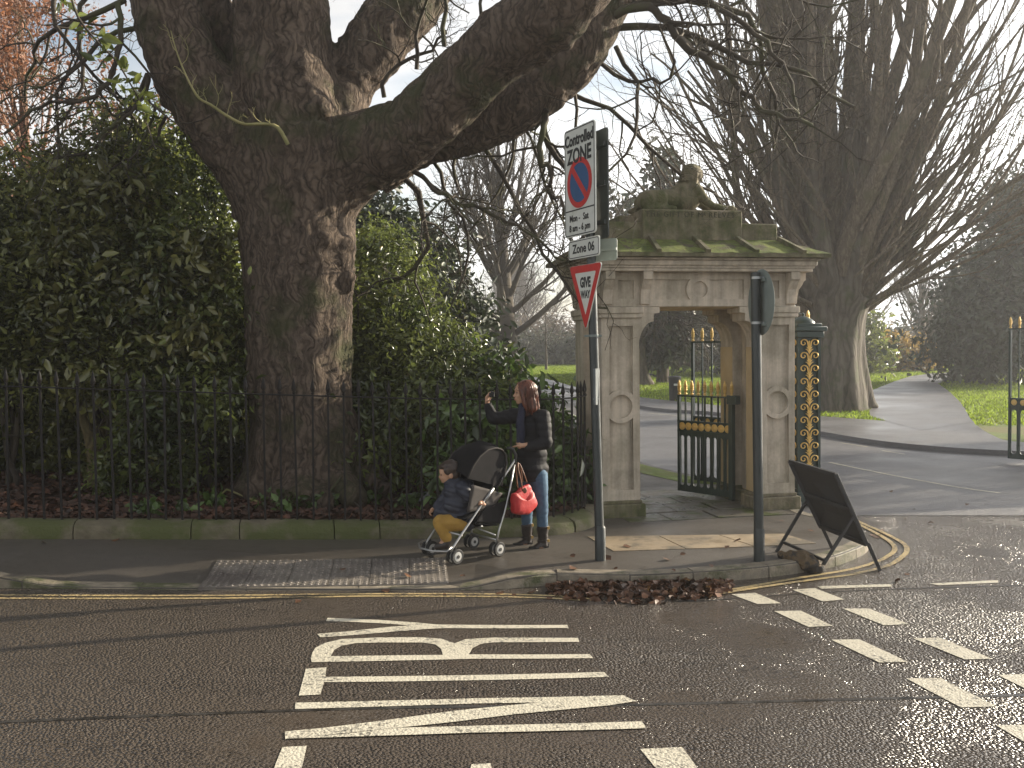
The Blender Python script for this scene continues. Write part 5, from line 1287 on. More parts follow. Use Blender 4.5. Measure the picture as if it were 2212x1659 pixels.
def shrub(name, label, base, blobs, n, size, leaf, cat='shrub', group=None, tips=None, r0=.035, seed=1, **kw):
    e = empty(name, tuple(base), 0, label, cat, group); r = np.random.default_rng(seed)
    o = under(link('foliage', foliage(blobs, n, size, r, **kw), leaf), e); o['kind'] = 'stuff'
    if tips: stems(e, base, tips, r0)
    return e
def blob(px, py, dep, rx, ry, rz=None):
    """picture position and half sizes in picture units, third radius in metres"""
    p = P(px, py, dep); return ((p.x, p.y, p.z), (rx * dep / F, rz if rz else rx * dep / F, ry * dep / F))
# left thicket: glossy holly and laurel, four bushes
shrub('evergreen_shrub', 'tall glossy evergreen shrub just left of the great trunk', P(440, 1060, 11.6),
      [blob(430, 470, 11.9, 110, 190, 1.0), blob(470, 700, 11.6, 90, 160, .8), blob(380, 640, 11.3, 110, 170, .8), blob(430, 850, 11.0, 80, 80, .5), blob(490, 640, 12.2, 45, 90, .6), blob(345, 370, 11.9, 60, 90, .8), blob(440, 320, 12.2, 40, 60, .6)], 20000, .085, LEAFM, seed=2,
      tips=[P(420, 480, 11.8), P(480, 700, 11.5), P(370, 600, 11.3), P(400, 350, 12)])
shrub('evergreen_shrub', 'broad dark evergreen shrub in the middle of the left thicket', P(230, 1080, 11.2),
      [blob(250, 420, 11.8, 120, 150, 1.0), blob(210, 600, 11.3, 130, 170, .9), blob(290, 760, 11.0, 90, 110, .6), blob(150, 740, 11.1, 80, 110, .6), blob(260, 300, 12, 40, 50, .6)], 21000, .08, LEAFD, seed=3,
      tips=[P(200, 500, 11.2), P(260, 450, 11.5), P(300, 650, 11), P(150, 650, 11)], r0=.05)
shrub('evergreen_shrub', 'dark evergreen shrub filling the left edge behind the railings', P(20, 1080, 11),
      [blob(60, 440, 11.6, 120, 130, 1.0), blob(20, 640, 11.2, 140, 170, .9), blob(70, 820, 11.1, 80, 90, .5), blob(-90, 600, 11.4, 130, 260, 1.0), blob(-150, 860, 11, 120, 160, .8)], 24000, .08, LEAFD, seed=4,
      tips=[P(40, 500, 11.4), P(90, 600, 11), P(-20, 700, 11)], r0=.04)
shrub('evergreen_shrub', 'low glossy shrub with hanging leaves close behind the railings at left', P(360, 1100, 10.6),
      [blob(370, 1000, 10.6, 60, 70, .35), blob(300, 950, 10.5, 60, 60, .35), blob(330, 860, 10.6, 80, 60, .4), blob(480, 880, 10.5, 30, 50, .25), blob(240, 1030, 10.5, 40, 50, .3)], 3400, .095, LEAFM, seed=5, shell=.2, clump=.12,
      tips=[P(360, 960, 10.5), P(300, 900, 10.5), P(460, 860, 10.5)], r0=.012)
shrub('holly_shrub', 'loose olive holly with larger lighter leaves in front of the left thicket', P(250, 1085, 10.8),
      [blob(180, 520, 10.9, 90, 60, .4), blob(300, 610, 10.8, 70, 60, .35), blob(120, 690, 10.8, 60, 50, .3), blob(400, 720, 10.7, 60, 60, .3), blob(250, 400, 11.1, 70, 50, .4), blob(430, 560, 10.9, 50, 60, .3), blob(200, 830, 10.7, 50, 50, .25)], 4200,
      .12, leafmat('olive_holly_leaf', (.08, .085, .025), (.20, .19, .06), .22, .35), seed=61, shell=.2, clump=.14, per=12,
      tips=[P(180, 520, 10.8), P(300, 600, 10.7), P(120, 690, 10.7), P(400, 700, 10.6), P(430, 560, 10.8), P(200, 820, 10.6), P(250, 420, 11)], r0=.022)
# deep shade behind: an older mass that closes the view between the bushes
shrub('old_yew', 'dense dark yew behind the left thicket', P(200, 1050, 14.5),
      [blob(250, 620, 14.5, 330, 260, 1.2), blob(-60, 640, 14.5, 260, 270, 1.2), blob(300, 880, 13.6, 350, 170, .8), blob(0, 900, 13.6, 260, 170, .8), blob(560, 820, 14.5, 160, 210, 1.0), blob(150, 1000, 12.6, 420, 70, .7), blob(520, 1000, 12.8, 140, 70, .6)], 52000, .13, LEAFD, cat='tree', seed=6, shell=.15, clump=.3)
# middle thicket, between trunk and gateway
shrub('evergreen_shrub', 'tall evergreen shrub just right of the great trunk', P(830, 1040, 12.6),
      [blob(840, 640, 13.0, 90, 130, .9), blob(800, 780, 12.6, 80, 150, .7), blob(880, 800, 12.3, 110, 140, .8), blob(800, 560, 13.4, 60, 70, .6), blob(940, 790, 12.6, 80, 100, .8)], 26000, .075, LEAFM, seed=7,
      tips=[P(820, 640, 12.8), P(880, 700, 12.5), P(950, 720, 12.5)])
shrub('dark_conifer', 'dark bushy conifer rising behind the middle shrubs', P(900, 1000, 15.5),
      [blob(900, 600, 15.5, 110, 120, 1.0), blob(860, 540, 15.5, 70, 80, .8), blob(800, 500, 15.5, 50, 110, .8), blob(960, 700, 15.5, 80, 90, 1), blob(1000, 830, 15, 80, 90, 1), blob(820, 760, 15.2, 130, 230, .9), blob(900, 950, 14.0, 190, 130, .8)], 30000, .12, LEAFC, cat='tree', seed=8, clump=.22, shell=.3)
shrub('laurel_shrub', 'leafy laurel behind the railings left of the woman', P(960, 1080, 11),
      [blob(940, 900, 11.5, 130, 100, .7), blob(1000, 850, 12, 90, 80, .8), blob(860, 960, 11.3, 90, 80, .6), blob(790, 900, 12, 50, 120, .6), blob(1050, 920, 11.4, 70, 90, .6)], 17000, .085, LEAFM, seed=9,
      tips=[P(900, 880, 11.4), P(1000, 820, 11.8), P(1060, 860, 11.4)], r0=.02)
shrub('laurel_shrub', 'light green laurel with large sunlit leaves behind the woman', P(1030, 1090, 10.6),
      [blob(1000, 930, 10.6, 55, 50, .3), blob(1070, 940, 10.7, 60, 60, .35), blob(990, 1010, 10.5, 50, 50, .3), blob(1085, 800, 12, 40, 45, .4), blob(1120, 880, 11.4, 50, 45, .4)], 3000, .14, LEAFB, seed=10, shell=.2, clump=.12, aspect=.38,
      tips=[P(990, 920, 10.5), P(1080, 900, 10.6), P(1110, 800, 11.6)], r0=.014)
shrub('laurel_shrub', 'leafy laurel behind the curved end of the railings', P(1200, 1060, 11.6),
      [blob(1195, 985, 11.8, 45, 80, .5), blob(1150, 1010, 11.3, 60, 90, .5), blob(1225, 1040, 11.2, 30, 60, .3), blob(1120, 915, 12.2, 60, 55, .6)], 6500, .12, LEAFB, seed=12, shell=.25,
      tips=[P(1190, 930, 11.6), P(1150, 920, 11.4)], r0=.014)
# leafy sprig hanging at the top left
sg = []
pts, rr = dense([P(x, y, 9.4) for x, y in ((150, -20), (170, 40), (215, 95), (250, 130), (275, 170), (300, 215), (318, 270), (335, 320))], [.012] * 2 + [.01] * 2 + [.008] * 2 + [.006] * 2, 3)
sp_e = empty('leafy_sprig', tuple(pts[0]), 0, 'thin sprig with green leaves hanging at the top left corner', 'branch')
under(link('stem', tubes_mesh('stem', [(np.array(pts), np.array(rr))]), TWIG), sp_e)
under(link('leaf_cluster', foliage([((p.x, p.y, p.z), (.10, .08, .10)) for p in pts[:18:2]], 90, .13, np.random.default_rng(5), clump=.05, per=3, shell=.3), LEAFM), sp_e)['kind'] = 'stuff'
# ------------------------------------------------------------------ park trees further off
def bare_tree(name, label, base, h, seed, trunk_r=.35, n0=14, spread=52, m=TWIG_FAR, cfg=None, group=None, lean=0, start=.18, leaves=None):
    r = random.Random(seed); e = empty(name, tuple(base), 0, label, 'tree', group); out = []
    b_ = Vector(base); fk = b_ + Vector((lean, 0, h * start))
    pts = [b_, b_.lerp(fk, .5) + Vector((r.gauss(0, .05), 0, 0)), fk, fk + Vector((lean * .5, 0, h * .3)), fk + Vector((lean, 0, h * .6)), fk + Vector((lean, 0, h * .8))]
    under(link('trunk', tubes_mesh('trunk', [(np.array(pts), np.array([trunk_r * 1.25, trunk_r, trunk_r * .95, trunk_r * .55, trunk_r * .25, .03]))], sides=10), m), e)
    c = cfg or [dict(n=8, wob=.07, trop=.05, kids=8, ang=36, len=.42, rad=.5, tip=.3), dict(n=6, wob=.10, trop=.05, kids=6, ang=38, len=.45, rad=.55, tip=.35), dict(n=4, wob=.14, trop=.04, kids=5, ang=40, len=.45, rad=.7, tip=.5), dict(n=3, wob=.16, trop=.02, kids=0, ang=0, len=0, rad=0, tip=.6)]
    for k in range(n0):
        t = (k + r.random()) / n0; q = fk.lerp(pts[4], t * .9); a = r.random() * 6.283; an = rad(spread * (1.1 - .7 * t) * r.uniform(.7, 1.2))
        grow(out, q, Vector((math.cos(a) * math.sin(an), math.sin(a) * math.sin(an), math.cos(an))), h * (.62 - .32 * t) * r.uniform(.8, 1.15), trunk_r * (.30 - .14 * t), 0, c, r)
    o = under(link('crown', tubes_mesh('crown', out), m), e); o['kind'] = 'stuff'
    if leaves:
        tips_ = [p[-1] for p, _ in out if len(p) <= 5]; r_ = np.random.default_rng(seed)
        idx = r_.choice(len(tips_), min(leaves[0], len(tips_)), replace=False)
        o = under(link('foliage', foliage([(tuple(tips_[i]), (.12, .12, .12)) for i in idx], leaves[0] * 3, leaves[1], r_, clump=.12, per=3, shell=.1), leaves[2]), e); o['kind'] = 'stuff'
    return e, out
def copy_tree(e, loc, rz, sc, label):
    c = e.copy(); col.objects.link(c); c.location = loc; c.rotation_euler = (0, 0, rz); c.scale = (sc,) * 3; c['label'] = label
    for ch in e.children:
        d = ch.copy(); col.objects.link(d); d.parent = c
    return c
def gp(px, dep, h=.085):
    x = (px - CX) / F * dep; return Vector((x, dep, h))
cfgT = [dict(n=8, wob=.06, trop=.06, kids=8, ang=30, len=.40, rad=.5, tip=.3), dict(n=6, wob=.09, trop=.06, kids=7, ang=34, len=.45, rad=.55, tip=.35), dict(n=4, wob=.13, trop=.05, kids=6, ang=38, len=.5, rad=.75, tip=.6), dict(n=3, wob=.15, trop=.03, kids=0, ang=0, len=0, rad=0, tip=.7)]
t1, _ = bare_tree('bare_tree', 'broad bare tree on the lawn behind the middle shrubs, with a thick dark trunk', gp(1112, 42), 12.2, 21, .50, 26, 50, lean=-.3, start=.16, cfg=cfgT)
copy_tree(t1, gp(1000, 47), 2.1, 1.05, 'bare tree with pale upright boughs left of the thick dark trunk on the lawn')
copy_tree(t1, gp(920, 52), 4.0, .98, 'bare tree standing furthest left behind the middle shrubs')
copy_tree(t1, gp(1235, 60), 5.2, .78, 'smaller bare tree between the middle shrubs and the gateway')
for o in (t1, *[q for q in col.objects if q.name.startswith('bare_tree.')]): o['group'] = 'bare trees on the park lawn'
t2, _ = bare_tree('young_tree', 'slim young bare tree at the far edge of the lawn, left of the gateway', gp(1180, 75), 5.6, 22, .10, 12, 50, start=.25, group='young trees at the far edge of the lawn')
for px, d, rz, sc, lb_ in ((1213, 82, 2, 1.15, 'slim young tree nearest the gateway at the far edge of the lawn'), (1152, 88, 1, 1.3, 'slim young tree behind the shrub tops at the far edge of the lawn')):
    copy_tree(t2, gp(px, d), rz, sc, lb_)
# reddish tree far left, still carrying dead leaves
rt, _ = bare_tree('russet_tree', 'tree with thin russet leaves above the left thicket', gp(70, 24, .3), 10.5, 31, .25, 16, 46, m=TWIG_RED, leaves=(5200, .11, LEAFR), start=.3)
rt2 = copy_tree(rt, gp(-120, 27, .3), 2.4, 1.05, 'second russet tree at the left edge'); 
# leaning dark tree seen through the arch
lt = empty('leaning_lawn_tree', tuple(G(1392, 832, .085)), 0, 'thin dark leaning tree on the lawn at the left of the archway', 'tree'); lo_ = []
LDp = G(1392, 832, .085).y
pts, rr = dense([P(x, y, LDp) for x, y in ((1396, 834), (1388, 800), (1385, 760), (1386, 725), (1398, 690), (1425, 668), (1450, 640), (1480, 600))], [.42, .24, .20, .19, .22, .2, .16, .1], 4)
lo_.append((np.array(pts), np.array(rr)))
pts2, rr2 = dense([P(x, y, LDp) for x, y in ((1405, 682), (1430, 672), (1450, 684), (1475, 700), (1500, 712))], [.13, .12, .1, .07, .04], 4); lo_.append((np.array(pts2), np.array(rr2)))
under(link('trunk', tubes_mesh('trunk', lo_, sides=10), BARK2), lt)
lo2 = []; r3 = random.Random(5)
cfgL = [dict(n=7, wob=.2, trop=-.05, kids=6, ang=45, len=.5, rad=.5, tip=.4), dict(n=5, wob=.22, trop=-.02, kids=5, ang=45, len=.5, rad=.6, tip=.5), dict(n=4, wob=.25, trop=0, kids=0, ang=0, len=0, rad=0, tip=.5)]
for p in pts[14:] + pts2[4:]:
    for _ in range(3): grow(lo2, p, Vector((r3.gauss(.4, 1), r3.gauss(0, .5), r3.gauss(.1, .6))), r3.uniform(1.5, 4), .05, 0, cfgL, r3)
under(link('crown', tubes_mesh('crown', lo2), TWIG), lt)['kind'] = 'stuff'
# cedar on the lawn, a pale building behind it
CDp = 62
ce = shrub('cedar_tree', 'dark spreading cedar on the lawn seen through the archway', gp(1478, CDp),
      [blob(1500, 655, CDp, 90, 26, 4), blob(1530, 700, CDp, 80, 22, 4), blob(1450, 700, CDp, 50, 18, 3), blob(1470, 640, CDp, 100, 30, 4), blob(1560, 740, CDp, 60, 24, 4), blob(1600, 690, CDp, 60, 40, 4), blob(1520, 600, CDp, 100, 30, 4), blob(1590, 775, CDp - 4, 50, 20, 3), blob(1452, 735, CDp, 30, 14, 2)], 26000, .42, LEAFC, cat='tree', seed=14, shell=.1, clump=.7)
pts, rr = dense([P(x, y, CDp) for x, y in ((1475, 792), (1478, 765), (1490, 735), (1520, 700), (1560, 680))], [1.2, .75, .6, .45, .3], 4)
pts2, rr2 = dense([P(x, y, CDp) for x, y in ((1487, 740), (1500, 690), (1505, 640), (1500, 590))], [.5, .45, .35, .2], 4)
pts3, rr3 = dense([P(x, y, CDp) for x, y in ((1500, 792), (1540, 780), (1570, 760), (1600, 750))], [.3, .28, .22, .1], 4)
under(link('trunk', tubes_mesh('trunk', [(np.array(a), np.array(b_)) for a, b_ in ((pts, rr), (pts2, rr2), (pts3, rr3))], sides=10), BARK2), ce)
bd = empty('park_lodge', tuple(gp(1405, 95)), 0, 'small pale building with a dark doorway beyond the lawn, seen through the arch', 'building')
b = B(); b.box((-3, 0, 0), (3.2, 4, 3.6)); b.build('wall', mat('lodge_render', (.42, .34, .20), (.5, .41, .25), 1, .9), bd)
b = B(); b.box((-3.3, -.3, 3.6), (3.5, 4.3, 3.75)); b.prism([(-3.3, 3.75), (3.5, 3.75), (1.6, 5.2), (-1.4, 5.2)], -.3, 4.3); b.build('roof', mat('lodge_slate', (.08, .08, .085), (.12, .12, .12), 2, .8), bd)
b = B(); b.box((.45, -.06, 0), (1.35, -.004, 1.7)); b.build('door', BINM, bd)
b = B(); b.box((-1.8, -.06, 1.0), (-.9, -.004, 2.2)); b.build('window', BINM, bd)
# conifers behind the gateway
def spire(name, label, px, dep, ytop, w, n, seed, leaf=LEAFC):
    bl = []; yb = 790
    for k in range(11):
        t = k / 10; y = ytop + (yb - ytop) * t * .9 + 8; bl.append(blob(px + rng.uniform(-6, 6) * (1 + t), y, dep, 6 + w * t ** .85, (yb - ytop) * .035 + 3))
    e = shrub(name, label, gp(px, dep), bl, n, .42, leaf, cat='tree', seed=seed, shell=.1, clump=.45, per=14)
    under(link('trunk', tubes_mesh('trunk', [(np.array([tuple(gp(px, dep)), tuple(P(px, ytop, dep))]), np.array([.35, .04]))], sides=8), BARK2), e); return e
spire('conifer', 'narrow pointed conifer between the zone sign and the sphinx', 1432, 48, 318, 62, 9000, 15)
spire('conifer', 'broken conifer rising just left of the sphinx', 1345, 52, 420, 60, 6000, 16)
spire('conifer', 'distant conifer behind the right end of the gateway roof', 1660, 70, 470, 60, 6000, 17)
# wood along the far edge of the park
def wood(name, label, x0, x1, dep, ytop, n, leaf, seed, size=.5, jag=24, yb=798):
    r = random.Random(seed); bl = []
    x = x0
    while x < x1:
        w = r.uniform(26, 60); t = ytop + r.uniform(-jag, jag); bl.append(blob(x, (t + yb) / 2, dep + r.uniform(-5, 5), w, (yb - t) / 2, 4)); x += w * .8
    return shrub(name, label, gp((x0 + x1) / 2, dep), bl, n, size, leaf, cat='tree', seed=seed, shell=.1, clump=1.0, per=18)
MASS1 = leafmat('wood_leaf', (.035, .045, .02), (.07, .07, .035), .7, .2)
MASS2 = leafmat('brown_wood_leaf', (.09, .065, .04), (.13, .095, .055), .8, .3)
for (nm, lb_, x0, x1, dep, yt, n, lf_, sd_) in [('hedge', 'dark hedge closing the lawn left of the gateway', 1080, 1420, 100, 735, 16000, MASS1, 41), ('distant_woodland', 'brown winter wood beyond the left hedge', 980, 1450, 125, 690, 14000, MASS2, 42),
        ('distant_woodland', 'dark winter wood behind the cedar', 1380, 1760, 110, 650, 26000, MASS1, 43), ('distant_woodland', 'brown wood behind the many-stemmed tree', 1700, 2080, 115, 700, 16000, MASS2, 44),
        ('distant_woodland', 'low green wood beyond the curved path', 1840, 2120, 95, 742, 14000, MASS1, 45)]:
    o = wood(nm, lb_, x0, x1, dep, yt, n, lf_, sd_); 
lf2 = wood('distant_woodland', 'dark wood behind the left thicket', -300, 1000, 60, 640, 26000, MASS1, 46)
# right side: hazy yew and conifers, a yellowing shrub
shrub('dark_yew', 'large dark yew filling the right edge above the far carriage gate', gp(2180, 44),
      [blob(2190, 640, 44, 90, 160, 4), blob(2140, 720, 43, 80, 90, 3), blob(2260, 560, 45, 110, 200, 4), blob(2100, 760, 44, 60, 55, 3), blob(2200, 450, 46, 50, 60, 3), blob(2130, 640, 46, 60, 40, 3)], 42000, .30, LEAFC, cat='tree', seed=51, shell=.15, clump=.6, jit=.3)
shrub('dark_conifer', 'dark layered conifer between the many-stemmed tree and the yew', gp(2070, 84),
      [blob(2080, 650, 84, 40, 16, 3), blob(2070, 690, 84, 60, 16, 3), blob(2085, 610, 84, 34, 16, 2), blob(2060, 730, 84, 60, 20, 3), blob(2090, 560, 84, 30, 20, 2), blob(2080, 770, 84, 70, 26, 3)], 9000, .40, LEAFC, cat='tree', seed=52, shell=.1, clump=.7)
shrub('yellow_shrub', 'rounded shrub with yellowing leaves at the bend of the far path', gp(1958, 62), [blob(1955, 765, 62, 50, 28, 2), blob(1925, 752, 62, 30, 22, 2), blob(1995, 775, 62, 28, 20, 1.5)], 4200, .30, LEAFY, seed=53, shell=.2, clump=.4)
shrub('green_shrub', 'loose green shrub between the grey trunk and the yellowing shrub', gp(1890, 58), [blob(1885, 765, 58, 36, 26, 2), blob(1870, 720, 60, 30, 50, 2), blob(1850, 770, 58, 30, 24, 2)], 4500, .28, LEAFM, seed=54, shell=.2, clump=.4)
copy_tree(t1, gp(1985, 110), 1.2, 1.2, 'bare tree in the gap right of the many-stemmed tree')['group'] = 'bare trees on the park lawn'
copy_tree(t1, gp(2130, 105), 3.3, 1.5, 'bare tree behind the dark yew at the right')['group'] = 'bare trees on the park lawn'
copy_tree(t1, gp(1600, 95), .4, 1.25, 'bare tree far behind the gateway roof')['group'] = 'bare trees on the park lawn'
copy_tree(t1, gp(1330, 90), 5.5, 1.25, 'bare tree far off between the zone sign and the sphinx')['group'] = 'bare trees on the park lawn'
# ------------------------------------------------------------------ the woman, the child, the pushchair
SKIN = mat('skin', (.42, .24, .15), (.48, .28, .18), 12, .5, spec=.4)
HAIRB = mat('auburn_hair', (.045, .013, .007), (.15, .04, .016), 60, .36, stretch=(1, 1, .08), bump=.8, bscale=110, disp_dist=.006)
HAIRK = mat('dark_hair', (.018, .010, .007), (.05, .028, .018), 60, .42, stretch=(1, 1, .2), bump=.8, bscale=110, disp_dist=.006)
PUFF = mat('black_padded_jacket', (.005, .005, .007), (.009, .009, .012), 16, .6, .75, spec=.25, bump=.4, bscale=50, disp_dist=.008)
NAVY = mat('navy_padded_coat', (.012, .015, .028), (.022, .026, .044), 14, .5, .65, bump=.4, bscale=50, disp_dist=.008)
SCARF = mat('dark_blue_scarf', (.010, .012, .030), (.018, .021, .045), 30, .9, bump=.6, bscale=90)
JEAN = mat('blue_denim', (.035, .075, .13), (.075, .14, .21), 10, .85, bump=.4, bscale=120, disp_dist=.003)
BOOT = mat('dark_leather_boot', (.016, .012, .011), (.035, .026, .022), 12, .35, .55, bump=.3, bscale=40, disp_dist=.004)
OCHRE = mat('ochre_cotton', (.30, .17, .03), (.40, .24, .05), 9, .85, bump=.5, bscale=30, disp_dist=.01)
RED = mat('red_nylon', (.36, .014, .016), (.46, .022, .022), 8, .5, bump=.5, bscale=16, disp_dist=.012)
BROWNL = mat('brown_leather', (.12, .045, .02), (.18, .07, .03), 20, .5)
DARKC = mat('black_pushchair_fabric', (.006, .006, .007), (.012, .011, .012), 14, .85, spec=.15, bump=.3, bscale=60, disp_dist=.004)
GREYC = mat('grey_pushchair_fabric', (.03, .025, .023), (.045, .038, .034), 14, .85)
ALU = mat('brushed_aluminium', (.36, .36, .36), (.46, .46, .45), 30, .35, metal=.85)
RUB = mat('black_rubber', (.012, .012, .012), (.02, .02, .02), 20, .7)
BRASS = mat('brass_buckle', (.6, .4, .15), rough=.3, metal=.9)
EYE = mat('dark_eye', (.015, .010, .008), rough=.3)
LIP = mat('lip', (.30, .09, .07), rough=.45)
def W(x, y, dep): return P(*z1(x, y), dep)
wd = 9.20
wf = G(*z1(1020, 1478), PH); wo_ = Vector((wf.x, wf.y, wf.z))
woman = empty('person', tuple(wo_), 0, 'woman with auburn hair in a black padded jacket and jeans holding up a camera', 'person')
loc = lambda q: q - wo_
def Q(x, y, dz=0): return loc(W(x, y, wd + dz))
mpx = wd / (F * 1 / .2655) # metres per zoom unit
# joints (x, y in the enlarged picture, depth offset)
J = dict(head=Q(948, 190, -.02), neck=Q(985, 285), chest=Q(1015, 450, .02), belly=Q(1005, 640, .02), hips=Q(1015, 800, .02),
         rsh=Q(912, 368, .10), rel=Q(690, 395, .12), rwr=Q(645, 262, .10), rha=Q(655, 212, .09),
         lsh=Q(1098, 385, -.08), lel=Q(1122, 590, -.14), lwr=Q(945, 612, -.18), lha=Q(880, 602, -.18),
         rhip=Q(965, 850, .06), rkn=Q(968, 1090, .10), ran=Q(968, 1395, .14), rto=Q(888, 1440, .10),
         lhip=Q(1062, 850, -.03), lkn=Q(1092, 1100, -.04), lan=Q(1098, 1420, -.03), lto=Q(1018, 1462, -.07))
b = B()
# head: skull, face, jaw, nose, facing left
hx = Vector((-1, -.28, 0)).normalized(); hy = hx.cross(Vector((0, 0, 1))); H0 = J['head']
def hp(f, s, u): return H0 + hx * f + hy * s + Vector((0, 0, u))
RotH = Matrix.Rotation(math.atan2(hx.y, hx.x), 4, 'Z')
b.ball(hp(0, 0, .02), (.094, .074, .104), 3, RotH); b.ball(hp(.035, 0, -.035), (.058, .056, .075), 3, RotH); b.ball(hp(.060, 0, -.082), (.024, .026, .020), 2, RotH)
b.cap(hp(.082, 0, .018), hp(.104, 0, -.022), .008, .0125, 8); b.ball(hp(.088, 0, -.052), (.012, .024, .012), 2, RotH)
for s in (-1, 1): b.ball(hp(.066, s * .036, -.022), (.022, .02, .022), 2, RotH); b.ball(hp(-.005, s * .074, -.005), (.018, .008, .03), 2, RotH)
b.ball(hp(.078, 0, .036), (.018, .05, .014), 2, RotH)
b.chain([hp(-.015, 0, -.06), J['neck'], J['chest'] + Vector((0, 0, .12))], [.048, .052, .075], 14)
b.ball(J['chest'], (.13, .10, .17), 3); b.ball(J['belly'], (.12, .095, .17), 3); b.ball(J['hips'], (.14, .11, .12), 3)
b.cap(J['rsh'], J['lsh'], .05, .05, 12)
b.chain([J['rsh'], J['rel'], J['rwr']], [.048, .036, .024], 12); b.chain([J['lsh'], J['lel'], J['lwr']], [.048, .038, .024], 12)
def hand(b, wr, palm_dir, finger_dir, curl_to, thumb_dir, s=1.0):
    """palm, four unequal bent fingers and a thumb from its side"""
    f = finger_dir.normalized(); side = palm_dir.normalized(); pc = wr + f * .045 * s
    b.cap(wr, pc, .022 * s, .026 * s, 10); b.ball(pc, (.030 * s, .018 * s, .034 * s), 2, side.to_track_quat('X', 'Z').to_matrix().to_4x4())
    for k, (o, ln) in enumerate(((-.026, .062), (-.009, .070), (.009, .066), (.026, .052))):
        p0 = pc + side * o * s + f * .022 * s; c = (curl_to - p0); c.normalize()
        p1 = p0 + (f * .8 + c * .5).normalized() * ln * .42 * s; p2 = p1 + (f * .25 + c).normalized() * ln * .33 * s; p3 = p2 + (c - f * .5).normalized() * ln * .27 * s
        b.chain([p0, p1, p2, p3], [.0095 * s, .0088 * s, .008 * s, .007 * s], 8)
    t0 = wr + f * .02 * s - side * .022 * s; t1 = t0 + (thumb_dir.normalized() * .8 - side * .4).normalized() * .035 * s; t2 = t1 + (thumb_dir * .6 + f * .6 + (curl_to - t1).normalized() * .5).normalized() * .028 * s
    b.chain([t0, t1, t2], [.013 * s, .0105 * s, .009 * s], 8)
cam_p = Q(685, 196, .07)                                     # what the raised hand holds
hand(b, J['rwr'], Vector((.2, .9, .3)), Vector((.1, -.1, 1)), cam_p, Vector((1, -.3, .5)))
hnd = Q(846, 640, -.16)
hand(b, J['lwr'], Vector((.2, -.9, .1)), Vector((-1, 0, -.05)), hnd, Vector((-.5, .3, .6)))
b.chain([J['rhip'], J['rkn'], J['ran']], [.080, .052, .036], 14); b.chain([J['lhip'], J['lkn'], J['lan']], [.080, .052, .036], 14)
b.chain([J['ran'], J['rto']], [.034, .026], 10); b.chain([J['lan'], J['lto']], [.034, .026], 10)
link('body', fuse(b, .0062, 2, .5), SKIN, woman)
for s in (-1, 1):
    b = B(); b.ball(hp(.083, s * .030, .012), (.007, .0145, .006), 2, RotH); b.build('eye', EYE, woman)
    b = B(); b.chain([hp(.090, s * .013, .036), hp(.090, s * .03, .041), hp(.076, s * .048, .034)], [.0022, .003, .002], 6); b.build('eyebrow', HAIRK, woman)
b = B(); b.ball(hp(.0985, 0, -.050), (.004, .019, .0045), 2, RotH); b.ball(hp(.0965, 0, -.058), (.005, .017, .005), 2, RotH); b.build('lips', LIP, woman)
def shear(me, f):
    for v in me.vertices: v.co = f(v.co)
# hair: shoulder length, swept behind the cheek
b = B()
b.ball(hp(-.022, 0, .038), (.104, .090, .098), 3, RotH); b.ball(hp(-.055, 0, -.03), (.078, .092, .11), 3, RotH)
b.chain([hp(-.045, -.05, -.06), hp(-.06, -.062, -.15), hp(-.062, -.066, -.20)], [.055, .046, .022], 12); b.chain([hp(-.045, .055, -.06), hp(-.06, .066, -.15), hp(-.062, .066, -.205)], [.058, .048, .022], 12)
b.chain([hp(-.075, 0, -.06), hp(-.095, 0, -.15), hp(-.10, 0, -.20)], [.06, .05, .026], 12)
for s in (-1, 1): b.chain([hp(.045, s * .028, .096), hp(.058, s * .058, .045), hp(.040, s * .075, -.03), hp(.025, s * .080, -.10), hp(.005, s * .078, -.155)], [.020, .018, .020, .020, .012], 10)
hm = fuse(b, .008, 2, .5)
for v in hm.vertices:
    q = v.co - H0; a = math.atan2(q.y, q.x); v.co += Vector((q.x, q.y, 0)) * (.05 * math.sin(a * 26 + q.z * 12) + .03 * math.sin(a * 57))
link('hair', hm, HAIRB, woman)
rng_h = random.Random(3); ls = []
for k in range(150):
    a = rng_h.uniform(-.2, 2.4) * rng_h.choice((-1, 1)); f0, s0 = -math.cos(a) * .09 - .02, math.sin(a) * .088
    if f0 > .03: continue
    p0 = hp(f0 * .45, s0 * .45, .128); p1 = hp(f0 * 1.03 - .008, s0 * 1.03, .05); p2 = hp(f0 * 1.12 - .012, s0 * 1.08, -.07); p3 = hp(f0 * 1.12 - .01 + rng_h.gauss(0, .012), s0 * 1.0 + rng_h.gauss(0, .012), -.19 - rng_h.random() * .04)
    pts, rr = dense([p0, p1, p2, p3], [.002, .0026, .0022, .0012], 4); ls.append((np.array(pts), np.array(rr)))
link('hair_strands', tubes_mesh('hair_strands', ls, sides=3), HAIRB, woman)['kind'] = 'stuff'
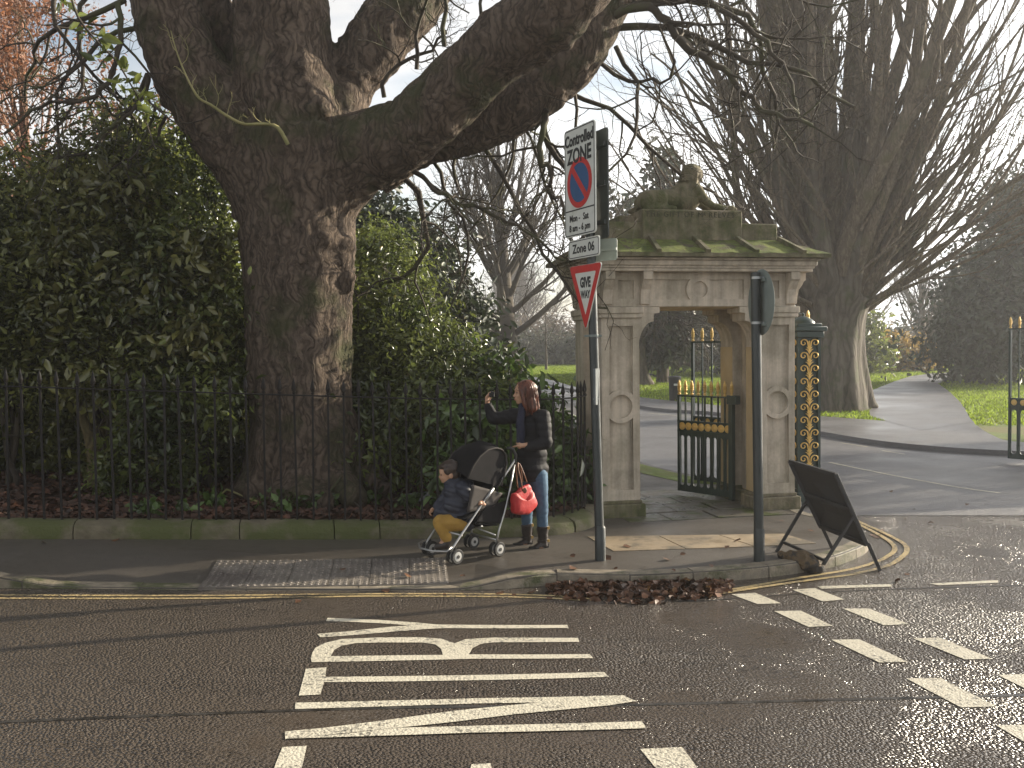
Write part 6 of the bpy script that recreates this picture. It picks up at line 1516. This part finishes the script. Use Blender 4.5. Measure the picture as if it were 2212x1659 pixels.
# padded jacket
b = B()
b.ball(Q(1012, 445, .02), (.165, .125, .165), 3); b.ball(Q(1012, 560, .02), (.150, .120, .17), 3); b.ball(Q(1008, 690, .02), (.152, .125, .15), 3); b.ball(Q(1010, 800, .02), (.165, .135, .12), 3)
b.cap(Q(1010, 790, .02), Q(1012, 850, .02), .150, .148, 20)
b.cap(J['rsh'], J['lsh'], .075, .078, 14); b.ball(Q(1000, 335, .01), (.10, .095, .06), 3)
b.chain([J['rsh'], J['rel'], Q(655, 290, .11)], [.080, .060, .044], 14); b.chain([J['lsh'], J['lel'], Q(985, 622, -.17)], [.082, .066, .046], 14)
jm = fuse(b, .010, 3, .5)
hem = Q(1000, 893).z
for v in jm.vertices:
    q = v.co
    if q.z < hem: q.z = hem + (hem - q.z) * .06
    torso_ = abs(q.x - J['chest'].x) < .20
    w_ = abs(math.sin((q.z * 1.0 + (0 if torso_ else q.x * .8)) * math.pi / .068)) ** .6
    v.co += v.normal * (.0065 * w_ - .003 + .006 * noise.noise(q * 13))
link('jacket', jm, PUFF, woman)
b = B()
for k in range(2): b.tube([Q(985 + 62 * math.cos(t), 292 + 10 * k + 16 * math.sin(t), .075 * math.sin(t + 1.2) + .02) for t in np.linspace(0, 2 * math.pi, 15)[:-1]], .033, 10, closed=True)
b.chain([Q(930, 320, -.08), Q(915, 420, -.12), Q(920, 520, -.11), Q(915, 600, -.11)], [.035, .04, .045, .04], 12)
link('scarf', fuse(b, .011, 2, .5), SCARF, woman)
b = B(); b.chain([J['rhip'], J['rkn'], Q(968, 1290, .12)], [.092, .062, .050], 16); b.chain([J['lhip'], J['lkn'], Q(1096, 1300, -.035)], [.092, .062, .050], 16); b.ball(Q(1012, 850, .02), (.14, .115, .09), 3)
jn = fuse(b, .009, 2, .5)
for v in jn.vertices: v.co += v.normal * .004 * noise.noise(Vector((v.co.x * 18, v.co.y * 18, v.co.z * 40)))
link('jeans', jn, JEAN, woman)
for (an, to, top_) in (('ran', 'rto', Q(968, 1255, .115)), ('lan', 'lto', Q(1096, 1268, -.035))):
    b = B(); A_, T_ = J[an].copy(), J[to].copy()
    b.chain([top_, A_ + Vector((.004, 0, .03))], [.060, .046], 16); b.ball(A_, (.052, .048, .05), 3)
    b.chain([A_ + Vector((0, 0, -.004)), A_.lerp(T_, .55), T_], [.045, .040, .030], 14); b.ball(T_, (.040, .036, .026), 2)
    me = fuse(b, .008, 2, .5); fl_z = .012
    for v in me.vertices:
        v.co.z = min(max(v.co.z, fl_z), top_.z)
        v.co += v.normal * .004 * noise.noise(v.co * 26)
    bo_ = link('boot', me, BOOT, woman)
    d = (T_ - A_); d.z = 0; d.normalize(); s_ = Vector((-d.y, d.x, 0)); A0 = Vector((A_.x, A_.y, 0)); T0 = Vector((T_.x, T_.y, 0))
    b = B(); c = [A0 + d * .005 - s_ * .034, A0 + d * .005 + s_ * .034, A0 - d * .05 + s_ * .03, A0 - d * .05 - s_ * .03]; b.hexa([q for q in c], [q + Vector((0, 0, .035)) for q in c]); b.build('heel', RUB, bo_)
    b = B(); c = [T0 + d * .035 - s_ * .02, T0 + d * .035 + s_ * .02, T0 - d * .02 + s_ * .04, A0 + d * .05 + s_ * .032, A0 + d * .05 - s_ * .032, T0 - d * .02 - s_ * .04]
    b.hexa(c, [q + Vector((0, 0, .016)) for q in c]); b.build('sole', RUB, bo_)
    for z, w_ in ((.075, .052), (.20, .057)):
        b = B(); ctr = A_.lerp(top_, 0 if z < .1 else .8); b.tube([Vector((ctr.x + w_ * math.cos(t), ctr.y + w_ * math.sin(t), z + .01 * math.cos(t))) for t in np.linspace(0, 2 * math.pi, 17)[:-1]], .006, 6, closed=True); b.build('strap', BOOT, bo_)
        b = B(); b.box((ctr.x + w_ * .8, ctr.y - w_ * .75 - .008, z - .013), (ctr.x + w_ * .8 + .022, ctr.y - w_ * .75 + .004, z + .013), .002); b.build('buckle', BRASS, bo_)
# what she holds up
cw = Q(685, 196, .065) + wo_; ce_ = empty('small_camera', tuple(cw), rad(20), 'small black camera in the woman\'s raised hand', 'camera')
b = B(); b.box((-.012, -.045, -.028), (.012, .045, .028), .004); b.build('body', RUB, ce_)
b = B(); b.lathe((-.012, 0, 0), [(.018, 0), (.018, -.014), (.014, -.016)], 16, 'X'); b.build('lens', SIGNK, ce_)
b = B(); b.tube([(0, .04, .02), (.0, .06, .0), (.0, .055, -.06), (.002, .03, -.09)], .003, 6); b.build('wrist_strap', RUB, ce_)

# pushchair ---------------------------------------------------------------
nf, nr_ = G(*z1(395, 1575), PH), G(*z1(738, 1512), PH)       # near front and near rear wheels on the ground
ff, fr_ = G(*z1(190, 1505), PH), G(*z1(530, 1448), PH)
po = (nf + nr_ + ff + fr_) / 4
push = empty('pushchair', tuple(po), 0, 'black pushchair with silver tubes and double wheels at the kerb crossing', 'pushchair')
fwd = (nf - nr_).to_2d().normalized().to_3d(); lat = Vector((-fwd.y, fwd.x, 0)); lat = lat if lat.y > 0 else -lat      # lat: towards the far side
trackv = ((ff - nf) + (fr_ - nr_)) / 2; trackv.z = 0
def near(x, y): return PV(*z1(x, y), nf, nr_) - po
def far_(x, y): return near(x, y) + trackv
def side(x, y, s): return near(x, y) if s == 0 else far_(x, y)
for s in (0, 1):
    b = B(); b.tube([side(352, 1478, s), side(362, 1448, s), side(430, 1345, s), side(600, 1095, s), side(690, 965, s)], [.0105] * 5, 10); b.build('front_tube', ALU, push, True)
    b = B(); b.tube([side(628, 1062, s), side(695, 958, s)], [.016, .016], 10); b.build('joint_sleeve', ALU, push, True)
    b = B(); b.tube([side(690, 965, s), side(738, 930, s), side(762, 880, s)], .012, 8); b.build('joint', DARKC, push, True)
    b = B(); b.tube([side(738, 935, s), side(800, 835, s), side(862, 745, s), side(880, 700, s)], .011, 10); b.build('upper_tube', ALU, push, True)
    b = B(); b.tube([side(715, 1425, s), side(745, 1285, s), side(790, 1140, s), side(825, 990, s), side(868, 760, s)], .010, 10); b.build('rear_tube', ALU, push, True)
    b = B(); b.tube([side(868, 765, s), side(878, 690, s), side(850, 640, s), side(812, 632, s)], [.016, .017, .018, .016], 10); b.build('handle', RUB, push, True)
b = B(); b.tube([side(600, 1270, 0), side(712, 1342, 1)], .008, 8); b.build('cross_brace', ALU, push, True)
b = B(); b.tube([side(600, 1270, 1), side(712, 1342, 0)], .008, 8); b.build('cross_brace', ALU, push, True)
for x, y in ((720, 1380), (440, 1345)):
    b = B(); b.tube([side(x, y, 0), side(x, y, 1)], .009, 8); b.build('cross_tube', ALU, push, True)
b = B(); b.tube([side(355, 1440, 0), side(318, 1475, 0), side(260, 1490, 0) + trackv * .3, side(240, 1490, 0) + trackv * .7, side(290, 1470, 1), side(352, 1440, 1)], .009, 8); b.build('footrest_loop', ALU, push, True)
wheel_ax = lat
def wheel(c, R_=.068):
    Mx = Matrix.Rotation(math.atan2(lat.y, lat.x) - math.pi / 2, 4, 'Z')
    w = bpy.data.objects.new('wheel', None); col.objects.link(w); w.parent = push; w.location = c; w.rotation_euler = Mx.to_euler()
    b = B(); b.lathe((0, 0, 0), [(R_ * .62, -.012), (R_ * .9, -.014), (R_, -.008), (R_, .008), (R_ * .9, .014), (R_ * .62, .012)], 28, 'Y'); b.build('tyre', RUB, w, 40)
    b = B(); b.lathe((0, 0, 0), [(R_ * .26, -.017), (R_ * .60, -.0145), (R_ * .66, -.010), (R_ * .66, .010), (R_ * .60, .0145), (R_ * .26, .017)], 24, 'Y'); b.build('rim', mat_rim, w, 40)
    b = B(); b.lathe((0, 0, 0), [(R_ * .22, -.021), (R_ * .24, -.018), (R_ * .24, .018), (R_ * .22, .021)], 16, 'Y'); b.build('hub', RUB, w, 40)
mat_rim = mat('grey_plastic_rim', (.34, .34, .33), rough=.5)
for g_, dx in ((nf, -.03), (nr_, -.025), (ff, -.03), (fr_, -.025)):
    c0 = g_ - po; c0.z = g_.z - po.z + .066
    wheel(c0 - lat * .012); wheel(c0 + lat * .052)
    b = B(); b.tube([c0 - lat * .02, c0 + lat * .06], .008, 8); b.box(c0 + Vector((-.012, -.012, .0)) + lat * .02, c0 + Vector((.014, .014, .085)) + lat * .02, .004); b.build('wheel_fork', RUB, push)
# seat sling, back, hood, basket
def quadpatch(name, pts, m, th=.012, n=8, bulge=.0, parent=None):
    """cloth between four corners"""
    a, b_, c, d = [Vector(p) for p in pts]; nn_ = (b_ - a).cross(d - a).normalized(); V = []
    for j in range(n + 1):
        for i in range(n + 1):
            u, v = i / n, j / n; p = a.lerp(b_, u).lerp(d.lerp(c, u), v) + nn_ * (bulge * 4 * u * (1 - u) * 2 * v * (1 - v) * 2 / 2 + .004 * noise.noise(Vector((u * 5, v * 5, len(name))))); V.append(p)
    b1 = B(); top_ = [b1.bm.verts.new(p + nn_ * th / 2) for p in V]; bot_ = [b1.bm.verts.new(p - nn_ * th / 2) for p in V]; k = n + 1
    for j in range(n):
        for i in range(n):
            q = [j * k + i, j * k + i + 1, (j + 1) * k + i + 1, (j + 1) * k + i]; b1.bm.faces.new([top_[t] for t in q]); b1.bm.faces.new([bot_[t] for t in q][::-1])
    ed = [i for i in range(k)] + [j * k + n for j in range(1, k)] + [n * k + i for i in range(n - 1, -1, -1)] + [j * k for j in range(n - 1, 0, -1)]
    for i in range(len(ed)):
        e0, e1 = ed[i], ed[(i + 1) % len(ed)]; b1.bm.faces.new((top_[e0], bot_[e0], bot_[e1], top_[e1]))
    return b1.build(name, m, parent, True)
quadpatch('seat_back', [side(770, 780, 0), side(770, 780, 1), side(600, 1130, 1), side(600, 1130, 0)], DARKC, .02, bulge=.03, parent=push)
quadpatch('seat', [side(620, 1120, 0), side(620, 1120, 1), side(470, 1215, 1), side(470, 1215, 0)], DARKC, .02, bulge=-.03, parent=push)
quadpatch('seat_side', [side(520, 930, 0), side(770, 1000, 0), side(700, 1110, 0), side(480, 1160, 0)], GREYC, .008, bulge=.015, parent=push)
quadpatch('seat_side', [side(520, 930, 1), side(770, 1000, 1), side(700, 1110, 1), side(480, 1160, 1)], GREYC, .008, bulge=.015, parent=push)
quadpatch('side_panel', [side(630, 1110, 0), side(800, 1060, 0), side(755, 1250, 0), side(540, 1240, 0)], DARKC, .008, parent=push)
quadpatch('basket', [side(560, 1250, 0), side(735, 1260, 0), side(735, 1260, 1), side(560, 1250, 1)], DARKC, .012, bulge=-.08, parent=push)
hood_out = [(745, 945), (778, 865), (800, 760), (795, 690), (762, 645), (715, 632), (650, 648), (585, 700), (530, 780), (485, 880)]
b = B(); rows = []
for s in np.linspace(0, 1, 9):
    arch = math.sin(math.pi * s); row = []
    for i, (x, y) in enumerate(hood_out):
        p = near(x, y) + trackv * s + Vector((0, 0, .05 * arch)); row.append(b.bm.verts.new(p))
    rows.append(row)
for r0_, r1_ in zip(rows, rows[1:]):
    for i in range(len(hood_out) - 1): b.bm.faces.new((r0_[i], r0_[i + 1], r1_[i + 1], r1_[i]))
for row in (rows[0], rows[-1]):
    c = b.bm.verts.new(sum((v.co for v in row), Vector()) / len(row))
    for i in range(len(row) - 1): b.bm.faces.new((row[i], row[i + 1], c))
    b.bm.faces.new((row[-1], row[0], c))
hm_ = b.mesh('hood', 60); link('hood', hm_, DARKC, push)
for s in (0, 1): b = B(); b.tube([side(x, y, s) + lat * (-.006 if s == 0 else .006) for x, y in hood_out], .008, 8); b.build('hood_trim', GREYC, push, True)
# red bag hanging from the handle
bg0 = side(885, 1050, 0) - lat * .07; bw = bg0 + po
bag = empty('red_handbag', tuple(bw), 0, 'red handbag with brown leather straps hanging from the pushchair handle', 'handbag')
def bl_(x, y, d=0): return near(x, y) - lat * (.07 + d) - bg0
b = B()
outl = [(838, 985), (870, 950), (940, 915), (962, 960), (998, 1080), (985, 1110), (930, 1165), (870, 1172), (812, 1160), (806, 1000)]
outl = [((a[0] * (3 - k) + c[0] * k) / 3, (a[1] * (3 - k) + c[1] * k) / 3) for a, c in zip(outl, outl[1:] + outl[:1]) for k in range(3)]
ctr = bl_(900, 1050)
rows = []
for k, (d, f) in enumerate(((-.060, .0), (-.058, .80), (-.03, .99), (.0, 1.0), (.03, .99), (.058, .80), (.060, 0))):
    rows.append([b.bm.verts.new(ctr + (bl_(x, y) - ctr) * max(f, .02) - lat * d * -1 * (.45 if y < 1000 else 1)) for x, y in outl])
for r0_, r1_ in zip(rows, rows[1:]):
    n = len(outl)
    for i in range(n): b.bm.faces.new((r0_[i], r0_[(i + 1) % n], r1_[(i + 1) % n], r1_[i]))
bmsh = b.mesh('bag'); bmsh = evaluated(bmsh, [('SUBSURF', dict(levels=2, render_levels=2))])
for v in bmsh.vertices: v.co += Vector((1, 1, 1)) * .006 * noise.noise(v.co * 22)
bmsh.shade_smooth(); link('body', bmsh, RED, bag)
for d in (.03, -.03):
    b = B(); b.tube([bl_(872, 975, d), bl_(862, 900, d), bl_(846, 800, d * .5), bl_(852, 748, 0), bl_(868, 760, 0), bl_(890, 830, d * .5), bl_(908, 905, d)], .007, 8); b.build('strap', BROWNL, bag, True)
b = B(); b.ball(bl_(876, 968, .055), (.020, .008, .028), 2); b.build('flap', BROWNL, bag)

# the child, sitting forward on the pushchair
cdp = ((nf + nr_ + ff + fr_) / 4).y
def K(x, y, dz=0): return W(x, y, cdp - .03 + dz) - ko
ko = Vector((po.x, po.y, po.z)); ko = Vector((W(380, 1250, cdp).x, W(380, 1250, cdp).y, po.z))
kid = empty('person', tuple(ko), 0, 'small child in a navy padded coat and ochre trousers leaning forward in the pushchair', 'person')
kh = K(330, 838); kx = Vector((-1, -.25, -.10)).normalized(); ky = kx.cross(Vector((0, 0, 1))).normalized(); kz = ky.cross(kx) if ky.cross(kx).z > 0 else kx.cross(ky)
def kp(f, s, u): return kh + kx * f + ky * s + kz * u
RK = Matrix(((kx.x, ky.x, kz.x, 0), (kx.y, ky.y, kz.y, 0), (kx.z, ky.z, kz.z, 0), (0, 0, 0, 1)))
b = B(); b.ball(kp(-.005, 0, .02), (.088, .074, .088), 3, RK); b.ball(kp(.032, 0, -.035), (.050, .054, .056), 3, RK); b.ball(kp(.058, 0, -.068), (.018, .022, .016), 2, RK)
b.ball(kp(.083, 0, -.022), (.012, .011, .013), 2, RK); b.ball(kp(.074, 0, -.044), (.010, .020, .010), 2, RK)
for s in (-1, 1): b.ball(kp(-.010, s * .074, -.018), (.020, .012, .028), 2, RK); b.ball(kp(.055, s * .03, -.028), (.022, .022, .022), 2, RK)
b.chain([kp(-.02, 0, -.06), K(395, 950)], [.040, .050], 12)
b.ball(K(420, 1040), (.11, .10, .13), 3); b.ball(K(440, 1190), (.11, .10, .10), 3)
b.chain([K(420, 950, -.09), K(470, 1040, -.12), K(560, 1075, -.10)], [.04, .03, .022], 10)
hand(b, K(560, 1078, -.10), Vector((0, .3, 1)), Vector((1, 0, -.1)), K(612, 1090, -.09), Vector((.3, -.6, .6)), .75)
b.chain([K(370, 960, .08), K(290, 1060, .08), K(225, 1120, .04)], [.04, .03, .022], 10)
hand(b, K(222, 1122, .04), Vector((0, 1, 0)), Vector((-1, 0, -.6)), K(195, 1160, .03), Vector((-.4, -.5, .4)), .75)
for s in (-1, 1): b.chain([K(440, 1225, s * .06), K(262, 1235, s * .07), K(300, 1395, s * .07), K(262, 1425, s * .07)], [.06, .048, .032, .026], 12)
link('body', fuse(b, .0062, 2, .5), SKIN, kid)
for s in (-1, 1): b = B(); b.ball(kp(.073, s * .030, -.002), (.006, .012, .006), 2, RK); b.build('eye', EYE, kid)
b = B(); b.ball(kp(.0825, 0, -.044), (.003, .014, .004), 2, RK); b.build('lips', LIP, kid)
b = B(); b.ball(kp(-.022, 0, .038), (.098, .086, .088), 3, RK); b.ball(kp(-.052, 0, -.012), (.066, .080, .072), 3, RK); b.ball(kp(.048, 0, .068), (.040, .058, .024), 3, RK)
for s in (-1, 1): b.ball(kp(.018, s * .066, .030), (.035, .016, .034), 2, RK)
hm = fuse(b, .007, 2, .5)
for v in hm.vertices: v.co += v.normal * .006 * noise.noise(v.co * 30)
link('hair', hm, HAIRK, kid)
b = B(); b.ball(K(400, 985), (.125, .11, .11), 3); b.ball(K(410, 1090), (.145, .125, .14), 3); b.ball(K(440, 1190), (.15, .125, .10), 3); b.chain([K(340, 905), K(395, 925)], [.06, .075], 14)
b.ball(K(470, 930, .02), (.075, .09, .05), 3)
b.chain([K(440, 950, -.10), K(490, 1030, -.13), K(535, 1060, -.11)], [.062, .05, .038], 12); b.chain([K(360, 960, .09), K(285, 1060, .09), K(238, 1110, .05)], [.062, .05, .04], 12)
b.cap(K(400, 1220), K(470, 1235), .10, .09, 14); b.cap(K(250, 1160, .04), K(330, 1150, 0), .05, .08, 12)
jm = fuse(b, .009, 3, .5)
for v in jm.vertices:
    q = v.co; w_ = abs(math.sin((q.z + .25 * q.x) * math.pi / .06)) ** .6; v.co += v.normal * (.009 * w_ - .003 + .004 * noise.noise(q * 18))
link('coat', jm, NAVY, kid)
b = B()
for s in (-1, 1): b.chain([K(430, 1240, s * .06), K(268, 1238, s * .07), K(292, 1290, s * .07), K(312, 1362, s * .07)], [.082, .074, .068, .054], 14)
tm_ = fuse(b, .009, 2, .5)
for v in tm_.vertices: v.co += v.normal * .008 * noise.noise(Vector((v.co.x * 14, v.co.y * 14, v.co.z * 20)))
link('trousers', tm_, OCHRE, kid)
for s in (-1, 1):
    b = B(); b.chain([K(318, 1380, s * .07), K(312, 1418, s * .07), K(262, 1432, s * .07), K(236, 1436, s * .07)], [.038, .040, .036, .028], 12); link('shoe', fuse(b, .008, 2, .5), BOOT, kid)

# ------------------------------------------------------------------ fallen leaves, ground plants, litter
def leaf_scatter(name, pts, size, r, label=None, cat=None, flat=.35, mats=None, tilt=None):
    """curled fallen leaves: pts (n,3)"""
    pts = np.asarray(pts); n = len(pts); nr = np.stack([r.normal(size=n) * flat, r.normal(size=n) * flat, np.ones(n)], 1); nr /= np.linalg.norm(nr, axis=1)[:, None]
    t = r.normal(size=(n, 3)); t -= nr * (t * nr).sum(1)[:, None]; t /= np.linalg.norm(t, axis=1)[:, None]; s_ = np.cross(nr, t)
    Lh = size * (.6 + .8 * r.random(n))[:, None]; W_ = Lh * (.35 + .3 * r.random(n))[:, None]; cu = Lh * r.uniform(-.1, .3, n)[:, None]
    v = [pts - t * Lh * .5, pts - t * Lh * .1 + s_ * W_ + nr * cu, pts + t * Lh * .3 + s_ * W_ * .6 + nr * cu * .6, pts + t * Lh * .55 + nr * cu * .3, pts + t * Lh * .3 - s_ * W_ * .6 + nr * cu, pts - t * Lh * .1 - s_ * W_ + nr * cu * .5]
    V = np.stack(v, 1).reshape(-1, 3); i = np.arange(n)[:, None] * 6
    return mesh_np(name, V, np.concatenate([i + np.array([[0, 1, 2, 3]]), i + np.array([[0, 3, 4, 5]])]))
FALL = mat('fallen_leaf', (.05, .024, .012), (.14, .06, .026), 5, .55, island=.55, c3=(.26, .15, .05), s3=9, r3=(.60, .66))
FALLD = mat('old_leaf_litter', (.040, .024, .016), (.10, .045, .028), 4, .75, island=.5, c3=(.14, .06, .03), s3=6, r3=(.55, .66))
r_ = np.random.default_rng(4)
# drift along the kerb
dl = []
for k in range(1150):
    u = rng.random(); px = 1190 + 380 * u + rng.gauss(0, 8); wv = .5 + .5 * math.sin(u * math.pi) ** .5
    py = 1264 + rng.betavariate(1.0, 2.4) * 46 * wv - (3 if px > 1450 else 0)
    p = G(px, py); hmax = .045 * max(0, 1 - (py - 1262) / (38 * wv)) * math.sin(u * math.pi) ** .4; dl.append((p.x, p.y, p.z + .006 + rng.random() * hmax))
o = link('fallen_leaves', leaf_scatter('fallen_leaves', dl, .062, r_, flat=.7), FALL); tag(o, 'drift of wet brown leaves heaped in the gutter against the kerb', 'leaves', kind='stuff')
# loose leaves on road, footway and drive: each one its own
for k, (px, py, h) in enumerate([(1310, 1205, PH), (1330, 1228, PH), (1283, 1194, PH), (1355, 1180, PH), (1392, 1224, PH), (1455, 1232, PH), (1571, 1182, PH), (1593, 1168, PH), (1440, 1208, PH), (1239, 1229, PH), (1237, 1201, PH), (1475, 1196, PH), (1538, 1222, PH),
                                 (1688, 1125, PH), (1752, 1146, PH), (1683, 1178, PH), (960, 1283, 0), (1000, 1245, .02), (862, 1270, 0), (833, 1276, 0), (1940, 1255, 0), (1960, 1240, 0), (880, 1242, .05), (645, 1300, 0), (1925, 1062, 0), (1975, 1100, 0), (2010, 1130, 0),
                                 (2090, 1090, 0), (1905, 1145, 0), (1893, 1160, 0), (1899, 1156, 0), (1885, 1156, 0), (1840, 1060, 0), (1955, 1120, 0), (1480, 1000, .1), (1540, 905, .1), (250, 1165, PH), (95, 1172, PH), (1110, 1284, 0), (1150, 1279, 0), (1080, 1281, 0), (1172, 1262, 0), (1187, 1292, 0), (740, 1230, .06)]):
    p = G(px, py, h + .008 + (.004 if h == PH else 0)); me = leaf_scatter('fallen_leaf', [(0, 0, 0)], .055 if k % 3 else .075, r_, flat=.25); o = link('fallen_leaf', me, FALL, drive if h in (0, .1) and py < 1150 else (road if h == 0 else foot)); o.location = p
# litter under the trees
dl = []
for k in range(15000):
    s_ = rng.uniform(-6.6, 3.0); v_ = 9.80 + 3.4 * rng.random() ** 1.3; p = US * s_ + VS * v_
    if p.x > .8 or (s_ > 2.2 and v_ < 10.1): continue
    dl.append((p.x, p.y, gz(p.x, p.y) + PH + .135 + bedr(p.x, p.y) + .02 * rng.random()))
o = link('leaf_litter', leaf_scatter('leaf_litter', dl, .07, r_, flat=.6), FALLD); tag(o, 'carpet of old brown leaves on the planting bed behind the railings', 'leaf litter', kind='stuff')
gp_ = []
for (px, py) in ((560, 1098), (610, 1105), (560, 1060), (680, 1094), (705, 1092), (640, 1092), (590, 1080), (775, 1078), (795, 1085), (790, 1065), (1000, 1095), (950, 1088), (400, 1105), (880, 1095), (320, 1110), (1080, 1100), (460, 1090)):
    p = G(px, py, PH + .16); gp_.append(((p.x, p.y, p.z + .05), (.10, .08, .05)))
o = link('ground_plants', foliage(gp_, 700, .085, r_, clump=.05, per=6, shell=.2, aspect=.6), LEAFB); tag(o, 'small low green plants sprouting through the leaf litter', 'ground plants', kind='stuff')
# fallen sticks in the bed
for k, path_ in enumerate(([(450, 1092, 10.6), (490, 1057, 10.7), (560, 1085, 10.5)], [(1190 * .3 + 380, 1030, 10.5), (1240 * .3 + 330, 1075, 10.4)], [(745, 1000, 10.5), (752, 1070, 10.4), (790, 1110, 10.2)], [(840, 1090, 10.3), (865, 1070, 10.5), (900, 1120, 10.1)])):
    pts = [P(*q) for q in path_]; b = B(); b.tube([p - pts[0] for p in pts], [.012] * len(pts), 6); o = b.build('fallen_stick', SHOOT if k == 0 else TWIG); o.location = pts[0]
    tag(o, ['pale bent stick lying on the leaf litter at left', 'short dark stick leaning in the bed left of the great trunk', 'thin dead stem standing right of the great trunk', 'forked dead twig in the bed left of the child'][k], 'stick')
pb_ = G(905, 1082, PH + .17); b = B(); b.box((-.16, -.05, 0), (.16, .05, .09), .015); o = b.build('concrete_block', mat('pale_concrete', (.22, .22, .23), (.30, .30, .31), 12, .9)); o.location = pb_; o.rotation_euler = (0, rad(-4), rad(8)); tag(o, 'pale grey concrete block in the bed behind the child', 'block')
# wood trunk of the small tree inside the left thicket
bt = empty('thicket_tree', tuple(P(208, 1095, 10.9)), 0, 'small forked brown trunk inside the left thicket', 'tree'); tl = []
for pth_, rs_ in (([(208, 1095, 10.9), (205, 1020, 10.9), (200, 960, 10.9), (175, 890, 10.9), (150, 820, 11)], [.10, .085, .08, .05, .04]), ([(203, 975, 10.9), (230, 910, 10.9), (245, 850, 10.9), (250, 760, 11), (255, 640, 11)], [.07, .045, .04, .03, .025])):
    pts, rr = dense([P(*q) for q in pth_], rs_, 4); tl.append((np.array(pts), np.array(rr)))
under(link('trunk', tubes_mesh('trunk', tl, sides=10), bark('olive_bark', (.07, .055, .03), (.15, .12, .06), (.10, .10, .035), 1, .6)), bt)

# ------------------------------------------------------------------ grass standing on the lawns
def grass_blades(name, n, region, label, hh, m, r):
    """short upright blades; region(u, v) gives ground points"""
    p = region(r.random(n), r.random(n)); n = len(p); a = r.random(n) * 6.283; w = hh * .32 * (.6 + .8 * r.random(n)); h = hh * (.5 + .9 * r.random(n))
    dx, dy = np.cos(a) * w, np.sin(a) * w; lx, ly = r.normal(size=n) * h * .45, r.normal(size=n) * h * .45; z = np.full(n, .08)
    V = np.stack([np.stack([p[:, 0] - dx, p[:, 1] - dy, z], 1), np.stack([p[:, 0] + dx, p[:, 1] + dy, z], 1), np.stack([p[:, 0] + lx, p[:, 1] + ly, z + h], 1)], 1).reshape(-1, 3)
    o = link(name, mesh_np(name, V, np.arange(3 * n).reshape(-1, 3)), m); tag(o, label, 'grass', kind='stuff'); return o
GRASS = leafmat('grass_blade', (.17, .24, .025), (.24, .31, .045), .6, .5, spec=.2)
fkx = np.array([p.x for p in far_kerb[::-1]]); fky = np.array([p.y for p in far_kerb[::-1]])
nlx = [p for p in near_l]
def lawn_region(u, v):
    y = 22 + 75 * v ** .8; xe = np.interp(y, [22, 25, 31, 36, 45, 66, 97], [9.4, 8.3, 5.4, 4.6, 2.9, -.9, -9]) + .15
    x = xe + u * (.55 * y + 4 - xe); q = np.stack([x, y], 1)
    pxs = x / y * F + CX; pys = 745 + 2.0 * F / y
    on_path = np.zeros(len(x), bool)
    poly = [(p.x, p.y) for p in pth]; j = len(poly) - 1
    for poly in ([(p.x, p.y) for p in pth], [(p.x, p.y) for p in fp]):
        ins = np.zeros(len(x), bool); j = len(poly) - 1
        for i in range(len(poly)):
            (xi, yi), (xj, yj) = poly[i], poly[j]
            c = ((yi > y) != (yj > y)) & (x < (xj - xi) * (y - yi) / (yj - yi + 1e-12) + xi); ins ^= c; j = i
        on_path |= ins
    return q[~on_path]
grass_blades('lawn_blades', 230000, lawn_region, 'short bright green grass on the park lawn', .075, GRASS, np.random.default_rng(8))
def verge_region(u, v):
    k = (u * 5).astype(int).clip(0, 4); c = np.array([[2.9, 13.25], [2.55, 13.9], [2.3, 14.6], [2.05, 15.3], [1.95, 15.8]])[k]; return c + (np.stack([v, u * 5 % 1], 1) - .5) * np.array([.45, .8])
# haze of low winter sun over the park
hb = B(); hb.box((-215, -25, -1.4), (235, 245, 24)); hz = bpy.data.materials.new('haze_air'); hz.use_nodes = True; t = hz.node_tree; t.nodes.clear()
ho = t.nodes.new('ShaderNodeOutputMaterial'); pv = t.nodes.new('ShaderNodeVolumePrincipled'); pv.inputs['Density'].default_value = HAZE; pv.inputs['Anisotropy'].default_value = .45; pv.inputs['Color'].default_value = (.93, .93, .95, 1)
t.links.new(pv.outputs[0], ho.inputs['Volume']); hzo = hb.build('haze', hz); tag(hzo, 'thin pale haze in the air', 'haze', kind='stuff')
